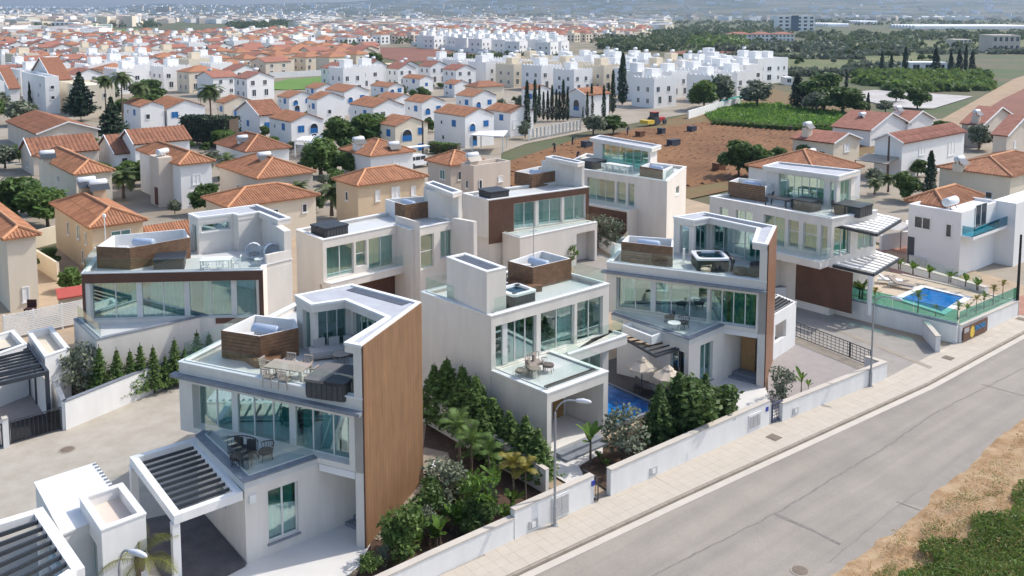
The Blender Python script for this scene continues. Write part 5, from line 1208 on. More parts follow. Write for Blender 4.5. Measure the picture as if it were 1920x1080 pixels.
house('cream house with red hip roof and tall white tank beside the green field', 1487, 1563, 1612, 268, 316, 'gable_f', CREAMW, TILER, fr=((.5, .55, 1.5, 1.2, 'white'),), sd=((.35, .3, 2.2, 1.2, 'plain'),), tanks=((.15, .75, 1.6),), pitch=.3, group=RG)
house('white gabled house with red roof behind, low twin gables and rooftop tank', 1562, 1632, 1706, 244, 274, 'gable_f', WHITEW, TILER, tanks=((.35, .6, 1.4),), pitch=.35, sp=0, group=RG)
house('white gabled house with red roof near the plastic-covered seedbeds', 1660, 1702, 1750, 230, 262, 'gable_f', WHITEW, TILER, tanks=((.3, .8, 1.6),), pitch=.35, sp=0, group=RG)
t, c, u, v, w, l, h = house('white and peach house with a broad dark red roof and lean-to canopy', 1640, 1692, 1808, 268, 336, 'gable_s', WHITEW, TILER, pitch=.5, fr=((.3, .55, 1.7, 1.2, 'white'), (.78, .35, 2, 2, 'white')), sd=((.4, .55, 1.1, 1.2, 'white'),), group=RG)
q = add(c, u, -.0); m = MB(); a = [add(add(q, u, -.05), v, .3), add(add(q, u, -.05), v, 5), add(add(q, u, -3.2), v, 5), add(add(q, u, -3.2), v, .3)]
m.face([(*a[0], 2.9), (*a[1], 2.9), (*a[2], 2.3), (*a[3], 2.3)]); m.face([(*a[0], 2.82), (*a[1], 2.82), (*a[2], 2.22), (*a[3], 2.22)]); m.build('canopy', M('canopy_sheet', (.36, .32, .26), .8, .12, 1), t)
for p in (a[2], a[3]): MB().prism([add(p, d) for d in ((0, 0), (.12, 0), (.12, .12), (0, .12))], 0, 2.25).build('post', RUST, t)
house('beige house with red roof and tall tank right of the dark bushes', 1804, 1842, 1906, 234, 276, 'gable_f', BEIGEW, TILER, tanks=((.05, .4, 1.5),), pitch=.35, sp=0, group=RG)
house('beige gabled house at the right edge with two white windows', 1870, 1888, 1950, 254, 300, 'gable_f', BEIGEW, TILER, fr=((.25, .4, .8, 1.1, 'white'), (.75, .4, .8, 1.1, 'white')), pitch=.4, sp=0, group=RG)
house('cream house with orange roof and large white tank at the right edge', 1762, 1895, 1990, 330, 400, 'hip', CREAMW, TILE, sd=((.28, .3, .8, .8, 'plain'),), pitch=.3, tanks=((-.02, .7, .7),))
house('house with orange hip roof standing close behind the right-hand villa', 1404, 1530, 1614, 329, 392, 'hip', WHITEW, TILE, pitch=.4, tanks=((.7, .55, .9),))
# the white house beyond the street pool
t, c, u, v, w, l, h = house('white house with orange hip roof, turquoise balcony and dark side door', 1703, 1803, 1872, 404, 520, 'flat', WHITEW, rot=0, sd=((.72, .66, 1.5, 1.1, 'plain'), (.22, .6, .55, 1.2, 'plain')), parapet=.25, z0=-.3)
make_roof(t, add(add(c, u, w * .25), v, l * .5), u, v, w * 1.0, l * .75, h + .15, 'hip', TILE, .3, .5, .2)
MB().prism([add(add(c, u, .3), v, l - 3.2), add(add(c, u, .3), v, l - 3.2), add(c, v, l)][:0] + [add(add(c, u, -.05), v, l * .86), add(add(c, u, -.004), v, l * .86), add(add(c, u, -.004), v, l * .99), add(add(c, u, -.05), v, l * .99)], .0, 2.6).build('side_door', M('door_charcoal', (.06, .07, .075), .6), t)
nf = (-v[0], -v[1]); hwin(t, c, u, nf, w * .5, 3.75, 2.3, 2.1, 'plain')
bo = MB().prism([add(add(c, u, .15), nf, .004), add(add(c, u, w + .1), nf, .004), add(add(c, u, w + .1), nf, 1.0), add(add(c, u, .15), nf, 1.0)], 3.3, 3.55).build('balcony', WHITEW, t)
for a, b in ((add(add(c, u, .15), nf, .98), add(add(c, u, w + .1), nf, .98)), (add(add(c, u, .16), nf, .05), add(add(c, u, .16), nf, .95))): MB().bar(a, b, .03, 3.56, 4.4).build('glass_panel', TURQ, bo)
water_tank(t, add(add(c, u, 1.6), v, 1.7), h + .1, atan2(u[1], u[0]), 1.9, .4)
for k in range(2): MB().prism([add(add(c, v, l * .60 + k * .9), d) for d in ((-.5, .0), (-.1, .0), (-.1, .6), (-.5, .6))], .3, .95).build('air_conditioner', M_AC, t)
house('white house wing and tall white chimney wall at the right edge of view', 1862, 1905, 1990, 392, 500, 'flat', WHITEW, fr=((.5, .3, 1, 1.4, 'plain'),))

# ------------------------------------------------------------------ estates farther off: kinds of house, then one object per house
def far_house(kind, parts=True):
    t = empty('house'); R = random.Random(kind); wmat = {0: WHITEW, 1: CREAMW, 2: WHITEW, 3: WHITEW, 4: CREAMW, 5: BEIGEW}[kind % 6]
    w, l, h = {0: (9, 8, 5.4), 1: (10, 9, 5.6), 2: (9, 9, 6.2), 3: (9, 8, 6.6), 4: (9, 9, 6.3), 5: (11, 9, 5.6)}[kind % 6]
    c = (-w / 2, -l / 2); u, v = (1, 0), (0, 1); m = MB(); pts = [c, (w / 2, -l / 2), (w / 2, l / 2), (-w / 2, l / 2)]
    flat = kind % 6 in (2, 3, 4); m.prism(pts, -.3, h, 3 if flat else 1)
    if flat:
        i = offset(pts, .25)
        for k in range(4): j = (k + 1) % 4; m.face([(*pts[k], h), (*pts[j], h), (*pts[j], h + .6), (*pts[k], h + .6)]); m.face([(*i[k], h), (*i[j], h), (*i[j], h + .6), (*i[k], h + .6)]); m.face([(*pts[k], h + .6), (*pts[j], h + .6), (*i[j], h + .6), (*i[k], h + .6)])
        m.prism([(-1, 0), (2.5, 0), (2.5, 3), (-1, 3)], h, h + 2.5)
        if kind % 6 != 3:
            for k in range(6): 
                m.prism([(-w / 2 + .2 + k * 1.5, -l / 2 + .004), (-w / 2 + .8 + k * 1.5, -l / 2 + .004), (-w / 2 + .8 + k * 1.5, -l / 2 + .26), (-w / 2 + .2 + k * 1.5, -l / 2 + .26)], h + .602, h + 1.0)
                m.prism([(-w / 2 + .004, -l / 2 + .5 + k * 1.5), (-w / 2 + .004, -l / 2 + 1.1 + k * 1.5), (-w / 2 + .26, -l / 2 + 1.1 + k * 1.5), (-w / 2 + .26, -l / 2 + .5 + k * 1.5)], h + .602, h + 1.0)
    else:
        rk = {0: 'gable_f', 1: 'hip', 5: 'gable_s'}[kind % 6]; ro, g2 = make_roof(t, c, u, v, w, l, h, rk, TILER if kind % 6 != 1 else TILE, 0, .32, .25, False, False)
        if g2: m.f = m.f + [tuple(i + len(m.v) for i in f) for f in g2.f]; m.m += g2.m; m.v = m.v + g2.v
    m.build('wall', wmat, t)
    if parts:
        for z in (.8, 3.5):
            for f0 in (.22, .68): hwin(t, c, u, (0, -1), f0 * w + R.uniform(-.4, .4), z, 1.3 if kind % 6 != 3 else 2.2, 1.3 if z > 1 else 1.7, 'plain')
            for f0 in (.3, .72): hwin(t, (-w / 2, l / 2), (0, -1), (-1, 0), f0 * l, z, 1.1, 1.2, 'plain')
    if kind % 2 == 0: water_tank(t, (1.5, 1.6), h + (2.5 if flat else 1.2), 0, 1.8, .4)
    return t
PROTO = {}; USED = set()
LAB = {0: 'white gabled house with red roof', 1: 'cream house with orange hip roof', 2: 'white crenellated flat house with stair tower', 3: 'white modern flat house with dark windows', 4: 'cream crenellated flat house with stair tower', 5: 'beige gabled house with red roof'}
ORD = 'first second third fourth fifth sixth seventh eighth ninth tenth eleventh twelfth thirteenth fourteenth fifteenth sixteenth seventeenth eighteenth nineteenth twentieth'.split(); ORD += ['twenty-' + o for o in ORD[:9]] + ['thirtieth'] + ['thirty-' + o for o in ORD[:9]] + ['later'] * 40
def far_put(kind, p, rz, sc, where, grp):
    if kind not in PROTO: PROTO[kind] = far_house(kind)
    o = PROTO[kind] if kind not in USED else copy_tree(PROTO[kind]); USED.add(kind)
    o.location = (p[0], p[1], 0); o.rotation_euler = (0, 0, rz); o.scale = sc
    o['label'] = LAB[kind] + ', ' + where; o['category'] = 'house'; o['group'] = grp; return o
SROT = atan2(SY, SX)
def inside(p, poly):
    r = False
    for i in range(len(poly)):
        a, b = poly[i], poly[i - 1]
        if (a[1] > p[1]) != (b[1] > p[1]) and p[0] < (b[0] - a[0]) * (p[1] - a[1]) / (b[1] - a[1]) + a[0]: r = not r
    return r
PLACED = []
def estate(poly, ds, dn_, kinds, where, grp, keep=.9, rot=0.0, seed=1, lim=400, smin=.85, smax=1.1):
    R = random.Random(seed); made = []; poly = pxs(*poly); xs = [p[0] for p in poly]; ys = [p[1] for p in poly]; k = 0
    a = SROT + rot; u, v = (cos(a), sin(a)), (-sin(a), cos(a)); cx, cy = (min(xs) + max(xs)) / 2, (min(ys) + max(ys)) / 2; R_ = int(hypot(max(xs) - min(xs), max(ys) - min(ys)) / min(ds, dn_) / 1.6) + 2
    for i in range(-R_, R_):
        for j in range(-R_, R_):
            p = (cx + u[0] * i * ds + v[0] * j * dn_ + R.uniform(-1.5, 1.5), cy + u[1] * i * ds + v[1] * j * dn_ + R.uniform(-1.5, 1.5))
            if not inside(p, poly) or R.random() > keep or k >= lim: continue
            if any(hypot(p[0] - q[0], p[1] - q[1]) < min(ds, dn_) * .72 for q in PLACED) or any(hypot(p[0] - (q[0] + r[0]) / 2, p[1] - (q[1] + r[1]) / 2) < 8.5 for q, r, hh in HOUSES): continue
            made.append((j, pix(*p, 0)[0], far_put(R.choice(kinds), p, a + R.choice((0, 0, 0, pi / 2)), (R.uniform(smin, smax), R.uniform(smin, smax), R.uniform(.92, 1.08)), where, grp))); k += 1; PLACED.append(p)
    rows_ = sorted({m[0] for m in made})
    for r_, j in enumerate(rows_):
        for q, m in enumerate(sorted([m for m in made if m[0] == j], key=lambda m: m[1])): m[2]['label'] = m[2]['label'].replace(where, '%s from left in %s row, %s' % (ORD[q], ORD[r_], where))
    return k
n_ = []
n_.append(estate(((1165, 203), (1270, 205), (1440, 170), (1450, 150), (1300, 140), (1000, 138), (860, 150), (990, 172), (1150, 178)), 11, 13, (2, 2, 4, 3, 2), 'cypress block estate', 'block houses behind the cypresses', .97, 0, 3, 60, .75, 1.0))
n_.append(estate(((-40, 215), (35, 190), (230, 175), (330, 168), (250, 150), (0, 150), (-40, 160)), 11, 12, (0, 0, 2, 5, 1), 'far left quarter', 'old quarter houses at far left', .95, .1, 4, 40, .75, 1.0))
n_.append(estate(((0, 152), (300, 172), (380, 190), (480, 186), (466, 168), (440, 152), (420, 150), (410, 128), (300, 120), (0, 118)), 13, 15, (1, 0, 0, 4, 1, 0, 2), 'quarter behind palms', 'houses behind the tall palms', .95, .1, 5, 60, .75, 1.0))
n_.append(estate(((410, 150), (560, 145), (690, 128), (690, 106), (520, 108), (410, 118)), 13, 15, (1, 1, 5, 1), 'green field estate', 'cream houses along the green field', .97, .15, 6, 34, .75, 1.0))
n_.append(estate(((0, 118), (300, 120), (410, 118), (520, 108), (640, 100), (420, 86), (0, 90)), 17, 20, (1, 0, 0, 5, 2), 'upper left estate', 'tan estate houses at upper left', .95, .1, 7, 75, .75, 1.0))
n_.append(estate(((770, 88), (860, 96), (1010, 108), (1070, 106), (1040, 82), (880, 76)), 14, 17, (3, 3, 2), 'modern estate', 'modern white houses beyond the red field', .97, .3, 8, 48, .8, 1.0))
n_.append(estate(((640, 180), (900, 166), (860, 146), (700, 150), (600, 158)), 12, 13, (0, 0, 2), 'rear blue-shutter estate', 'white houses behind the blue-shuttered ones', .97, 0, 12, 24, .7, .9))
def estate_mass(name, polys, ds, dn_, rot, seed, roofs=.7, sc=.85):
    R = random.Random(seed); m = MB(); a = SROT + rot; u, v = (cos(a), sin(a)), (-sin(a), cos(a))
    for poly in polys:
        poly = pxs(*poly); xs = [p[0] for p in poly]; ys = [p[1] for p in poly]; c = cen(poly); R_ = int(max(max(xs) - min(xs), max(ys) - min(ys)) / min(ds, dn_)) + 1
        for i in range(-R_, R_):
            for j in range(-R_, R_):
                p = (c[0] + u[0] * i * ds + v[0] * j * dn_ + R.uniform(-2, 2), c[1] + u[1] * i * ds + v[1] * j * dn_ + R.uniform(-2, 2))
                if not inside(p, poly) or R.random() > .93 or any(abs(p[0] - q[0]) < 12 and abs(p[1] - q[1]) < 12 for q in PLACED): continue
                w, l, h = R.uniform(8, 12) * sc, R.uniform(8, 11) * sc, R.uniform(5, 7.5) * sc; o = add(add(p, u, -w / 2), v, -l / 2); g = lambda x, y, z: (o[0] + u[0] * x + v[0] * y, o[1] + u[1] * x + v[1] * y, z)
                m.mi = R.choice((0, 0, 0, 1, 1, 2)); pts = [g(0, 0, 0)[:2], g(w, 0, 0)[:2], g(w, l, 0)[:2], g(0, l, 0)[:2]]; roof = R.random() < roofs
                m.prism(pts, -.3, h, 1 if roof else 3)
                if roof:
                    m.mi = R.choice((3, 3, 4)); z = h + w * .2; r0, r1 = g(w / 2, l * .3, z), g(w / 2, l * .7, z); A, B, C_, D = g(-.3, -.3, h), g(w + .3, -.3, h), g(w + .3, l + .3, h), g(-.3, l + .3, h)
                    for f in ([A, B, r0], [B, C_, r1, r0], [C_, D, r1], [D, A, r0, r1]): m.face(f)
                else: m.prism([g(1, l * .4, 0)[:2], g(w * .5, l * .4, 0)[:2], g(w * .5, l * .9, 0)[:2], g(1, l * .9, 0)[:2]], h, h + 2.2 * sc)
                m.mi = 5
                for z in (.9, 3.6 * sc):
                    for f in (.15, .6):
                        m.prism([g(f * w, -.06, 0)[:2], g(f * w + 1.5, -.06, 0)[:2], g(f * w + 1.5, -.004, 0)[:2], g(f * w, -.004, 0)[:2]], z, z + 1.4); m.prism([g(-.06, f * l, 0)[:2], g(-.004, f * l, 0)[:2], g(-.004, f * l + 1.3, 0)[:2], g(-.06, f * l + 1.3, 0)[:2]], z, z + 1.3)
    return m.build(name, [WHITEW, CREAMW, BEIGEW, TILER, TILE, DARK], kind='stuff')
estate_mass('distant_estate', [((430, 94), (660, 90), (690, 86), (760, 82), (880, 75), (1050, 80), (1215, 76), (1215, 58), (1000, 50), (640, 58), (430, 66))], 16, 19, .2, 9, .5)
estate_mass('distant_estate', [((-60, 88), (420, 86), (440, 66), (300, 68), (150, 70), (-60, 70))], 20, 24, .1, 10, .6)
# far landmarks
def slab_block(label, x0, x1, ytop, ybase, mat, floors, cols, cat='building', grp=None, depth=14, name='apartment_block', wmat=None):
    a, b = P(x0, ybase), P(x1, ybase); h = top_of(a, ytop); t = thing(name, label, cat, (a[0], a[1], 0), grp); u = unit(sub(b, a)); n = (-u[1], u[0]); L = hypot(b[0] - a[0], b[1] - a[1])
    MB().prism([a, b, add(b, n, depth), add(a, n, depth)], -.3, h).build('wall', mat, t)
    for f in range(floors):
        for c in range(cols): hwin(t, a, u, (-n[0], -n[1]), L * (c + .5) / cols, h * (f + .25) / floors, L / cols * .55, h / floors * .55, 'plain')
    return t, a, b, h, u, n
t, a, b, h, u, n = slab_block('pale four-storey apartment block with a dark central strip on the plain', 1458, 1527, 30, 58, WHITEW, 4, 6)
MB().prism([add(lerp(a, b, .36), n, -.8), add(lerp(a, b, .56), n, -.8), add(lerp(a, b, .56), n, -.1), add(lerp(a, b, .36), n, -.1)], -.3, h + .5).build('stair_tower', M('slate_panel', (.10, .13, .17), .6), t)
for k, (x0, x1) in enumerate(((1366, 1410), (1411, 1450), (1452, 1489))):
    t, a, b, h, u, n = slab_block(['white terrace with red roof, left one of three before the apartment block', 'white terrace with red roof, middle one of three before the apartment block', 'white terrace with red roof, right one of three before the apartment block'][k], x0, x1, 64, 78, WHITEW, 2, 5, 'house', 'white terraces on the plain', 10, 'terrace_house')
    make_roof(t, a, u, n, hypot(b[0] - a[0], b[1] - a[1]), 10, h, 'hip', TILER, 0, .3, .3, False, False)
slab_block('low white farmhouse standing among the dark cypresses on the plain', 1706, 1776, 117, 136, WHITEW, 1, 3, 'house', None, 8, 'farmhouse')
slab_block('unfinished grey concrete frame building at the far right edge', 1790, 1822, 74, 88, BEIGEW, 2, 4, 'building', None, 12, 'building_shell'); slab_block('long unfinished concrete building at the far right under the greenhouses', 1860, 1912, 66, 98, BEIGEW, 2, 5, 'building', None, 14, 'building_shell')
slab_block('white villa cluster building beside the far-left meadow', 96, 138, 42, 57, WHITEW, 2, 5, 'building', None, 16)
slab_block('peach tower block on the far-left skyline', 293, 318, 13, 28, TANW, 5, 6, 'building', None, 20)
slab_block('grey two-storey unfinished block behind the tall palms', 198, 258, 70, 86, BEIGEW, 2, 6, 'building', None, 14)
slab_block('long low red-roofed hall beside the round dark tree and meadow', 714, 772, 121, 134, TANW, 1, 6, 'house', None, 10, 'hall')
slab_block('small white hut by the hedge on the green plain', 1472, 1487, 145, 158, WHITEW, 1, 1, 'hut', None, 5, 'hut')
for i, (x0, x1, y) in enumerate(((1530, 1607, 31), (1625, 1650, 33), (1703, 1762, 34), (1774, 1826, 34), (1712, 1930, 54), (1310, 1375, 27), (1425, 1460, 31), (1610, 1645, 44), (1550, 1590, 50))):
    a, b = P(x0, y), P(x1, y); m = MB(); u = unit(sub(b, a)); n = (-u[1], u[0])
    for k in range(8): q = add(a, n, k * 9); e = add(b, n, k * 9); m.tube([(*q, 0), (*e, 0)], 4.4, 8)
    tag(m.build('greenhouse', PLASTIC), 'white plastic greenhouse strip on the plain, row ' + ['behind the apartment block', 'just right of the apartment block', 'at right below the hills', 'at far right below the hills', 'longest and nearest at the right edge', 'far left of the apartment block', 'left behind the apartment block', 'short, among the dark groves', 'short, right of the apartment block'][i], 'greenhouse', 'greenhouses on the plain')
# the distant town: small pale blocks, thick on the ground out to the hills
tm = MB(); R = random.Random(5); 
def town(x0, x1, y0, y1, n, hmin=5, hmax=9, wmin=9, wmax=22):
    for k in range(n):
        y = y0 + (y1 - y0) * R.random() ** .8; x = R.uniform(x0, x1); p = P(x, y); w, l, h = R.uniform(wmin, wmax), R.uniform(wmin, wmax), R.uniform(hmin, hmax); a = R.uniform(0, pi); u = (cos(a), sin(a)); v = (-u[1], u[0])
        z = 0
        if p[1] > 2250:
            j = min(NR, int((p[1] - 2300) / 5100 * NR)); z = max(0, hill_z(x, max(0, j))[2]) - 1
        tm.mi = R.choice((0, 0, 1, 2)); tm.prism([add(add(p, u, i * w / 2), v, q * l / 2) for i, q in ((-1, -1), (1, -1), (1, 1), (-1, 1))], z - 2, z + h, 0)
        tm.mi = R.choice((3, 3, 0, 1)); tm.face([(*add(add(p, u, i * w / 2), v, q * l / 2), z + h) for i, q in ((-1, -1), (1, -1), (1, 1), (-1, 1))])
town(-60, 260, 22, 50, 800, 6, 14); town(200, 640, 22, 44, 520); town(560, 1250, 26, 60, 900, 5, 9); town(1200, 1960, 26, 40, 160); town(-60, 200, 50, 75, 90); town(0, 300, 18, 22, 160, 10, 30, 14, 30)
tm.build('distant_town', [WHITEW, CREAMW, BEIGEW, TILER], kind='stuff')
hm2 = MB(); tm = hm2; R = random.Random(8)
for k in range(420):
    px = R.uniform(180, 2000); j = int(R.uniform(3, 15)); q = hill_z(px, j); p = (q[0] + R.uniform(-60, 60), q[1] + R.uniform(-90, 90)); w = R.uniform(8, 18); hm2.mi = R.choice((0, 0, 1)); hm2.prism([add(p, d) for d in ((-w, -6), (w, -6), (w, 6), (-w, 6))], q[2] - 8, q[2] + R.uniform(5, 9))
hm2.build('hillside_houses', [WHITEW, CREAMW], kind='stuff')
# ------------------------------------------------------------------ vegetation
BARK = M('bark', (.10, .075, .055), .95, .3, 4, .4)
BARKP = M('palm_bark', (.15, .115, .085), .95, .3, 6, .4)
L_DARK = leafmat('leaf_dark_green', (.05, .10, .026), (.115, .18, .05))
L_MID = leafmat('leaf_mid_green', (.065, .13, .03), (.15, .225, .06))
L_BRIGHT = leafmat('leaf_bright_green', (.06, .13, .018), (.13, .22, .04))
L_OLIVE = leafmat('leaf_olive_grey', (.11, .135, .085), (.21, .235, .16), .15)
L_CYP = leafmat('leaf_cypress', (.018, .04, .02), (.042, .075, .034), .1)
L_PALM = leafmat('leaf_palm', (.05, .085, .022), (.11, .145, .045), .2)
L_YEL = leafmat('leaf_palm_yellow', (.16, .15, .02), (.26, .22, .05), .25)
L_HEDGE = leafmat('leaf_hedge', (.022, .05, .012), (.055, .10, .024))
L_GREY = leafmat('twig_grey', (.12, .09, .07), (.2, .16, .12), .1)
L_DRYP = leafmat('leaf_dry', (.19, .13, .06), (.3, .21, .10), .1)
def cloud(centers, size, up=.3, aspect=1.6, outward=None):
    # leaf-shaped quads round the given points
    n = len(centers); d = nrg.normal(size=(n, 3)); 
    if outward is not None: d = d * .8 + outward
    d[:, 2] += up; d /= np.linalg.norm(d, axis=1)[:, None] + 1e-9
    a = nrg.normal(size=(n, 3)); a -= d * (a * d).sum(1)[:, None]; a /= np.linalg.norm(a, axis=1)[:, None] + 1e-9; b = np.cross(d, a)
    s = size * nrg.uniform(.6, 1.35, size=(n, 1)); a = a * s * aspect / 2; b = b * s / 2
    V = np.empty((n * 4, 3)); V[0::4] = centers - a; V[1::4] = centers - b * .9; V[2::4] = centers + a; V[3::4] = centers + b * .9
    return V
def blob_points(blobs, per):
    out = []; o2 = []
    for (cx, cy, cz, rx, ry, rz) in blobs:
        k = max(20, int(per * (rx * ry * rz) ** .66)); d = nrg.normal(size=(k, 3)); d /= np.linalg.norm(d, axis=1)[:, None]
        r = nrg.uniform(.25, 1.0, size=(k, 1)) ** .45; r += nrg.normal(scale=.06, size=(k, 1)); out.append(d * r * np.array([rx, ry, rz]) + np.array([cx, cy, cz])); o2.append(d)
    return np.concatenate(out), np.concatenate(o2)
def trunk_mesh(h, r, lean=0.0, limbs=(), n=8):
    m = MB(); m.tube([(lean * t * t, .05 * sin(3 * t), h * t) for t in (0, .25, .5, .75, 1)], [r * 1.25, r, r * .85, r * .7, r * .5], n)
    for a, z0, L, dz in limbs:
        p0 = (lean * (z0 / h) ** 2, 0, z0); m.tube([p0, (p0[0] + cos(a) * L * .5, p0[1] + sin(a) * L * .5, z0 + dz * .6), (p0[0] + cos(a) * L, p0[1] + sin(a) * L, z0 + dz)], [r * .5, r * .35, r * .15], 5)
    return m
PROT = {}; FIRST = set()
def plant(kind, builder, p, label, cat, group=None, sc=1.0, rz=None, z=0.0, name=None):
    if kind not in PROT: PROT[kind] = builder()
    o = PROT[kind] if kind not in FIRST else copy_tree(PROT[kind]); FIRST.add(kind)
    o.location = (p[0], p[1], z); o.rotation_euler = (0, 0, rng.uniform(0, 6.28) if rz is None else rz); o.scale = sc if hasattr(sc, '__len__') else (sc, sc, sc)
    o['label'] = label; o['category'] = cat
    if group: o['group'] = group
    elif 'group' in o: del o['group']
    return o
def b_round(mat, per=420, leaf=.16, h=1.0, seed=1, name='tree', flat=.8, trunk=True, ragged=.35, n=9):
    def f():
        R = random.Random(seed); t = empty(name)
        if trunk: trunk_mesh(h * .55, .06 * h ** .5, 0, [(R.uniform(0, 6.3), h * .25, h * .25, h * .25) for _ in range(5)]).build('trunk', BARK, t)
        bl = [(0, 0, h * .55, h * .24, h * .24, h * .34)]
        for k in range(n + 3): a = 2 * pi * k / n + R.uniform(-.5, .5); zz = h * R.uniform(.24, .84); rr = h * R.uniform(.12, .30) * (1.15 - .6 * abs(zz / h - .45)); q = R.uniform(.09, .18) * h; bl.append((cos(a) * rr, sin(a) * rr, zz, q * R.uniform(.8, 1.2), q * R.uniform(.8, 1.2), q * flat * R.uniform(.9, 1.5)))
        c, o = blob_points(bl, per * 1.0); c += nrg.normal(scale=.02 * h * ragged / .35, size=c.shape); np_mesh('crown', cloud(c, leaf, .25, 1.7, o * .6), 4, mat, t); return t
    return f
def b_cypress(mat, h=7, r=.55, n=1500, leaf=.16, name='cypress_tree', trunk=True, lumps=0.0):
    def f():
        t = empty(name); MB().tube([(0, 0, 0), (0, 0, h * .5)], [.12, .06], 6).build('trunk', BARK, t)
        z = nrg.uniform(.02, 1, n); rr = r * np.minimum(1, (z / .18) ** .6) * (1 - z) ** .55 * (1 + .12 * np.sin(z * 23)); a = nrg.uniform(0, 2 * pi, n); q = nrg.uniform(.35, 1, n) ** .4
        rr = rr * (1 + .22 * np.sin(a * 3 + z * 9))
        c = np.stack([rr * q * np.cos(a), rr * q * np.sin(a), z * h + .15], 1); o = np.stack([np.cos(a), np.sin(a), np.full(n, .8)], 1)
        np_mesh('crown', cloud(c, leaf, .5, 2.2, o), 4, mat, t); return t
    return f
def b_conifer(mat, h=3.2, r=.9, tiers=9, per=150, leaf=.12, name='conifer_tree', droop=.1):
    def f():
        t = empty(name); MB().tube([(0, 0, 0), (0, 0, h)], [.07, .015], 6).build('trunk', BARK, t); C_, O = [], []
        for k in range(tiers):
            z = h * (.08 + .9 * k / tiers); R = r * (1 - k / tiers) ** 1.05 + .03; nb = 9
            for b in range(nb):
                a = 2 * pi * b / nb + k * .7 + nrg.uniform(-.2, .2); L = R * nrg.uniform(.7, 1.15); m = int(per / nb * (R / r + .35)); s = nrg.uniform(.1, 1, m); w = .16 * L * (1 - s * .6)
                C_.append(np.stack([np.cos(a) * L * s + nrg.normal(scale=1, size=m) * w, np.sin(a) * L * s + nrg.normal(scale=1, size=m) * w, z + .55 * L * s - droop * s * s + nrg.normal(scale=.05, size=m)], 1)); O.append(np.tile([np.cos(a), np.sin(a), .9], (m, 1)))
        np_mesh('crown', cloud(np.concatenate(C_), leaf, .3, 2.0, np.concatenate(O)), 4, mat, t); return t
    return f
def frond_mesh(L=2.2, n=14, w=.5, droop=.9, lw=.04, up=.6):
    V = []; pts = []
    for k in range(n + 1):
        s = k / n; pts.append(np.array([L * s * (1 - .15 * s), 0, L * (up * s - droop * s * s)]))
    for k in range(n):
        p, q = pts[k], pts[k + 1]; s = (k + .5) / n; ww = w * (sin(pi * min(1, s * .9 + .08)) ** .7); d = q - p; d = d / np.linalg.norm(d)
        V += [p + [0, -.015, 0], p + [0, .015, 0], q + [0, .012, 0], q + [0, -.012, 0]]
        for sd in (-1, 1):
            for e in (0, .5):
                b = p + (q - p) * e; tip = b + d * ww * .55 + np.array([0, sd * ww, -.18 * ww]); V += [b, b + d * lw, tip + d * lw * .3, tip]
    return np.array(V)
def b_palm(h=8, L=2.2, nf=18, mat=None, name='palm_tree', tr=.16, droop=.9, dead=0, w=.5, up=.6, tuft=True, lw=.035):
    def f():
        t = empty(name); trunk_mesh(h, tr, .15 * (h > 4)).build('trunk', BARKP, t); V = frond_mesh(L, 13, w, droop, lw, up); F = np_mesh('frond', V, 4, mat or L_PALM); me = F.data
        bpy.data.objects.remove(F); lx = .15 * (h > 4)
        for k in range(nf):
            o = bpy.data.objects.new('frond', me); link(o, t); a = 2.4 * k + rng.uniform(-.2, .2); o.location = (lx, 0, h); el = .75 - 1.5 * (k / nf) + rng.uniform(-.1, .1); o.rotation_euler = (0, -el, a); s = rng.uniform(.8, 1.1); o.scale = (s, s, s)
        if tuft: MB().lathe([(.0, -.35), (tr * 1.4, -.3), (tr * 1.6, 0), (tr, .2), (0, .3)], 8, (lx, 0, h)).build('crown_heart', BARKP, t)
        return t
    return f
def leaf_blade(L=1.3, w=.35, bend=.5, n=6):
    V = []; P_ = []
    for k in range(n + 1):
        s = k / n; ww = w * (sin(pi * min(1, .06 + s * .94)) ** .6) / 2 if s < 1 else 0; x = L * s * (1 - .3 * bend * s); z = L * (.9 * s - bend * s * s * .6); P_.append((np.array([x * .6, -ww, z]), np.array([x * .6, 0, z - ww * .35]), np.array([x * .6, ww, z])))
    for k in range(n): a, b = P_[k], P_[k + 1]; V += [a[0], a[1], b[1], b[0], a[1], a[2], b[2], b[1]]
    return np.array(V)
def b_banana(h=1.2, nl=7, L=1.3, w=.36, mat=None, name='banana_plant', stems=1):
    def f():
        t = empty(name); m = MB(); V = leaf_blade(L, w); F = np_mesh('leaf', V, 4, mat or L_BRIGHT); me = F.data; bpy.data.objects.remove(F)
        for q in range(stems):
            ox, oy = (0, 0) if stems == 1 else (rng.uniform(-.4, .4), rng.uniform(-.4, .4)); hh = h * rng.uniform(.7, 1.1); m.tube([(ox, oy, 0), (ox * 1.1, oy * 1.1, hh)], [.06, .03], 6)
            for k in range(nl):
                o = bpy.data.objects.new('leaf', me); link(o, t); o.location = (ox * 1.1, oy * 1.1, hh * rng.uniform(.75, 1)); o.rotation_euler = (rng.uniform(-.2, .2), rng.uniform(-.3, .55), 2.4 * k + rng.uniform(-.3, .3)); s = rng.uniform(.65, 1.1); o.scale = (s, s, s)
        m.build('stem', BARKP, t); return t
    return f
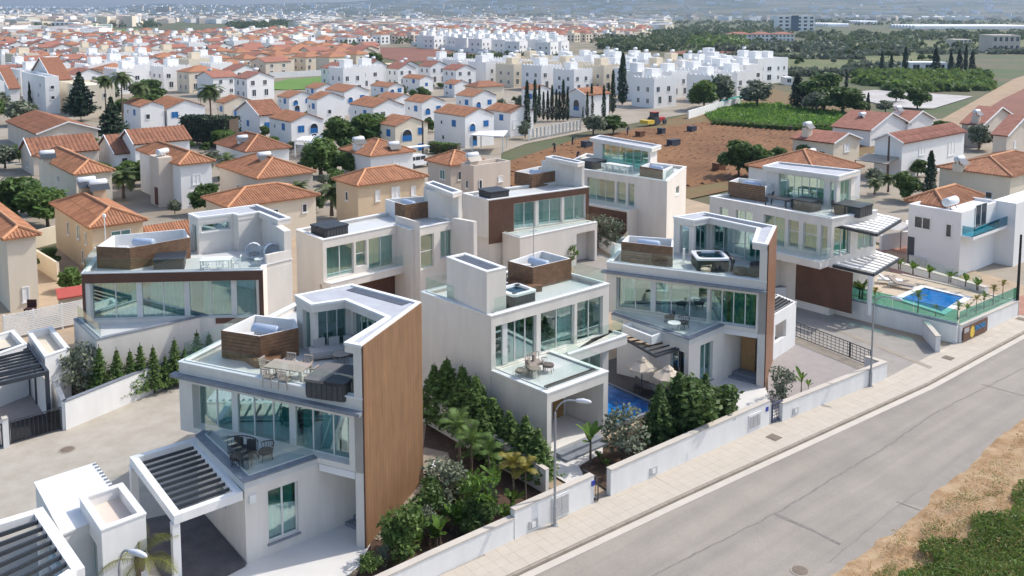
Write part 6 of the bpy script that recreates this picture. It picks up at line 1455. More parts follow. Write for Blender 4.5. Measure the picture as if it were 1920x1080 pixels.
def hedge(label, pts, w, z0, z1, mat=None, n=2600, leaf=.13, cat='hedge', name='hedge', group=None):
    t = thing(name, label, cat, (pts[0][0], pts[0][1], 0), group); C_ = []
    L = [hypot(pts[k + 1][0] - pts[k][0], pts[k + 1][1] - pts[k][1]) for k in range(len(pts) - 1)]
    for k in range(len(pts) - 1):
        m = int(n * L[k] / sum(L)); s = nrg.uniform(0, 1, m); u = unit(sub(pts[k + 1], pts[k])); face = nrg.integers(0, 3, m); a = nrg.uniform(-.5, .5, m); zz = nrg.uniform(0, 1, m)
        a = np.where(face == 0, -.5, np.where(face == 1, .5, a)); zz = np.where(face == 2, 1, zz); a = a + nrg.normal(scale=.06, size=m); zz = zz + nrg.normal(scale=.03, size=m)
        C_.append(np.stack([pts[k][0] + u[0] * s * L[k] - u[1] * a * w, pts[k][1] + u[1] * s * L[k] + u[0] * a * w, z0 + zz * (z1 - z0)], 1))
    np_mesh('foliage', cloud(np.concatenate(C_), leaf, .4, 1.6), 4, mat or L_HEDGE, t); MB().prism(offset(ccw(rect_of(pts, w * .7)), 0), z0, z1 - .12).build('branches', BARK if mat is None else BARK, t); return t
def rect_of(pts, w): return offset(pts, w / 2, False) + list(reversed(offset(pts, -w / 2, False)))
def at_h(x, yb, yt): p = P(x, yb); return p, top_of(p, yt)

# -- the front gardens
K_ROUND = b_round(L_MID, 380, .15, 3.0, 3, 'shrub', trunk=True)
K_OLIVE = b_round(L_OLIVE, 430, .13, 3.0, 5, 'olive_tree', ragged=.6)
K_DARKB = b_round(L_DARK, 420, .16, 3.0, 7, 'shrub', flat=1.0)
K_BRIGHT = b_round(L_BRIGHT, 420, .13, 2.0, 9, 'shrub', n=7)
K_CON = b_conifer(L_MID, 3.2, .78, 12, 190, .085); K_COND = b_conifer(L_MID, 4.2, 1.15, 14, 330, .11)
K_BUSHY = b_conifer(L_DARK, 4.2, 1.15, 13, 520, .12)
K_BAN = b_banana(1.5, 7, 1.3, .38); K_BAN2 = b_banana(.9, 6, .9, .3, None, 'leafy_plant', 2); K_BANY = b_banana(1.1, 6, 1.0, .3, L_YEL, 'leafy_plant', 1)
K_FPALM = b_palm(1.7, .95, 10, L_MID, 'feather_palm', .06, .8, w=.26, up=1.1, tuft=False); K_YPALM = b_palm(1.8, .85, 9, L_YEL, 'feather_palm', .055, .9, w=.24, up=1.1, tuft=False)
for i, (x, yb, yt, lb) in enumerate([(150, 757, 655, 'rounded grey-green olive tree at the left end of the driveway wall')]):
    p, h = at_h(x, yb, yt); plant('olive', K_OLIVE, add(p, N_, .2), lb, 'tree', None, h / 2.75)
cons = [(190, 758, 645), (222, 752, 650), (247, 746, 653), (266, 741, 642), (290, 736, 646), (312, 730, 664), (330, 724, 632), (348, 720, 650), (372, 712, 618), (394, 702, 622), (408, 690, 634)]
cl = ['conifer beside the olive tree, first of the row behind the driveway wall', 'second conifer from the olive tree in the row behind the driveway wall', 'third conifer from the olive tree, behind the driveway wall', 'fourth conifer from the olive tree, behind the driveway wall', 'fifth conifer from the olive tree, behind the driveway wall', 'short sixth conifer from the olive tree, behind the driveway wall', 'tall seventh conifer from the olive tree, behind the driveway wall', 'eighth conifer from the olive tree, behind the driveway wall', 'tall ninth conifer, next to the canted balcony wall', 'tenth conifer, close behind the timber villa corner', 'last conifer of the row, at the timber plant screen']
for (x, yb, yt), lb in zip(cons, cl):
    p, h = at_h(x, yb, yt); plant('conifer', K_CON, p, 'young green ' + lb, 'tree', 'young conifers behind the driveway wall', (h / 3.2 * 1.15, h / 3.2 * 1.15, h / 3.2))
big = [(815, 790, 680, 'behind the wall next to the tall timber wall'), (838, 800, 668, 'with the tallest pointed top against the blank white wall'), (868, 815, 682, 'against the middle of the blank white wall'), (893, 830, 700, 'just right of the middle of the blank white wall'), (925, 850, 740, 'below the white villa terrace corner'), (955, 870, 765, 'between the feather palms and the white porch'), (985, 890, 775, 'beside the porch door of the white villa'), (1008, 905, 800, 'last of its row, at the porch steps'), (905, 862, 760, 'standing forward behind the feather palms')]
for x, yb, yt, lb in big:
    p, h = at_h(x, yb, yt); plant('conifer_dark', K_COND, p, 'dense dark conifer ' + lb, 'tree', 'dense conifers along the blank white wall', (h / 4.2 * 1.55, h / 4.2 * 1.55, h / 4.2))
def one(kind, K, x, yb, yt, lb, cat, base, group=None, wide=1.0, mat=None, z=0.0):
    p = P(x, yb, z); h = top_of(p, yt) - z; s = h / base; return plant(kind, K, p, lb, cat, group, (s * wide, s * wide, s), z=z)
one('olive', K_OLIVE, 835, 960, 858, 'grey-green olive bush in the middle of the corner garden', 'tree', 2.8, wide=1.15)
one('bright', K_BRIGHT, 893, 985, 882, 'bright lime-green shrub in the corner garden, right of the olive bush', 'shrub', 1.85)
one('round', K_ROUND, 765, 1040, 940, 'leafy green shrub near the foot of the timber wall', 'shrub', 2.75)
one('round', K_ROUND, 735, 1040, 975, 'darker small shrub left of the leafy one by the timber wall', 'shrub', 2.75)
one('round', K_ROUND, 690, 1078, 1038, 'low green shrub at the edge of the white forecourt', 'shrub', 2.75, wide=1.3)
one('darkb', K_DARKB, 805, 985, 900, 'dark shrub between the timber wall and olive bush', 'shrub', 2.8)
one('darkb', K_DARKB, 900, 1000, 930, 'low dark shrub under the lime-green shrub', 'shrub', 2.8, wide=1.2)
for x, yb, yt, lb in ((828, 1018, 950, 'broad-leaved plant at the front of the corner garden'), (860, 1005, 955, 'second broad-leaved plant along the front garden wall'), (812, 1025, 978, 'short broad-leaved plant low against the front garden wall'), (922, 985, 925, 'pale broad-leaved plant beside the step in the street wall'), (956, 960, 905, 'slim broad-leaved plant under the yellow palms'), (890, 1000, 960, 'broad-leaved plant below the lime-green shrub')):
    one('ban2', K_BAN2, x, yb, yt, lb, 'plant', 1.5, 'broad-leaved plants in the corner garden')
for i, (x, yb, yt, k) in enumerate(((845, 1000, 930, 'b'), (870, 985, 925, 'b'), (780, 1030, 985, 'b'), (795, 1010, 950, 'o'), (850, 940, 880, 'd'), (880, 950, 890, 'm'), (915, 960, 905, 'o'), (940, 985, 940, 'b'), (960, 985, 945, 'm'), (900, 930, 875, 'b'), (930, 905, 850, 'm'), (985, 975, 935, 'b'), (755, 1062, 1020, 'm'), (718, 1062, 1025, 'o'), (875, 1010, 972, 'd'))):
    kk = {'b': ('ban2', K_BAN2, 1.5), 'o': ('olive', K_OLIVE, 2.8), 'd': ('darkb', K_DARKB, 2.8), 'm': ('bright', K_BRIGHT, 1.85)}[k]
    one(kk[0], kk[1], x, yb, yt, {'b': 'leafy broad-leaved', 'o': 'small grey-green', 'd': 'small dark green', 'm': 'small bright green'}[k] + ' garden plant, ' + ORD[i] + ' of the filler planting in the corner garden', 'plant', kk[2], 'filler plants in the corner garden')
for x, yb, yt, k, lb in ((862, 880, 760, 'fpalm', 'tall feather palm with arching fronds beside the timber wall garden'), (885, 900, 790, 'fpalm', 'feather palm second along the white garden wall'), (915, 915, 815, 'fpalm', 'feather palm in the middle of the white garden wall'), (960, 950, 840, 'ypalm', 'yellowing feather palm left of the lamp post'), (985, 955, 850, 'ypalm', 'second yellowing feather palm, nearest the lamp post'), (925, 930, 850, 'ban', 'banana plant beside the white garden wall, behind the yellow palms'), (1107, 870, 760, 'ban', 'tall banana plant at the white porch steps, right of lamp head')):
    K = dict(fpalm=K_FPALM, ypalm=K_YPALM, ban=K_BAN)[k]; one(k, K, x, yb, yt, lb, 'palm' if 'palm' in k else 'plant', 2.6 if k != 'ban' else 2.5)
one('olive', K_OLIVE, 1170, 868, 770, 'grey-green olive tree over the street wall beside the pool', 'tree', 2.8, wide=1.25)
for x, yb, yt, w_, lb in ((1285, 832, 702, 1.7, 'tallest of the dark bushy conifers over the street wall'), (1335, 815, 705, 1.7, 'dark bushy conifer right of the tallest one, over the street wall'), (1375, 800, 728, 1.9, 'low dark bushy conifer at the right end beside the meter doors'), (1248, 845, 725, 1.6, 'dark bushy conifer between the olive tree and the tallest one'), (1310, 800, 720, 1.7, 'dark bushy conifer set back behind the street wall pair'), (1262, 820, 735, 1.6, 'dark bushy conifer behind, beside the near parasol')):
    o = one('conifer_bushy', K_BUSHY, x, yb, yt, lb, 'tree', 4.0, 'bushy conifers over the street wall', w_ * .7); o.location.x += N_[0] * .5; o.location.y += N_[1] * .5
one('darkb', K_DARKB, 1290, 826, 722, 'big dark green bush at the street wall among the bushy conifers, left one', 'shrub', 2.6, wide=1.35); one('darkb', K_DARKB, 1350, 806, 728, 'big dark green bush at the street wall among the bushy conifers, right one', 'shrub', 2.6, wide=1.3)
for x, yb, lb in ((1120, 868, 'small green plant at the foot of the banana by the porch steps'), (1140, 880, 'small green plant under the olive tree on the mulch')): one('ban2', K_BAN2, x, yb, yb - 28, lb, 'plant', 1.5)
one('olive', K_OLIVE, 1467, 752, 688, 'small olive tree in front of the grey forecourt', 'tree', 2.8, wide=1.1)
one('ban', K_BAN, 1502, 742, 675, 'slim banana plant with upright leaves on the grey forecourt edge', 'plant', 2.5, wide=.7); one('ban', K_BAN, 1515, 740, 700, 'short banana plant beside the slim upright one, grey forecourt', 'plant', 2.5, wide=.8)
one('yellowtree', b_palm(1.2, 1.3, 11, leafmat('leaf_yellow_green', (.11, .13, .02), (.2, .2, .045)), 'feather_palm', .08, .9, w=.26, up=1.0, lw=.025), 265, 1120, 1005, 'yellow-green palm with arching fronds by the near white box and lamp', 'palm', 2.0, wide=1.25)
one('pot', b_round(L_BRIGHT, 420, .12, 1.4, 21, 'shrub', n=6), 812, 545, 500, 'yellow-green potted shrub on the white villa back terrace', 'shrub', 1.2, wide=1.2)
for x, yb, yt, lb in ((1120, 465, 405, 'grey olive bush against the lower brown wall, left one'), (1150, 470, 408, 'grey olive bush against the lower brown wall, right one')): one('olive', K_OLIVE, x, yb, yt, lb, 'tree', 2.8)
one('bright', K_BRIGHT, 1068, 500, 458, 'small tree behind the roof plant screen of the white villa', 'tree', 1.85)
# terrace of the right villa: tubs along its back fence and palms in front of the pool
for k, (x, y) in enumerate(((1688, 505), (1715, 515), (1746, 522), (1779, 530), (1807, 536), (1836, 545))):
    one('ban2', K_BAN2, x, y, y - 30, ['first from the villa', 'second from the villa', 'third from the villa', 'fourth from the villa', 'fifth from the villa', 'sixth, farthest from the villa'][k] + ', leafy plant in the white planter row behind the street pool', 'plant', 1.5, 'leafy plants along the pool planter', z=1.55)
for x, yb, yt, k, lb in ((1640, 578, 535, 'ypalm', 'small yellow palm against the glass fence left of the pool'), (1616, 560, 512, 'ban2', 'spiky plant at the villa corner left of the pool'), (1720, 590, 540, 'fpalm', 'small palm in front of the pool, left one'), (1754, 598, 568, 'fpalm', 'small palm in front of the pool, middle one'), (1796, 600, 562, 'fpalm', 'small palm at the pool corner by the sign board'), (1812, 594, 555, 'ban', 'leafy palm second from the sign corner'), (1830, 588, 550, 'ypalm', 'yellow palm third from the sign corner'), (1845, 580, 545, 'fpalm', 'palm fourth from the sign corner'), (1862, 572, 530, 'ypalm', 'yellow palm beyond the pool, fifth from the sign corner'), (1880, 560, 522, 'ypalm', 'yellow palm by the thin black trunk')):
    K = dict(fpalm=K_FPALM, ypalm=K_YPALM, ban=K_BAN, ban2=K_BAN2)[k]; one(k, K, x, yb, yt, lb, 'plant', 2.6 if k != 'ban2' else 1.5, z=1.1)

# -- the middle distance
K_PALM = b_palm(8, 2.5, 26, L_PALM, w=.65, lw=.13); K_CYP = b_cypress(L_CYP); K_CYPW = b_cypress(L_CYP, 7, 1.0, 2200, .2)
for x, yb, yt, lb in ((397, 272, 152, 'tall lone palm with bare trunk in front of the blue-shuttered estate'), (200, 225, 138, 'tall palm nearest the dark pine in the palm group'), (231, 235, 130, 'tallest palm of the group, beside the dark pine'), (265, 240, 150, 'tall palm at the right of the palm group'), (247, 150, 118, 'palm behind the group, over the pale roofs')):
    p, h = at_h(x, yb, yt); plant('palm', K_PALM, p, lb, 'palm tree', 'tall palms at left', h / 9.4)
K_BUSHP = b_palm(3, 2.6, 24, L_PALM, 'palm_tree', .22, .8, w=.7, lw=.12)
for x, yb, yt, lb in ((622, 405, 338, 'bushy palm between the tan house and second villa'), (428, 335, 285, 'dark bushy palm right of the white tower house'), (232, 372, 312, 'bushy palm between two orange-roofed houses at left'), (603, 330, 280, 'bushy palm below the round green tree'), (560, 385, 335, 'low bushy palm behind the cream ribbed roof'), (1665, 360, 322, 'yellow-green palm right of the orange-roofed villa'), (1640, 365, 330, 'second yellow-green palm right of the orange-roofed villa'), (745, 205, 180, 'small palm in the gardens of the blue-shuttered estate')):
    p, h = at_h(x, yb, yt); plant('bushy_palm', K_BUSHP, p, lb, 'palm tree', 'bushy palms among the houses', h / 4.6)
K_PINE = b_conifer(L_CYP, 9, 3.0, 12, 420, .34, 'pine_tree', .4)
for x, yb, yt, lb in ((152, 226, 128, 'spreading dark pine in front of the pale block at left'), (211, 268, 175, 'dark pine with layered branches left of the palms')): p, h = at_h(x, yb, yt); plant('pine', K_PINE, p, lb, 'tree', 'dark pines at left', h / 9.0)
row = [(988, 252, 152), (1003, 232, 150), (1011, 222, 160), (1019, 225, 172), (1027, 226, 170), (1035, 226, 160), (1043, 227, 168), (1049, 226, 172), (1056, 226, 150), (1064, 226, 166), (1093, 225, 200), (1101, 222, 172), (1109, 218, 157), (1132, 224, 160), (1141, 214, 155), (1149, 212, 132)]
for k, (x, yb, yt) in enumerate(row):
    p, h = at_h(x, yb, yt); g = 'cypress row beside the ploughed field'
    lb = ('slim dark cypress standing forward at the left end of the row' if k == 0 else 'slim dark cypress, ' + ORD[k - 10] + ' from left in the right cluster by the dark-arched house' if k > 9 else 'slim dark cypress, ' + ORD[k - 1] + ' from left in the tight row before the orange roofs'); plant('cypress', K_CYP, p, lb, 'cypress tree', g, (h / 7.1 * 1.0, h / 7.1, h / 7.1))
one('cypw', K_CYPW, 1167, 196, 100, 'tallest broad cypress in front of the white block estate', 'cypress tree', 7.1, wide=.8)
one('cypw', K_CYPW, 1742, 388, 284, 'near dark cypress beside the cream house with white tank', 'cypress tree', 7.1, wide=.95); one('cypw', K_CYPW, 389, 133, 88, 'single dark cypress above the cream row', 'cypress tree', 7.1, wide=.7)
for k, (x, yb, yt, w_) in enumerate(((1653, 136, 95, .9), (1671, 133, 101, 1.1), (1697, 135, 88, 1.0), (1754, 138, 90, 1.4), (1782, 140, 94, .9), (1798, 139, 92, 1.1), (1810, 134, 84, .7), (1822, 140, 95, 1.1))):
    one('cypw', K_CYPW, x, yb, yt, 'dark cypress ' + ['first at left before the farmhouse', 'second, stout, before the farmhouse', 'tall one left of the farmhouse', 'very broad one covering the farmhouse wall', 'first right of the farmhouse', 'second right of the farmhouse', 'slim tall one behind, right of the farmhouse', 'last of the farmhouse group'][k], 'cypress tree', 7.1, 'farmhouse cypresses', w_)
for x, yb, yt, w_, lb in ((1495, 202, 140, 1.9, 'broad dark cypress at the left of the grove above the green field'), (1587, 165, 132, .9, 'thin cypress standing behind the dark grove'), (1627, 213, 174, .9, 'small cypress at the right end of the dark grove'), (57, 205, 155, .6, 'small cypress behind the white far-left blocks')): one('cypw', K_CYPW, x, yb, yt, lb, 'cypress tree', 7.1, wide=w_)
K_BIG = b_round(L_MID, 260, .42, 6, 13, 'tree'); K_BIGD = b_round(L_DARK, 260, .42, 6, 17, 'tree'); K_BIGO = b_round(L_OLIVE, 240, .40, 6, 19, 'tree', ragged=.6)
KK = {'m': ('bigm', K_BIG), 'd': ('bigd', K_BIGD), 'o': ('bigo', K_BIGO)}
for k, x, yb, yt, w_, lb in (('m', 708, 282, 213, 1.3, 'round bright green tree in front of the blue-shuttered estate'), ('d', 640, 285, 222, 1.2, 'darker round tree left of the bright green one'), ('m', 600, 330, 262, 1.3, 'leafy garden tree behind the tan house'), ('m', 660, 330, 285, 1.3, 'garden tree between the white tanks and bushy palm'),
    ('d', 30, 420, 335, 1.3, 'big garden tree at the far left edge behind the cream wall'), ('m', 90, 425, 352, 1.4, 'big leafy garden tree left of the tan house'), ('d', 55, 400, 345, 1.3, 'dark garden tree between the two leafy ones at left'), ('d', 88, 500, 468, 1.5, 'clipped dark bush beside the tan house driveway'), ('m', 130, 545, 505, 1.3, 'bright bush in front of the tan house corner'),
    ('d', 1385, 330, 265, 1.1, 'dark conifer-like tree at the near edge of the ploughed field'), ('d', 1425, 332, 275, 1.1, 'second dark tree at the near edge of the ploughed field'), ('d', 1455, 325, 278, 1.0, 'third dark tree at the near edge of the ploughed field'), ('m', 1512, 308, 272, 1.0, 'small green tree beside the cream red-roofed house'),
    ('o', 1420, 200, 150, 1.5, 'grey-green tree at the white block estate corner'), ('o', 1350, 200, 140, 1.2, 'bushy pale tree right of the white blocks'), ('m', 1320, 205, 150, 1.2, 'green tree beside the white blocks and boundary fence'), ('d', 1545, 205, 140, 1.4, 'dark tree in the middle of the grove above the green field'), ('d', 1580, 213, 165, 1.8, 'low wide dark tree in the grove above the green field'), ('o', 1530, 210, 172, 1.6, 'grey-green tree in the grove above the green field'), ('d', 1680, 190, 166, 1.5, 'dark bush beside the seedbeds'), ('d', 1720, 203, 165, 1.4, 'dark round tree at the right end of the seedbeds'), ('o', 1660, 210, 188, 1.8, 'brownish bush row below the seedbeds'),
    ('d', 699, 136, 100, 1.3, 'dense dark tree beside the low red-roofed hall'), ('o', 1112, 252, 215, 1.5, 'grey bush at the end of the field fence'), ('d', 1150, 250, 218, 1.5, 'dark bush behind the field fence'), ('m', 420, 150, 122, 1.6, 'wide green tree left of the cream row'), ('d', 480, 145, 128, 1.3, 'round bush in front of the cream row'), ('d', 1765, 275, 228, 1.2, 'dark bush between the red-roofed houses'), ('o', 1835, 280, 232, 1.2, 'loose olive tree before the beige houses'), ('d', 1700, 375, 325, 1.2, 'dark garden tree left of the near cypress'), ('o', 1640, 345, 315, 1.2, 'small olive tree by the lean-to canopy'), ('d', 1720, 330, 300, 1.4, 'dark clipped bush beside the peach house')):
    kn, K = KK[k]; one(kn, K, x, yb, yt, lb, 'tree', 5.4, wide=w_)
hedge('clipped rectangular dark hedge beside the lone tall palm', pxs((349, 268), (440, 272)), 4, .5, 4.6, L_CYP, 3000, .3)
hedge('clipped green hedge in front of the white canopy house', pxs((808, 285), (860, 290)), 1.2, 0, 1.6, L_BRIGHT, 900, .2)
hedge('green crop edge hedge along the field near side', pxs((1338, 232), (1480, 243), (1560, 240)), 2.0, 0, .8, L_MID, 2600, .35, 'crop', 'crop_edge')
# trees scattered through the far estates and along the plain
R = random.Random(21)
def scatter(poly, n, kinds, h0, h1, lab, grp, wide=(1, 1.6), keep=7):
    poly = pxs(*poly); xs = [p[0] for p in poly]; ys = [p[1] for p in poly]; k = 0; tries = 0; made = []
    while k < n and tries < n * 60:
        tries += 1; p = (R.uniform(min(xs), max(xs)), R.uniform(min(ys), max(ys)))
        if not inside(p, poly) or any(hypot(p[0] - q[0], p[1] - q[1]) < keep for q in PLACED) or any(hypot(p[0] - (a[0] + b[0]) / 2, p[1] - (a[1] + b[1]) / 2) < 7 for a, b, hh in HOUSES): continue
        kk = R.choice(kinds); s = R.uniform(h0, h1) / 5.6; w_ = s * R.uniform(*wide)
        if kk in 'mdo': o = plant(KK[kk][0], KK[kk][1], p, {'m': 'green ', 'd': 'dark green ', 'o': 'grey-green '}[kk] + lab, 'tree', grp, (w_, w_, s))
        elif kk == 'c': o = plant('cypress', K_CYP, p, 'slim cypress ' + lab.replace('tree ', ''), 'cypress tree', grp, s * .8)
        else: o = plant('palm', K_PALM, p, 'palm ' + lab.replace('tree ', ''), 'palm tree', grp, s * .6)
        k += 1; made.append((o['label'], pix(*p, 0)[0], o))
    for lb in {m[0] for m in made}:
        for q, m in enumerate(sorted([m for m in made if m[0] == lb], key=lambda m: m[1])): m[2]['label'] = lb + ', ' + ORD[q] + ' such from left'
scatter(((-20, 150), (410, 160), (520, 112), (420, 84), (0, 88)), 60, 'mddocp', 3, 5.5, 'tree among the tan and mixed houses at upper left', 'trees among the upper left houses', (.7, 1.1), 5)
scatter(((-20, 235), (350, 250), (350, 165), (-20, 155)), 16, 'mdoc', 3.5, 6, 'tree among the old quarter houses at left', 'trees among the old quarter houses', keep=8)
scatter(((480, 260), (960, 280), (1060, 215), (880, 160), (560, 180)), 22, 'mdo', 2, 3.6, 'tree in a garden of the blue-shuttered estate', 'garden trees of the blue-shuttered estate', (.8, 1.3))
scatter(((0, 330), (400, 420), (640, 420), (640, 300), (380, 260), (0, 280)), 22, 'mmdo', 2, 3.6, 'tree in a garden behind the villas', 'garden trees behind the villas', (.9, 1.4))
scatter(((480, 262), (960, 285), (1060, 222), (880, 160), (560, 180)), 40, 'mdo', 1.0, 2.0, 'bush in a garden of the blue-shuttered estate', 'garden bushes of the blue-shuttered estate', (.9, 1.6), 5)
scatter(((0, 330), (400, 420), (640, 420), (640, 300), (380, 260), (0, 280)), 40, 'mdo', 1.0, 2.2, 'bush in a garden behind the villas', 'garden bushes behind the villas', (.9, 1.6), 4)
scatter(((1000, 150), (1440, 150), (1450, 120), (1000, 118)), 24, 'ddo', 3, 6, 'tree behind the white block estate', 'trees behind the white blocks', (1.2, 2))
scatter(((1440, 112), (1620, 96), (1760, 102), (1740, 126), (1600, 136), (1460, 136)), 16, 'mdo', 2, 3.5, 'tree on the open green plain', 'trees on the open plain', (1.0, 1.6))
# far woods: read as one mass
L_WOOD = leafmat('leaf_woodland', (.055, .088, .04), (.11, .145, .065), scale=.01, island=.12)
def woods(bands, name='woodland', mat=None, seed=3):
    C_ = []
    for x0, x1, y0, y1, n, hh in bands:
        for k in range(n):
            x, y = R.uniform(x0, x1), R.uniform(y0, y1); p = P(x, y); r = hh * R.uniform(.6, 1.3); m = 46; d = nrg.normal(size=(m, 3)); d /= np.linalg.norm(d, axis=1)[:, None]; d[:, 2] = np.abs(d[:, 2])
            C_.append(d * np.array([r * 1.2, r * 1.2, hh * R.uniform(.7, 1.2)]) + np.array([p[0], p[1], 0]))
    C_ = np.concatenate(C_); np_mesh(name, cloud(C_, 1.9, .3, 1.4), 4, mat or L_WOOD, None, 'stuff')
woods([(1270, 1460, 42, 74, 110, 4.5), (1500, 1690, 64, 82, 50, 4), (1500, 1960, 38, 48, 90, 5), (1280, 1960, 22, 30, 120, 6), (1690, 1960, 62, 76, 60, 4.5), (1400, 1660, 88, 96, 60, 3), (130, 300, 38, 52, 130, 6), (430, 660, 42, 54, 160, 6), (640, 780, 32, 46, 70, 6), (900, 1300, 20, 34, 160, 8), (200, 420, 26, 34, 60, 8), (1130, 1290, 62, 96, 110, 5), (0, 120, 52, 60, 30, 5), (840, 1000, 112, 122, 24, 3.5)])
woods([(1500, 1700, 100, 104, 50, 1.6), (1590, 1800, 128, 133, 40, 2.2), (1450, 1600, 138, 142, 40, 1.8), (1690, 1920, 96, 101, 50, 2), (1440, 1620, 108, 111, 36, 1.5), (1290, 1440, 105, 112, 36, 2.2)], 'field_hedgerow', L_OLIVE)
woods([(1290, 1900, 62, 95, 45, 3.8), (430, 1200, 64, 92, 70, 4), (0, 430, 66, 90, 50, 4)])
woods([(1610, 1850, 142, 160, 150, 2.0), (1660, 1860, 158, 170, 50, 1.8)], 'orchard', L_MID)
woods([(1400, 1700, 86, 98, 70, 3.2), (1330, 1500, 84, 96, 60, 3)], 'scrub', L_OLIVE)
woods([(1300, 1400, 74, 92, 40, 5)], 'woodland', L_MID)
# ploughed furrows, crops and verge grass
def rows_mesh(poly, step, w, h, ang, mat, name, kind='stuff', jit=.1):
    poly = pxs(*poly); u = (cos(ang), sin(ang)); v = (-u[1], u[0]); m = MB(); cx, cy = cen(poly); R_ = 110
    for i in range(int(-R_ / step), int(R_ / step)):
        o = add((cx, cy), v, i * step); k = -R_; 
        while k < R_:
            p = add(o, u, k)
            if inside(p, poly):
                q = add(p, u, 2.4); j = R.uniform(-jit, jit); hh = h * R.uniform(.6, 1.2)
                a, b, c_ = add(add(p, v, j), v, -w / 2), add(add(p, v, j), v, w / 2), add(p, v, j); d, e, f = add(q, v, -w / 2 + j), add(q, v, w / 2 + j), add(q, v, j)
                m.face([(*a, -.07), (*d, -.07), (*f, hh - .07), (*c_, hh - .07)]); m.face([(*c_, hh - .07), (*f, hh - .07), (*e, -.07), (*b, -.07)])
            k += 2.4
    m.build(name, mat, None, kind=kind)
rows_mesh(((938, 352), (950, 306), (1090, 259), (1200, 242), (1230, 240), (1335, 228), (1500, 245), (1640, 265), (1560, 300), (1410, 330), (1290, 350), (1050, 360)), 1.1, .8, .2, SROT + .35, FIELD1, 'furrows')
def grass(pts_fn, n, size, mat, name, up=.2, asp=3.0):
    C_ = np.array([pts_fn() for _ in range(n)]); np_mesh(name, cloud(C_, size, up, asp), 4, mat, None, 'stuff')
L_GRASS = leafmat('grass_green', (.085, .15, .025), (.17, .24, .06)); L_DRY = leafmat('grass_dry', (.36, .23, .09), (.52, .37, .17), .2)
def verge_pt(y0, y1, x0, x1, lim):
    while True:
        x, y = R.uniform(x0, x1), R.uniform(y0, y1); p = P(x, y, ZR + .3)
        if lim(x, y): return (p[0], p[1], ZR + .25 + R.uniform(0, .3) + .25 * mnoise.noise((p[0] * .4, p[1] * .4, 0)))
gl_ = lambda x, y: (x - 1700) * .75 + (y - 1078) > 10 + 70 * mnoise.noise((x * .012, y * .02, 1)) and y > 870 + (1920 - x) * .55
grass(lambda: verge_pt(840, 1150, 1640, 2000, gl_), 42000, .045, L_GRASS, 'verge_grass')
grass(lambda: verge_pt(760, 1120, 1560, 2000, lambda x, y: (x - 1580) * .83 + (y - 1063) > 30 + 30 * mnoise.noise((x * .02, y * .03, 5)) and mnoise.noise((x * .03, y * .05, 8)) > -.1), 15000, .03, L_DRY, 'dry_grass')
grass(lambda: verge_pt(800, 1120, 1600, 2000, lambda x, y: (x - 1580) * .83 + (y - 1063) > 40 and mnoise.noise((x * .025, y * .04, 3)) > .1), 5000, .035, L_GRASS, 'weeds')
grass(lambda: verge_pt(840, 1150, 1640, 2000, gl_), 2500, .10, L_BRIGHT, 'verge_weeds', .6, 3.5)
def green_pt():
    a, b, c_ = [R.choice(gpoly) for _ in range(3)]; t, s = R.random(), R.random(); p = lerp(lerp(a, b, t), c_, s * .6); return (p[0], p[1], R.uniform(0, .2))
gpoly = pxs((1325, 215), (1380, 195), (1460, 196), (1625, 218), (1590, 243), (1500, 243), (1400, 235), (1338, 228))
grass(green_pt, 6000, .5, leafmat('crop_green', (.085, .19, .028), (.14, .26, .05)), 'field_crop')
# ------------------------------------------------------------------ terrace of the right villa, pools
DECKT = M('pool_terrace_tile', (.46, .38, .29), .8, .1, .8); DECKD = M('dark_deck', (.10, .085, .078), .75, .2, 2.5)
zt = 1.1
tp = [P(1400, 571, 0), P(1491, 566, 0), P(1794, 641, 0), P(1903, 590, 0), add(P(1903, 590), N_, 9), add(P(1640, 513, 1.1), N_, 8), P(1470, 500, 1.1)]
sheet('pool_terrace', tp, zt, DECKT); 
pw = [P(x, y, zt) for x, y in ((1689, 562), (1733, 541), (1808, 559), (1765, 586))]
def pool(label, pw, z, rim, rimw, rimm, tile=POOLT):
    t = thing('swimming_pool', label, 'swimming pool', (pw[0][0], pw[0][1], z)); pw = ccw(pw)
    coping(t, pw, z + .004, -rimw, .10, -.0, True, rimm, 'pool_edge', 1)
    MB().face([(*p, z + .012) for p in pw]).build('pool_floor', tile, t)
    w = MB(); 
    w.face([(*p, z + .075) for p in pw]); w.build('water', POOLW, t); return t
pool('blue street pool with white rim on the raised terrace by the sign board', pw, zt, 1, .45, COPE)
pA_, pB_ = P(1133, 719, .05), P(1236, 764, .05); up_ = unit(sub(pB_, pA_)); vp_ = (up_[1], -up_[0])
pl = [pA_, pB_, add(pB_, vp_, -0), pA_]; k4 = 3.6
side = -1 if pix(*add(pA_, (-up_[1], up_[0]), 2), 0)[0] > pix(*pA_, 0)[0] else 1; vs = (-up_[1] * side, up_[0] * side)
sheet('pool_deck', [add(add(pA_, up_, -2.5), vs, k4 + .2), add(add(pB_, up_, .3), vs, k4 + .2), add(add(pB_, up_, .3), vs, -4.2), add(add(pA_, up_, -2.5), vs, -4.2)], .035, DECKD)
pool('deep blue pool between the white box villa and the brown sided villa', [pA_, pB_, add(pB_, vs, k4), add(pA_, vs, k4)], .04, 1, .18, STONE)
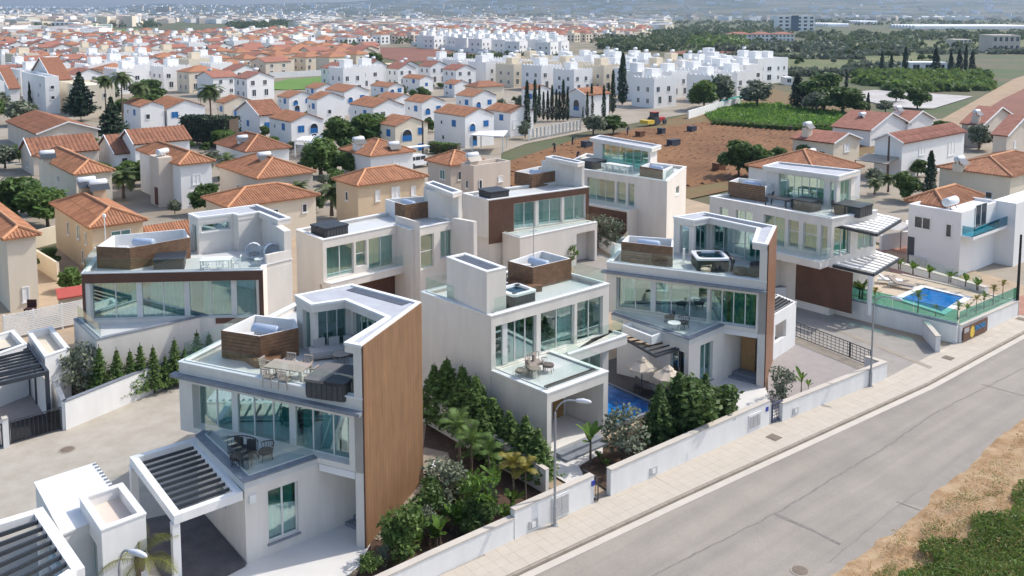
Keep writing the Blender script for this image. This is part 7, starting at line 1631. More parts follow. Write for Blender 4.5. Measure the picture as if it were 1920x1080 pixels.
# glass fences of the terrace
t = thing('glass_fence', 'long pale green glass fence on the driveway retaining wall', 'fence', (*P(1491, 568), 1.3)); balustrade(t, [P(1492, 567), P(1794, 642)], 1.36, .95, 1.6, TEALG)
t = thing('glass_fence', 'green glass fence above the sign board on the street side', 'fence', (*P(1797, 642), 1.3)); balustrade(t, [P(1796.5, 641), P(1904, 590)], 1.2, .95, 1.6, TEALG)
q0, q1 = P(1668, 493, 1.3), P(1900, 556, 1.3)
wall('white planter wall along the back of the street pool terrace', [q0, P(1850, 545, 1.3)], 1.55, .5, True, 1.0)
t = thing('glass_fence', 'clear glass fence behind the planter row of the street pool', 'fence', (*q0, 1.5)); balustrade(t, [add(q0, N_, .4), add(P(1850, 545, 1.3), N_, .4)], 1.5, .9, 1.8)
lounger('white sun lounger on the terrace beside the street pool', P(1668, 532, zt), zt, 1.2, ACRYL, TRIM); lounger('low pale sun lounger nearer the street pool', P(1690, 540, zt), zt, .9, CUSH, TRIM)
t = thing('sign_board', 'brown sign board with yellow sun emblem and blue lettering on the street wall', 'sign', (*P(1797, 642), 0))
A, B = P(1799, 641), P(1844, 620); u = unit(sub(B, A)); L = hypot(B[0] - A[0], B[1] - A[1]); nr = (u[1], -u[0]); A = add(A, nr, .2); pt = lambda a, d: add(add(A, u, a), nr, d)
MB().prism([pt(0, 0), pt(L, 0), pt(L, .06), pt(0, .06)], .08, 1.08).build('board', M('sign_wood', (.14, .07, .045), .6, .25, 4), t)
MB().prism([pt(.08, .062), pt(.75, .062), pt(.75, .075), pt(.08, .075)], .66, .98).build('grey_plate', M('sign_plate', (.42, .40, .42), .5), t)
YEL = M('sign_yellow', (.70, .48, .06), .5, .1, 3); m = MB(); cx_, cz_ = 1.28, .52
m.face([(*pt(cx_ + .30 * cos(k * pi / 10), .068), cz_ + .40 * sin(k * pi / 10)) for k in range(20)])
for k in range(12): a = k * pi / 6; m.face([(*pt(cx_ + .31 * cos(a - .12), .067), cz_ + .41 * sin(a - .12)), (*pt(cx_ + .40 * cos(a), .067), cz_ + .50 * sin(a)), (*pt(cx_ + .31 * cos(a + .12), .067), cz_ + .41 * sin(a + .12))])
m.build('sun_emblem', YEL, t)
fc = bpy.data.curves.new('lettering', 'FONT'); fc.body = 'SINOVES'; fc.size = .52; fc.extrude = .01; fc.align_x = 'LEFT'; fc.materials.append(M('sign_blue', (.03, .30, .62), .4, .05, 3))
fo0 = bpy.data.objects.new('lettering', fc); COL.objects.link(fo0); lm = bpy.data.meshes.new_from_object(fo0); bpy.data.objects.remove(fo0); fo_ = bpy.data.objects.new('lettering', lm); link(fo_, t); q = pt(1.66, .075); org = origin(t); fo_.location = (q[0] - org[0], q[1] - org[1], .50); fo_.rotation_euler = (pi / 2, 0, atan2(u[1], u[0])); fo_.scale = ((L - 1.75) / 2.35, 1, 1)

# ------------------------------------------------------------------ gates, posts, lamps
def gate(label, A, B, h, z, n, mat=DMET, rails=2, w=.05, name='gate', cat='gate'):
    t = thing(name, label, cat, (*A, 0)); u = unit(sub(B, A)); L = hypot(B[0] - A[0], B[1] - A[1]); f = MB()
    f.bar(A, B, w, z, z + w); f.bar(A, B, w, z + h - w, z + h)
    for p in (A, B): f.beam((*p, z), (*p, z + h), w)
    f.build('gate_frame', mat, t)
    for k in range(n): q = lerp(A, B, (k + .5) / n); MB().beam((*q, z + w), (*q, z + h - w), .025).build('bar', mat, t)
    if rails > 2: 
        for k in range(rails): zz = z + h * (k + 1) / (rails + 1); MB().bar(A, B, .02, zz, zz + .03).build('rail', mat, t)
    return t
gate('black railing gate along the grey forecourt, long panel', P(1490, 632), P(1592, 672), 1.05, .08, 14, rails=4); gate('short black railing panel at the street end of the long gate', P(1594, 673), P(1631, 688), 1.05, .08, 5, rails=4)
BLUEM = M('gate_blue_metal', (.07, .08, .13), .5, .15, 4)
gate('dark blue garden gate in the white street wall, slatted', P(1447, 794), P(1465, 786), 1.1, .05, 5, BLUEM, 5, .09)
gate('open dark gate at the paved entrance right of the meter doors', P(1121, 941), add(P(1121, 941), N_, 1.0), 1.15, .05, 3, DMET, 2)
gate('grey panel gate at the far left carport beside the streaked wall', P(19, 834), P(117, 806), 1.25, .06, 12, DMET); q = MB().bar(lerp(P(19, 834), P(117, 806), .02), lerp(P(19, 834), P(117, 806), .98), .012, .1, 1.2)
tg = thing('gate_mesh', 'dark mesh screen fixed along the far left panel gate', 'screen', (*P(19, 834), 0)); q.build('mesh_panel', glass('mesh_screen', (.30, .32, .35), .02), tg)
gate('dark gate leaf cut by the left edge, beyond the white pier', P(-60, 858), P(5, 839), 1.25, .06, 8, DMET)
wall('white gate pier between the two dark gate leaves at far left', [P(6, 839), P(17, 836)], 1.55, .35)
PL_ = M('plate_blue', (.02, .04, .30), .4, .1, 3)
for px, lb in ((1113, 'small blue number plate on the white wall end beside the entrance'), (1441, 'small blue number plate beside the blue gate')): o, _, _ = on_street_wall(px, .22, .85, 1.1, PL_, 'number_plate', .03); tag(o, lb, 'sign')
LAMPM = M('lamp_post_steel', (.34, .35, .37), .45, .1, 5, metal=.4); LHEAD = M('lamp_head', (.62, .63, .66), .35, .05, 3)
def street_lamp(label, base, h, head, group='street lamps', hz=None):
    t = thing('street_lamp', label, 'street lamp', (*base, 0), group); d = sub(head, base); L = hypot(*d); u = unit(d)
    MB().tube([(*base, -.1), (*base, .9), (*base, .95), (*base, h - .6)], [.085, .085, .06, .05], 10).build('pole', LAMPM, t); pp = []
    for k in range(8): f = k / 7; pp.append((base[0] + d[0] * (f ** 1.5), base[1] + d[1] * (f ** 1.5), h - .6 + .62 * sin(min(1, f * 1.25) * pi / 2) + (.0 if f < .8 else -.05 * (f - .8))))
    MB().tube(pp, .038, 8).build('arm', LAMPM, t)
    hd = MB(); c = add(head, u, .28); 
    for s in range(1): hd.tube([(*add(c, u, -.36), h + .01), (*add(c, u, -.28), h + .02), (*add(c, u, 0), h + .03), (*add(c, u, .26), h + .0), (*add(c, u, .36), h - .02)], [.04, .08, .105, .08, .03], 10)
    hd.build('lamp_head', LHEAD, t, True); MB().prism([add(base, q) for q in ((-.14, -.14), (.14, -.14), (.14, .14), (-.14, .14))], -.03, .03).build('base_plate', LAMPM, t); return t
b = P(1040, 985); street_lamp('grey street lamp with curved arm in front of the white porch', b, 5.85, P(1082, 752, 5.85))
b = P(1632, 724); street_lamp('slim grey street lamp standing by the grey forecourt wall', b, 5.75, add(b, (SY * .8 + .3, -SX * .8)))
b = P(222, 1029, 5.85); street_lamp('street lamp with white head rising beside the yellow-green palm, bottom left', b, 5.85, add(P(245, 1035, 5.85), (0, 0)))
def pole(label, x, yb, yt, r=.12, mat=None, cat='utility pole', name='utility_pole', arm=True):
    p = P(x, yb); h = top_of(p, yt); t = thing(name, label, cat, (*p, 0)); MB().tube([(*p, -.2), (*p, h)], [r * 1.2, r * .8], 8).build('pole', mat or BARK, t)
    if arm: MB().bar(add(p, S_, -.8), add(p, S_, .8), .1, h - .5, h - .38).build('crossarm', mat or BARK, t)
    return t
TRUNK_ = M('trunk_black', (.03, .025, .022), .8, .2, 4)
pole('thin black tree trunk at the end of the street wall, right edge', 1906, 591, 440, .10, TRUNK_, arm=False); pole('dark wooden pole in front of the cream arch house', 793, 293, 226, .13, arm=False); pole('brown wooden pole beside the peach house canopy', 1664, 336, 255, .15, arm=False); pole('thin post at the corner of the tan roof near the far cypress', 590, 110, 96, .2, arm=False)  # the black one at right is a thin tree trunk, modelled as a bare pole
pole('thin aerial mast on the roof screen of the white villa', 999, 512, 432, .03, LAMPM, 'aerial', 'aerial_mast', False) if 0 else None
m = thing('aerial_mast', 'thin aerial mast on the roof screen of the white villa', 'aerial', (*P(1003, 490, 7.7), 7.0)); MB().tube([(*P(1000, 478, 7.7), 6.5), (*P(1000, 478, 7.7), 9.6)], .025, 6).build('pole', LAMPM, m); MB().bar(add(P(1000, 478, 7.7), S_, -.3), add(P(1000, 478, 7.7), S_, .3), .03, 9.2, 9.23).build('crossarm', LAMPM, m)
m = thing('aerial_mast', 'thin aerial mast with white tip at the wooden roof screen, left villa', 'aerial', (*P(196, 470, 7), 6.4)); MB().tube([(*P(198, 462, 7.0), 6.4), (*P(198, 462, 7.0), 9.1)], .03, 6).build('pole', TRIM, m); MB().lathe([(0, 0), (.12, .05), (.12, .2), (0, .25)], 8, (*P(198, 462, 7.0), 9.0)).build('tip', TRIM, m)
# manhole covers and grates
MAN = M('manhole_iron', (.17, .135, .105), .8, .2, 6, .3)
for x, y, z, lb, sq in ((126, 843, .003, 'round manhole cover in the pale driveway', 0), (1451, 820, .006, 'square manhole cover in the pavement near the blue gate', 1), (1778, 671, .006, 'square manhole cover at the mouth of the wide driveway', 1), (1915, 598, .006, 'square manhole cover at the end of the pavement', 1), (1500, 1070, ZR - .009, 'round manhole cover at the bottom edge of the road', 0), (818, 871, .05, 'pale round cover on the path behind the timber wall', 0)):
    p = P(x, y, z); t = thing('manhole_cover', lb, 'manhole cover', (*p, z)); m = MB()
    if sq: m.prism([add(add(p, S_, a * .32), N_, b_ * .32) for a, b_ in ((-1, -1), (1, -1), (1, 1), (-1, 1))], z, z + .012); m.build('cover', MAN, t); MB().prism([add(add(p, S_, a * .27), N_, b_ * .27) for a, b_ in ((-1, -1), (1, -1), (1, 1), (-1, 1))], z + .012, z + .018).build('plate', MAN, t)
    else: m.lathe([(.42, z), (.42, z + .012), (0, z + .012)], 20, (p[0], p[1], 0)); m.build('frame', KERB if x != 818 else WPAV, t); MB().lathe([(.33, z + .012), (.32, z + .02), (0, z + .02)], 20, (p[0], p[1], 0)).build('cover', MAN if x != 818 else COPE, t)

# ------------------------------------------------------------------ the near left: service boxes, pergolas, slatted fence
z = 3.0
b1 = [P(66, 904, 2.75), P(178, 868, 2.75), P(240, 950, 2.75), P(118, 1000, 2.75)]; t = thing('store_room', 'flat white roofed store beside the pale driveway, bottom left', 'outbuilding', (*b1[0], 0)); storey(t, b1, -.1, 2.66, [(3, .1, .7, .2, 2.2, dict(n=1))], t=.15, mat=WHITE); MB().prism(offset(ccw(b1), -.05), 2.665, 2.75).build('roof', COPE, t)
g_ = MB(); 
for k in range(14): q = lerp(b1[1], b1[2], (k + .5) / 14); g_.bar(add(q, S_, -.12), add(q, S_, .03), .12, 2.752, 2.79)
g_.build('roof_drip_edge', STONE, t)
b2 = [P(149, 931, 3.3), P(229, 905, 3.3), P(273, 962, 3.3), P(190, 993, 3.3)]; t = thing('service_box', 'tall white walled box with a sunken pale roof, bottom left', 'outbuilding', (*b2[0], 0)); storey(t, b2, -.1, 3.24, [(3, .25, .75, .1, 2.3, dict(n=2, gm=TEALG))], t=.2, mat=WHITE, floor=2.8, floor_mat=M('roof_screed_pink', (.62, .53, .46), .9, .06, 1)); coping(t, b2, 3.24, .24, .06, .03)
c = [P(-170, 1025, 3.2), P(-50, 1200, 3.2), P(158, 1062, 3.2), P(80, 950, 3.2)]; t = thing('pergola', 'white pergola with dark slats in the bottom left corner', 'pergola', (*c[3], 0)); pergola(t, [c[3], c[2], c[1], c[0]], 3.2, .36, .4, (0, 1), nsl=9, sw=.09, sh=.16)
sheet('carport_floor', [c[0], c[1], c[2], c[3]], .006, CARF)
# far left carport with dark frame
t = thing('pergola', 'dark metal pergola over the far left carport beside pale roofed boxes', 'pergola', (*P(80, 725), 0)); c = [P(-120, 745, 3.0), P(92, 695, 3.0), P(53, 642, 3.0), P(-150, 690, 3.0)]
pergola(t, [c[0], c[3], c[2], c[1]], 3.0, .22, .16, (3, 2), DMET, DMET, 2, post_w=.2)
for k in range(11): a, b = lerp(c[0], c[3], (k + .5) / 11), lerp(c[1], c[2], (k + .5) / 11); MB().bar(a, b, .08, 2.82, 2.94).build('slat', DMET, t)
q = add(lerp(c[1], c[2], .55), (-.1, 0)); MB().prism([add(q, d) for d in ((-.1, -.1), (.1, -.1), (.1, .1), (-.1, .1))], 0, 2.8).build('post', DMET, t)
b3 = [P(52, 622, 3.3), P(97, 612, 3.3), P(130, 652, 3.3), P(84, 668, 3.3)]; t = thing('service_box', 'pale roofed white box right of the dark far left pergola', 'outbuilding', (*b3[0], 0)); storey(t, b3, -.1, 3.24, t=.2, mat=WHITE, floor=2.9, floor_mat=M('roof_screed_cream', (.62, .55, .44), .9, .06, 1)); coping(t, b3, 3.24, .22, .06, .03)
b4 = [P(-90, 650, 3.2), P(25, 618, 3.2), P(50, 644, 3.2), P(-80, 690, 3.2)]; t = thing('service_box', 'pale flat roof at the left edge behind the dark pergola', 'outbuilding', (*b4[0], 0)); storey(t, b4, -.1, 3.14, t=.2, mat=WHITE, floor=2.8, floor_mat=bpy.data.materials['roof_screed_cream']); coping(t, b4, 3.14, .22, .06, .03)
wall('white side wall of the far left carport under the pergola', [P(95, 790), P(56, 730), P(0, 745)], 2.3, .2)
sheet('carport_floor', pxs((-200, 800), (-60, 740), (70, 725), (118, 806), (0, 838), (-150, 880)), .012, GREYP2)
fA, fB_ = P(10, 585, 2.2), P(150, 556, 2.2); t = thing('slatted_fence', 'white horizontal slat fence left of the canted balcony', 'fence', (*fA, 0))
fA = P(8, 640, 0.0); fB_ = add(fA, unit(sub(P(153, 608, 0), fA)), hypot(*sub(P(160, 606, 0), fA))); hF = top_of(fB_, 560); 
for k in range(13): MB().bar(fA, fB_, .03, .15 + (hF - .15) * k / 13, .15 + (hF - .15) * (k + .72) / 13).build('slat', TRIM, t)
for f in (0, .35, .7, 1): q = lerp(fA, fB_, f); MB().prism([add(q, d) for d in ((-.05, .03), (.05, .03), (.05, .13), (-.05, .13))], -.1, hF).build('post', TRIM, t)
wall('cream low wall between the tan house drive and the cream left house', pxs((110, 527), (52, 490), (55, 478)), 1.6, .2, False, mat=CREAMW); wall('white garden wall behind the tan house drive at left', pxs((-40, 500), (30, 470), (108, 450)), 1.5, .2, False, mat=CREAMW)
sh = [P(112, 560, 2.0), P(155, 553, 2.0), P(150, 537, 2.0), P(108, 543, 2.0)]; t = thing('shed', 'small shed with flat bright red roof behind the slatted fence', 'shed', (*sh[0], 0)); MB().prism(sh, -.1, 1.95).build('wall', TANW, t); MB().prism(offset(ccw(sh), -.15), 1.955, 2.05).build('roof', M('shed_red', (.42, .075, .05), .7, .1, 2), t)
t = thing('garden_chair', 'dark red-brown garden chair on the pale earth behind the slatted fence', 'chair', (*P(57, 588), 0)); p = P(57, 588); RB_ = M('chair_redbrown', (.05, .018, .015), .8, .2, 4)
MB().prism([add(p, d) for d in ((-.35, -.3), (.35, -.3), (.35, .3), (-.35, .3))], .35, .45).build('seat', RB_, t); MB().prism([add(p, d) for d in ((-.35, .24), (.35, .24), (.35, .34), (-.35, .34))], .45, 1.0).build('backrest', RB_, t)
for d in ((-.3, -.25), (.3, -.25), (.3, .28), (-.3, .28)): q = add(p, d); MB().beam((*q, 0), (*q, .35), .07).build('leg', RB_, t)

# ------------------------------------------------------------------ terraces furnished
zT = 6.385
LINEN = M('linen_grey', (.42, .41, .40), .9, .06, 5); STEEL = M('frame_taupe', (.38, .33, .29), .5, .1, 5); WH_ = M('chair_white', (.74, .74, .72), .5, .04, 3); BLK = M('chair_black', (.03, .03, .033), .6, .2, 6)
va = lambda x, y: atan2(y, x)
rz1 = atan2(u1[1], u1[0])
c = P(540, 686, zT + .7); table('taupe six-seat dining table on the timber-sided villa roof terrace', c, zT, rz1 + .1, 1.95, 1.0, TAUPE)
ch = chair_proto(TAUPE, STEEL); ct = 'taupe dining chair '
chairs_round(ch, c, zT, rz1 + .1, 1.95, 1.0, [ct + s for s in ('at the left short end of the roof terrace table', 'far side left of the roof terrace table', 'far side right of the roof terrace table', 'near side left of the roof terrace table', 'near side middle of the roof terrace table', 'at the right end of the roof terrace table')], 'chairs at the taupe terrace table', [(-1.15, .1), (-.45, .72), (.45, .72), (-.5, -.72), (.3, -.72), (1.2, -.1)])
hot_tub('covered hot tub, half grey half black, at the timber wall corner', P(628, 713, zT + .5), zT, rz1 + .12, 2.0, True, True)
def daybed(label, p, z, rz, L=2.6):
    t = thing('daybed', label, 'sofa'); MB().prism(rrect(-L / 2, L / 2, -.45, .45, .08), .18, .42).build('mattress', LINEN, t); MB().box(-L / 2, L / 2, -.44, .44, .08, .178).build('base', STEEL, t)
    for x, a in ((-L / 2 + .5, .3), (L / 2 - .5, -.2), (0, .1)):
        m = MB(); m.beam((x - .25, .25, .62), (x + .25, .25 + a * .3, .62), .14, .42); m.build('cushion', LINEN, t)
    t.location = (p[0], p[1], z); t.rotation_euler = (0, 0, rz); return t
daybed('grey daybed with loose cushions under the folded canopy', P(628, 655, zT + .3), zT, rz1 + .75, 2.4); side_table('round grey coffee table in front of the daybed under the canopy', P(640, 668, zT + .3), zT, STEEL, .42)
MBb = BLK
sofa('dark wire two-seat sofa on the wedge balcony', P(462, 838, 3.9), 3.59, rz1 + .15, .95, 1.7, BLK, BLK, 'wire_sofa'); tub_chair('dark wire chair on the wedge balcony, right of the wire sofa', P(498, 848, 3.9), 3.59, 2.2, BLK, BLK); side_table('dark round wire table on the wedge balcony', P(460, 866, 3.8), 3.59, BLK, .34)
tub_chair('dark wire stool chair at the tip of the wedge balcony', P(445, 862, 3.8), 3.59, .3, BLK, BLK)
# villa 2
rz2 = atan2(u2[1], u2[0]); hot_tub('dark covered hot tub on the brown-framed villa terrace', P(319, 500, zT + .1), zT, rz2 + .2, 1.9, True, None)
table('white dining table on the brown-framed villa terrace', P(405, 486, zT + .7), zT, rz2 + .05, 1.9, 1.0, WH_)
chw = chair_proto(WH_, WH_); chairs_round(chw, P(405, 486, zT + .7), zT, rz2 + .05, 1.9, 1.0, ['white chair at the ' + s + ' of the white terrace table' for s in ('near left', 'near right', 'right end')], 'chairs at the white terrace table', [(-.5, -.75), (.45, -.75), (1.25, 0)])
def egg(label, p, z, rz):
    t = thing('egg_chair', label, 'chair'); s = MB(); n = 12
    for k in range(n):
        for j in range(6):
            f = lambda k_, j_: (.55 * sin(pi * .62 * j_ / 6) * cos(2 * pi * k_ / n), .45 - .45 * cos(pi * .62 * j_ / 6), .62 + .58 * sin(pi * .62 * j_ / 6) * sin(2 * pi * k_ / n))
            s.face([f(k, j), f(k + 1, j), f(k + 1, j + 1), f(k, j + 1)])
    s.build('shell', M_TANK, t, True); MB().lathe([(0, .32), (.36, .30), (.38, .4), (0, .44)], 12, (0, -.0, 0)).build('cushion', LINEN, t); MB().tube([(0, .1, 0), (0, .15, .3)], .05, 6).build('stand', STEEL, t); MB().lathe([(0, 0), (.35, 0), (.33, .04), (0, .05)], 12).build('base', STEEL, t)
    t.location = (p[0], p[1], z); t.rotation_euler = (0, 0, rz); return t
egg('round white egg chair, left of two in the terrace corner', P(477, 478, zT + .2), zT, .2 + pi); egg('round white egg chair, right of two in the terrace corner', P(505, 480, zT + .2), zT, .6 + pi); side_table('small white round table by the egg chairs', P(486, 492, zT + .2), zT, WH_, .32)
# villa 3
rz3 = atan2(u3[1], u3[0])
hot_tub('open hot tub with turquoise water on the white box villa terrace', P(967, 556, zT + .4), zT, rz3, 1.75, False)
t = thing('tub_steps', 'dark steps at the side of the turquoise hot tub', 'steps', (*P(943, 580, zT), zT)); p = P(943, 578, zT); 
for k in range(2): MB().prism([add(add(p, u3, a), nn, b_) for a, b_ in ((-.3 - .0, -.2 + k * .28), (.35, -.2 + k * .28), (.35, .08 + k * .28), (-.3, .08 + k * .28))], zT, zT + .22 + .2 * k).build('step', TUBSIDE, t)
q = P(1053, 532, zT); t = thing('tub_cover', 'folded black hot tub cover leaning on the wooden roof screen', 'tub cover', (*q, zT)); A, B = P(1035, 534, zT), P(1072, 524, zT); u_ = unit(sub(B, A)); n_2 = (-u_[1], u_[0]); m = MB()
m.face([(*A, zT), (*B, zT), (*add(B, n_2, .42), zT + 1.15), (*add(A, n_2, .42), zT + 1.15)]); m.face([(*add(A, n_2, .18), zT), (*add(B, n_2, .18), zT), (*add(B, n_2, .6), zT + 1.1), (*add(A, n_2, .6), zT + 1.1)]); m.face([(*A, zT), (*add(A, n_2, .18), zT), (*add(A, n_2, .6), zT + 1.1), (*add(A, n_2, .42), zT + 1.15)]); m.face([(*B, zT), (*add(B, n_2, .18), zT), (*add(B, n_2, .6), zT + 1.1), (*add(B, n_2, .42), zT + 1.15)]); m.face([(*add(A, n_2, .42), zT + 1.15), (*add(B, n_2, .42), zT + 1.15), (*add(B, n_2, .6), zT + 1.1), (*add(A, n_2, .6), zT + 1.1)]); m.build('folded_cover', BLACKC, t)
table('black high table behind the fin wall on the white villa terrace', P(931, 531, zT + .7), zT, rz3, 1.1, .8, M('table_grey', (.5, .5, .52), .5), BLK); chb = chair_proto(BLK, BLK); put(chb, P(928, 546, zT + .3), zT, rz3 + .3, 'black chair beside the high table behind the fin wall', 'black chairs behind the fin wall'); put(chb, P(944, 533, zT + .3), zT, rz3 + 2.2, 'black chair at the far side of the table behind the fin wall', 'black chairs behind the fin wall')
sofa('taupe curved sofa with cushions on the white villa balcony', P(988, 681, 4.0), 3.6, rz3 + .55, 1.0, 1.9, CUSH, RATTAN); tub_chair('taupe armchair on the white villa balcony, right of the sofa', P(1028, 683, 4.0), 3.6, rz3 + pi + .6, M('chair_dark_taupe', (.12, .10, .09), .9), RATTAN); side_table('round taupe coffee table on the white villa balcony', P(1003, 695, 3.9), 3.6, RATTAN, .33); tub_chair('taupe armchair nearest the glass on the white villa balcony', P(977, 697, 3.9), 3.6, .6, CUSH, RATTAN)
# villa 4
rz4 = atan2(u4[1], u4[0]); hot_tub('open hot tub with blue water under the brown-sided villa canopy', P(1331, 484, zT + .6), zT, rz4 + .45, 2.1, False, lift=True, side=BLACKC)
tub_chair('single cream rattan armchair by the roof edge glass', P(1323, 507, zT + .3), zT, .2, CREAM, M('rattan_cream', (.45, .38, .29), .8, .15, 15))
for x, y, lb in ((1388, 514, 'round olive pouf on the roof terrace corner, left of three'), (1413, 516, 'round olive pouf nearest the roof corner glass'), (1420, 504, 'dark pouf at the brown wall, farthest of three')): t = thing('pouf', lb, 'pouf', (*P(x, y, zT), zT)); MB().lathe([(0, 0), (.42, .02), (.5, .2), (.46, .38), (0, .44)], 16, (*P(x, y, zT), zT)).build('cushion', M('pouf_' + str(x), (.10, .09, .06) if x != 1420 else (.06, .055, .06), .9, .15, 6), t, True)
t = thing('outdoor_shower', 'slim white shower post on the brown-sided villa terrace', 'shower', (*P(1282, 492, zT), zT)); p = P(1282, 492, zT); MB().tube([(*p, zT), (*p, zT + .95)], .07, 8).build('post', TRIM, t); MB().lathe([(0, 0), (.16, 0), (.16, .03), (0, .04)], 12, (*p, zT)).build('base', TRIM, t)
tub_chair('dark wire chair on the brown-sided villa balcony, left', P(1255, 596, 3.9), 3.6, 1, BLK, BLK); tub_chair('dark wire chair on the brown-sided villa balcony, right', P(1282, 606, 3.9), 3.6, 2.4, BLK, BLK); side_table('white round table on the brown-sided villa balcony', P(1264, 612, 3.8), 3.6, WH_, .4)
parasol('cream parasol farther from the big shrubs, by the pool', P(1203, 742), .04, .9, 2.3, rz=.5); parasol('cream parasol next to the big dark conifers, by the pool', P(1252, 760), .04, .9, 2.3, rz=.1)
ang_ = atan2(up_[1], up_[0]) + pi / 2
for k, (x, y) in enumerate(((1218, 728), (1250, 742))): lounger(['dark sun lounger on the pool deck under the farther parasol', 'dark sun lounger on the pool deck under the nearer parasol'][k], P(x, y, .3), .04, ang_ + .5, GREYC, BLK, 'sun loungers on the dark deck')
wall('white garden wall behind the pool deck under the dark pergola', [P(1158, 700), P(1248, 722)], 2.2, .25)
# villas 5 to 8
rz5 = atan2(u5[1], u5[0]); hot_tub('black covered hot tub on the low wide villa terrace', P(618, 436, zT + .2), zT, rz5 + .05, 2.1); hot_tub('dark covered hot tub on the brown-fronted villa terrace', P(926, 368, zT + .2), zT, atan2(u6[1], u6[0]), 2.1)
hot_tub('dark covered hot tub on the field-side villa terrace', P(1112, 307, zT + .4), zT, atan2(u7[1], u7[0]), 2.2); table('long white table on the field-side villa terrace', P(1160, 309, zT + .7), zT, atan2(u7[1], u7[0]), 3.0, 1.0, WH_)
chairs_round(chair_proto(WH_, WH_), P(1160, 309, zT + .7), zT, atan2(u7[1], u7[0]), 3.0, 1.0, ['white chair ' + s + ' at the long table on the field-side terrace' for s in ('first from left, near side,', 'second from left, near side,', 'third from left, near side,', 'fourth from left, near side,')], 'chairs at the long white table', [(-1.2, -.8), (-.4, -.8), (.4, -.8), (1.2, -.8)])
z8t = z82 - .2; hot_tub('black covered hot tub in front of the glazed penthouse, right villa', P(1513, 383, z8t + .4), z8t, atan2(u8[1], u8[0]), 1.8); hot_tub('black covered hot tub at the street end of the right villa terrace', P(1600, 392, z8t + .4), z8t, atan2(u8[1], u8[0]), 2.2)
table('dark dining table beside the wooden screen on the right villa', P(1460, 374, z8t + .6), z8t, atan2(u8[1], u8[0]), 2.0, 1.0, BLK); put(chb, P(1443, 372, z8t + .3), z8t, 1.0, 'black chair at the left of the dark table, right villa terrace', 'black chairs on the right villa terrace'); put(chb, P(1478, 380, z8t + .3), z8t, 2.6, 'black chair at the right of the dark table, right villa terrace', 'black chairs on the right villa terrace'); put(chb, P(1567, 390, z8t + .3), z8t, 4.0, 'black chair alone by the terrace edge tub, right villa', 'black chairs on the right villa terrace')
# ------------------------------------------------------------------ fields and lanes
def crate(label, x, y, w, l, h, mat): p = P(x, y); t = thing('crate', label, 'crate', (*p, 0), 'crates in the ploughed field'); MB().prism([add(add(p, S_, a * w / 2), N_, b_ * l / 2) for a, b_ in ((-1, -1), (1, -1), (1, 1), (-1, 1))], -.1, h).build('box', mat, t); MB().prism([add(add(p, S_, a * w / 2 + a * .04), N_, b_ * l / 2 + b_ * .04) for a, b_ in ((-1, -1), (1, -1), (1, 1), (-1, 1))], h + .002, h + .1).build('rim', mat, t)
CR = M('crate_dark', (.05, .055, .07), .8, .2, 3)
for x, y, w, lb, mt in ((1100, 275, 1.6, 'dark grey crate left of the glazed penthouse in the field', CR), (1263, 272, 2.2, 'long dark crate right of the glazed penthouse in the field', CR), (1297, 246, 1.5, 'dark blue crate alone in the middle of the field', CR), (1200, 256, 1.3, 'brown crate above the glazed penthouse roof', RUST), (1348, 318, 1.6, 'dark red crate at the near edge of the field', RUST), (1240, 250, 1.0, 'small dark box on the far side of the field', CR)): crate(lb, x, y, w, 1.2, .9, mt)
t = thing('tractor', 'red tractor with yellow implement at the far field edge', 'tractor', (*P(1232, 233), 0)); p = P(1232, 233); RT = M('tractor_red', (.45, .04, .03), .4, .1, 2); q = lambda a, b_: add(add(p, S_, a), N_, b_)
MB().prism([q(-.2, -.45), q(1.9, -.45), q(1.9, .45), q(-.2, .45)], .7, 1.4).build('bonnet', RT, t); MB().prism([q(-1.6, -.6), q(-.2, -.6), q(-.2, .6), q(-1.6, .6)], .8, 2.5).build('cab', DARK, t); MB().prism([q(-1.7, -.7), q(-.1, -.7), q(-.1, .7), q(-1.7, .7)], 2.5, 2.6).build('roof', RT, t)
for a, b_, r in ((-1.1, -.85, .8), (-1.1, .85, .8), (1.4, -.75, .5), (1.4, .75, .5)): c = q(a, b_); MB().tube([(c[0] - N_[0] * .18, c[1] - N_[1] * .18, r), (c[0] + N_[0] * .18, c[1] + N_[1] * .18, r)], r, 14).build('wheel', CR, t)
MB().prism([q(-4, -1.1), q(-2.0, -1.1), q(-2.0, 1.1), q(-4, 1.1)], .4, 1.1).build('implement', YEL, t)
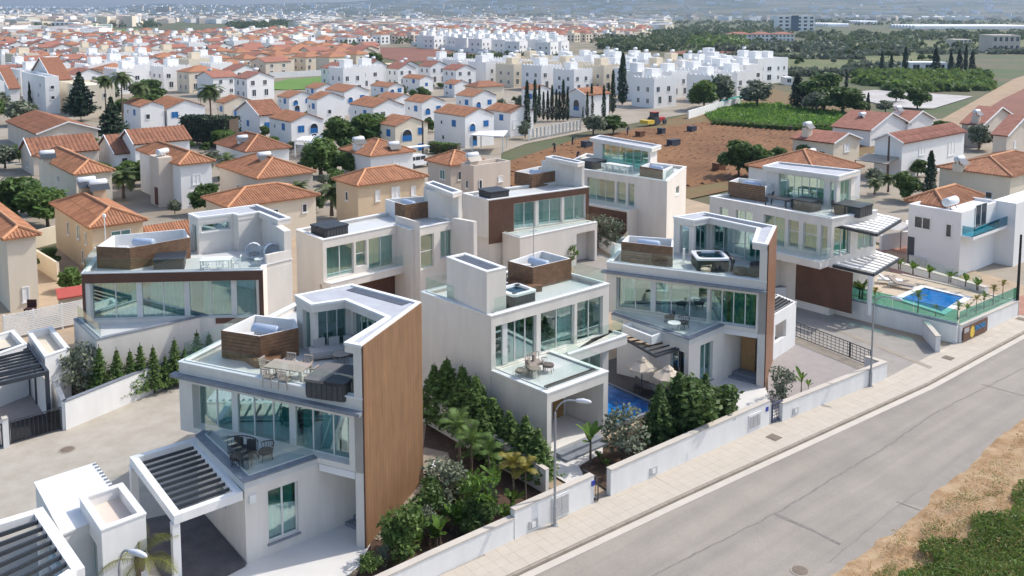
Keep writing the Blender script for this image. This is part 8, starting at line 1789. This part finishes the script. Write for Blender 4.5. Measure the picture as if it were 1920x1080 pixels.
def worker(label, x, y, s, pose=.9):
    p = P(x, y); t = thing('person', label, 'person', (*p, 0), 'workers in the ploughed field'); me = bpy.data.meshes.new('body')
    J = [(0, 0, .95), (0, .05, 1.2), (0, .22, 1.42), (0, .34, 1.56), (.12, .02, .5), (.13, -.02, .05), (-.12, .05, .5), (-.13, .04, .05), (.2, .25, 1.38), (.26, .38, 1.1), (.24, .5, .85), (-.2, .25, 1.38), (-.26, .38, 1.1), (-.24, .5, .85), (.13, .12, .02), (-.13, .18, .02)]
    E = [(0, 1), (1, 2), (2, 3), (0, 4), (4, 5), (0, 6), (6, 7), (2, 8), (8, 9), (9, 10), (2, 11), (11, 12), (12, 13), (5, 14), (7, 15)]; bm = bmesh.new(); V_ = [bm.verts.new(j) for j in J]; [bm.edges.new((V_[a], V_[b])) for a, b in E]; bm.verts.layers.skin.verify(); bm.to_mesh(me); bm.free()
    o = bpy.data.objects.new('body', me); link(o, t); o.scale = (s, s, s); o.rotation_euler = (0, 0, rng.uniform(0, 6))
    rr = [.15, .16, .15, .06, .085, .06, .085, .06, .06, .045, .04, .06, .045, .04, .05, .05]
    md = o.modifiers.new('skin', 'SKIN')
    for v_, r in zip(me.skin_vertices[0].data, rr): v_.radius = (r, r)
    me.skin_vertices[0].data[0].use_root = True; o.modifiers.new('smooth', 'SUBSURF').levels = 1; me.materials.append(CR)
    h_ = MB().lathe([(0, 1.58), (.1, 1.62), (.12, 1.72), (.09, 1.83), (0, 1.87)], 10, (0, .38, -.02)).build('head', bpy.data.materials['wall_tan'], o, True)
    return t
for x, y, lb in ((1176, 253, 'field worker in dark clothes bending, above the penthouse roof'), (1073, 272, 'field worker in dark clothes left of the grey crate'), (1082, 302, 'field worker bending near the white villa penthouse fin'), (1040, 285, 'field worker in dark clothes at the left side of the field')): worker(lb, x, y, 1.0)
t = thing('fence', 'grey railing fence with white piers between the houses and the field', 'fence', (*P(995, 262), 0)); fa, fb = P(992, 262), P(1088, 243); L = hypot(*sub(fb, fa)); n_f = 14
for k in range(n_f + 1): q = lerp(fa, fb, k / n_f); MB().prism([add(q, d) for d in ((-.15, -.15), (.15, -.15), (.15, .15), (-.15, .15))], -.1, 1.9).build('post', TRIM if k % 5 == 0 else M_AC, t)
for zz in (.25, .6, .95, 1.3, 1.65): MB().bar(fa, fb, .05, zz, zz + .1).build('rail', M_AC, t)
wall('long white wall of the field track behind the green crop', [P(1290, 222), P(1345, 205), P(1386, 196)], 1.6, .3, False); o = wall('turquoise mesh fence section along the green crop', [P(1352, 203), P(1388, 194)], 1.9, .2, False, mat=M('mesh_turquoise', (.06, .42, .34), .8), name='fence')
wall('white garden wall below the slatted pergola house', [P(520, 283), P(608, 286)], 1.2, .3, False); wall('long white estate wall below the red-roofed rows and red field', [P(772, 84), P(870, 96), P(955, 105)], 2.2, .4, False); wall('white wall along the cream row and green field', [P(505, 146), P(660, 138)], 1.8, .4, False)
# slatted pergola and canopies of the estate
t = thing('pergola', 'white wavy slatted pergola at the front of the blue-shuttered house', 'pergola', (*P(580, 272), 0)); c = [P(553, 262, 2.7), P(566, 256, 2.7), P(607, 253, 2.7), P(602, 266, 2.7)]
for k in range(8): a, b = lerp(c[0], c[3], (k + .5) / 8), lerp(c[1], c[2], (k + .5) / 8); MB().bar(a, b, .25, 2.6, 2.75).build('slat', TRIM, t)
for a, b in ((c[0], c[3]), (c[1], c[2])): MB().bar(a, b, .15, 2.45, 2.59).build('beam', TRIM, t)
for q in (c[0], c[3]): MB().prism([add(q, d) for d in ((-.1, -.1), (.1, -.1), (.1, .1), (-.1, .1))], 0, 2.45).build('post', TRIM, t)
t = thing('canopy', 'flat white terrace canopy beside the house with two blue arches', 'canopy', (*P(900, 270), 0)); c = [P(882, 253, 2.7), P(900, 246, 2.7), P(952, 245, 2.7), P(944, 256, 2.7)]; MB().prism(c, 2.6, 2.75).build('roof', TRIM, t)
for q in c: q = add(q, unit(sub(cen(c), q)), .3); MB().prism([add(q, d) for d in ((-.1, -.1), (.1, -.1), (.1, .1), (-.1, .1))], 0, 2.6).build('post', TRIM, t)
m = thing('awning', 'blue striped awning band on the cream arch house', 'awning', (*P(770, 280), 0)); a, b = P(752, 277, 2.7), P(802, 272, 2.7); MB().bar(a, b, 1.2, 2.5, 2.62).build('band', M('awning_blue', (.03, .22, .48), .6, .1, 2), m); MB().bar(a, b, 1.24, 2.63, 2.7).build('top', TRIM, m)
# white minivan between the roofs
p = P(782, 312); t = thing('van', 'white minivan parked between the orange roofs and cream arch house', 'van', (*p, 0)); VW = M('van_paint_white', (.72, .73, .74), .25, .03, 1, spec=.6); u_, v_ = frame_axes(5); 
prof = [(-2.2, .35), (2.25, .35), (2.3, .95), (1.6, 1.1), (.95, 1.75), (-2.1, 1.8), (-2.25, 1.0)]; m = MB(); A3 = lambda a, s, zz: (p[0] + u_[0] * a + v_[0] * s, p[1] + u_[1] * a + v_[1] * s, zz)
for k in range(len(prof)): (a, z1_), (b, z2_) = prof[k], prof[(k + 1) % len(prof)]; m.face([A3(a, -.85, z1_), A3(b, -.85, z2_), A3(b, .85, z2_), A3(a, .85, z1_)])
m.face([A3(a, -.85, zz) for a, zz in prof]); m.face([A3(a, .85, zz) for a, zz in prof]); m.build('body', VW, t)
for a0, a1 in ((-1.9, -1.0), (-.9, -.05), (.05, .9)): MB().prism([A3(a0, -.87, 0)[:2], A3(a1, -.87, 0)[:2], A3(a1, -.853, 0)[:2], A3(a0, -.853, 0)[:2]], 1.1, 1.62).build('window', DARK, t)
m = MB(); m.face([A3(1.62, -.75, 1.125), A3(1.62, .75, 1.125), A3(1.0, .72, 1.73), A3(1.0, -.72, 1.73)]); m.build('windscreen', DARK, t)
for a in (-1.4, 1.45):
    for s in (-.8, .8): w_ = MB().tube([A3(a, s - .1, .33), A3(a, s + .1, .33)], .33, 14).build('wheel', CR, t)
for s in (-.6, .6): MB().prism([A3(2.26, s - .15, 0)[:2], A3(2.33, s - .15, 0)[:2], A3(2.33, s + .15, 0)[:2], A3(2.26, s + .15, 0)[:2]], .7, .9).build('headlight', LHEAD, t)
# canopy and beds around the white house at right
wall('white garden wall between the red paving and the right-hand white house', [P(1650, 470), P(1700, 462), P(1700, 440)], 1.5, .25, False); sheet('red_paving', pxs((1640, 470), (1705, 440), (1760, 530), (1900, 560), (1960, 540), (1960, 600), (1760, 560), (1680, 520)), .02, REDP)
wall('curved white wall along the rear drive of the brown-fronted villa', pxs((1112, 455), (1150, 478), (1215, 500)), 1.1, .25); sheet('rear_drive', pxs((1080, 480), (1120, 470), (1215, 520), (1150, 560), (1070, 560)), .01, GREYP)
p = P(1660, 425, 2.2); t = thing('parasol', 'pale square parasol behind the slatted canopies, by the red paving', 'parasol', (*P(1688, 470), 0)); p = P(1688, 468); MB().tube([(*p, 0), (*p, 2.5)], .04, 6).build('pole', DMET, t); m = MB()
for a, b in ((0, 1), (1, 2), (2, 3), (3, 0)): k = [(-1.3, -1.3), (1.3, -1.3), (1.3, 1.3), (-1.3, 1.3)]; m.face([(*add(p, k[a]), 2.2), (*add(p, k[b]), 2.2), (p[0], p[1], 2.75)])
m.build('canopy', M('canvas_pale', (.6, .58, .56), .9), t)
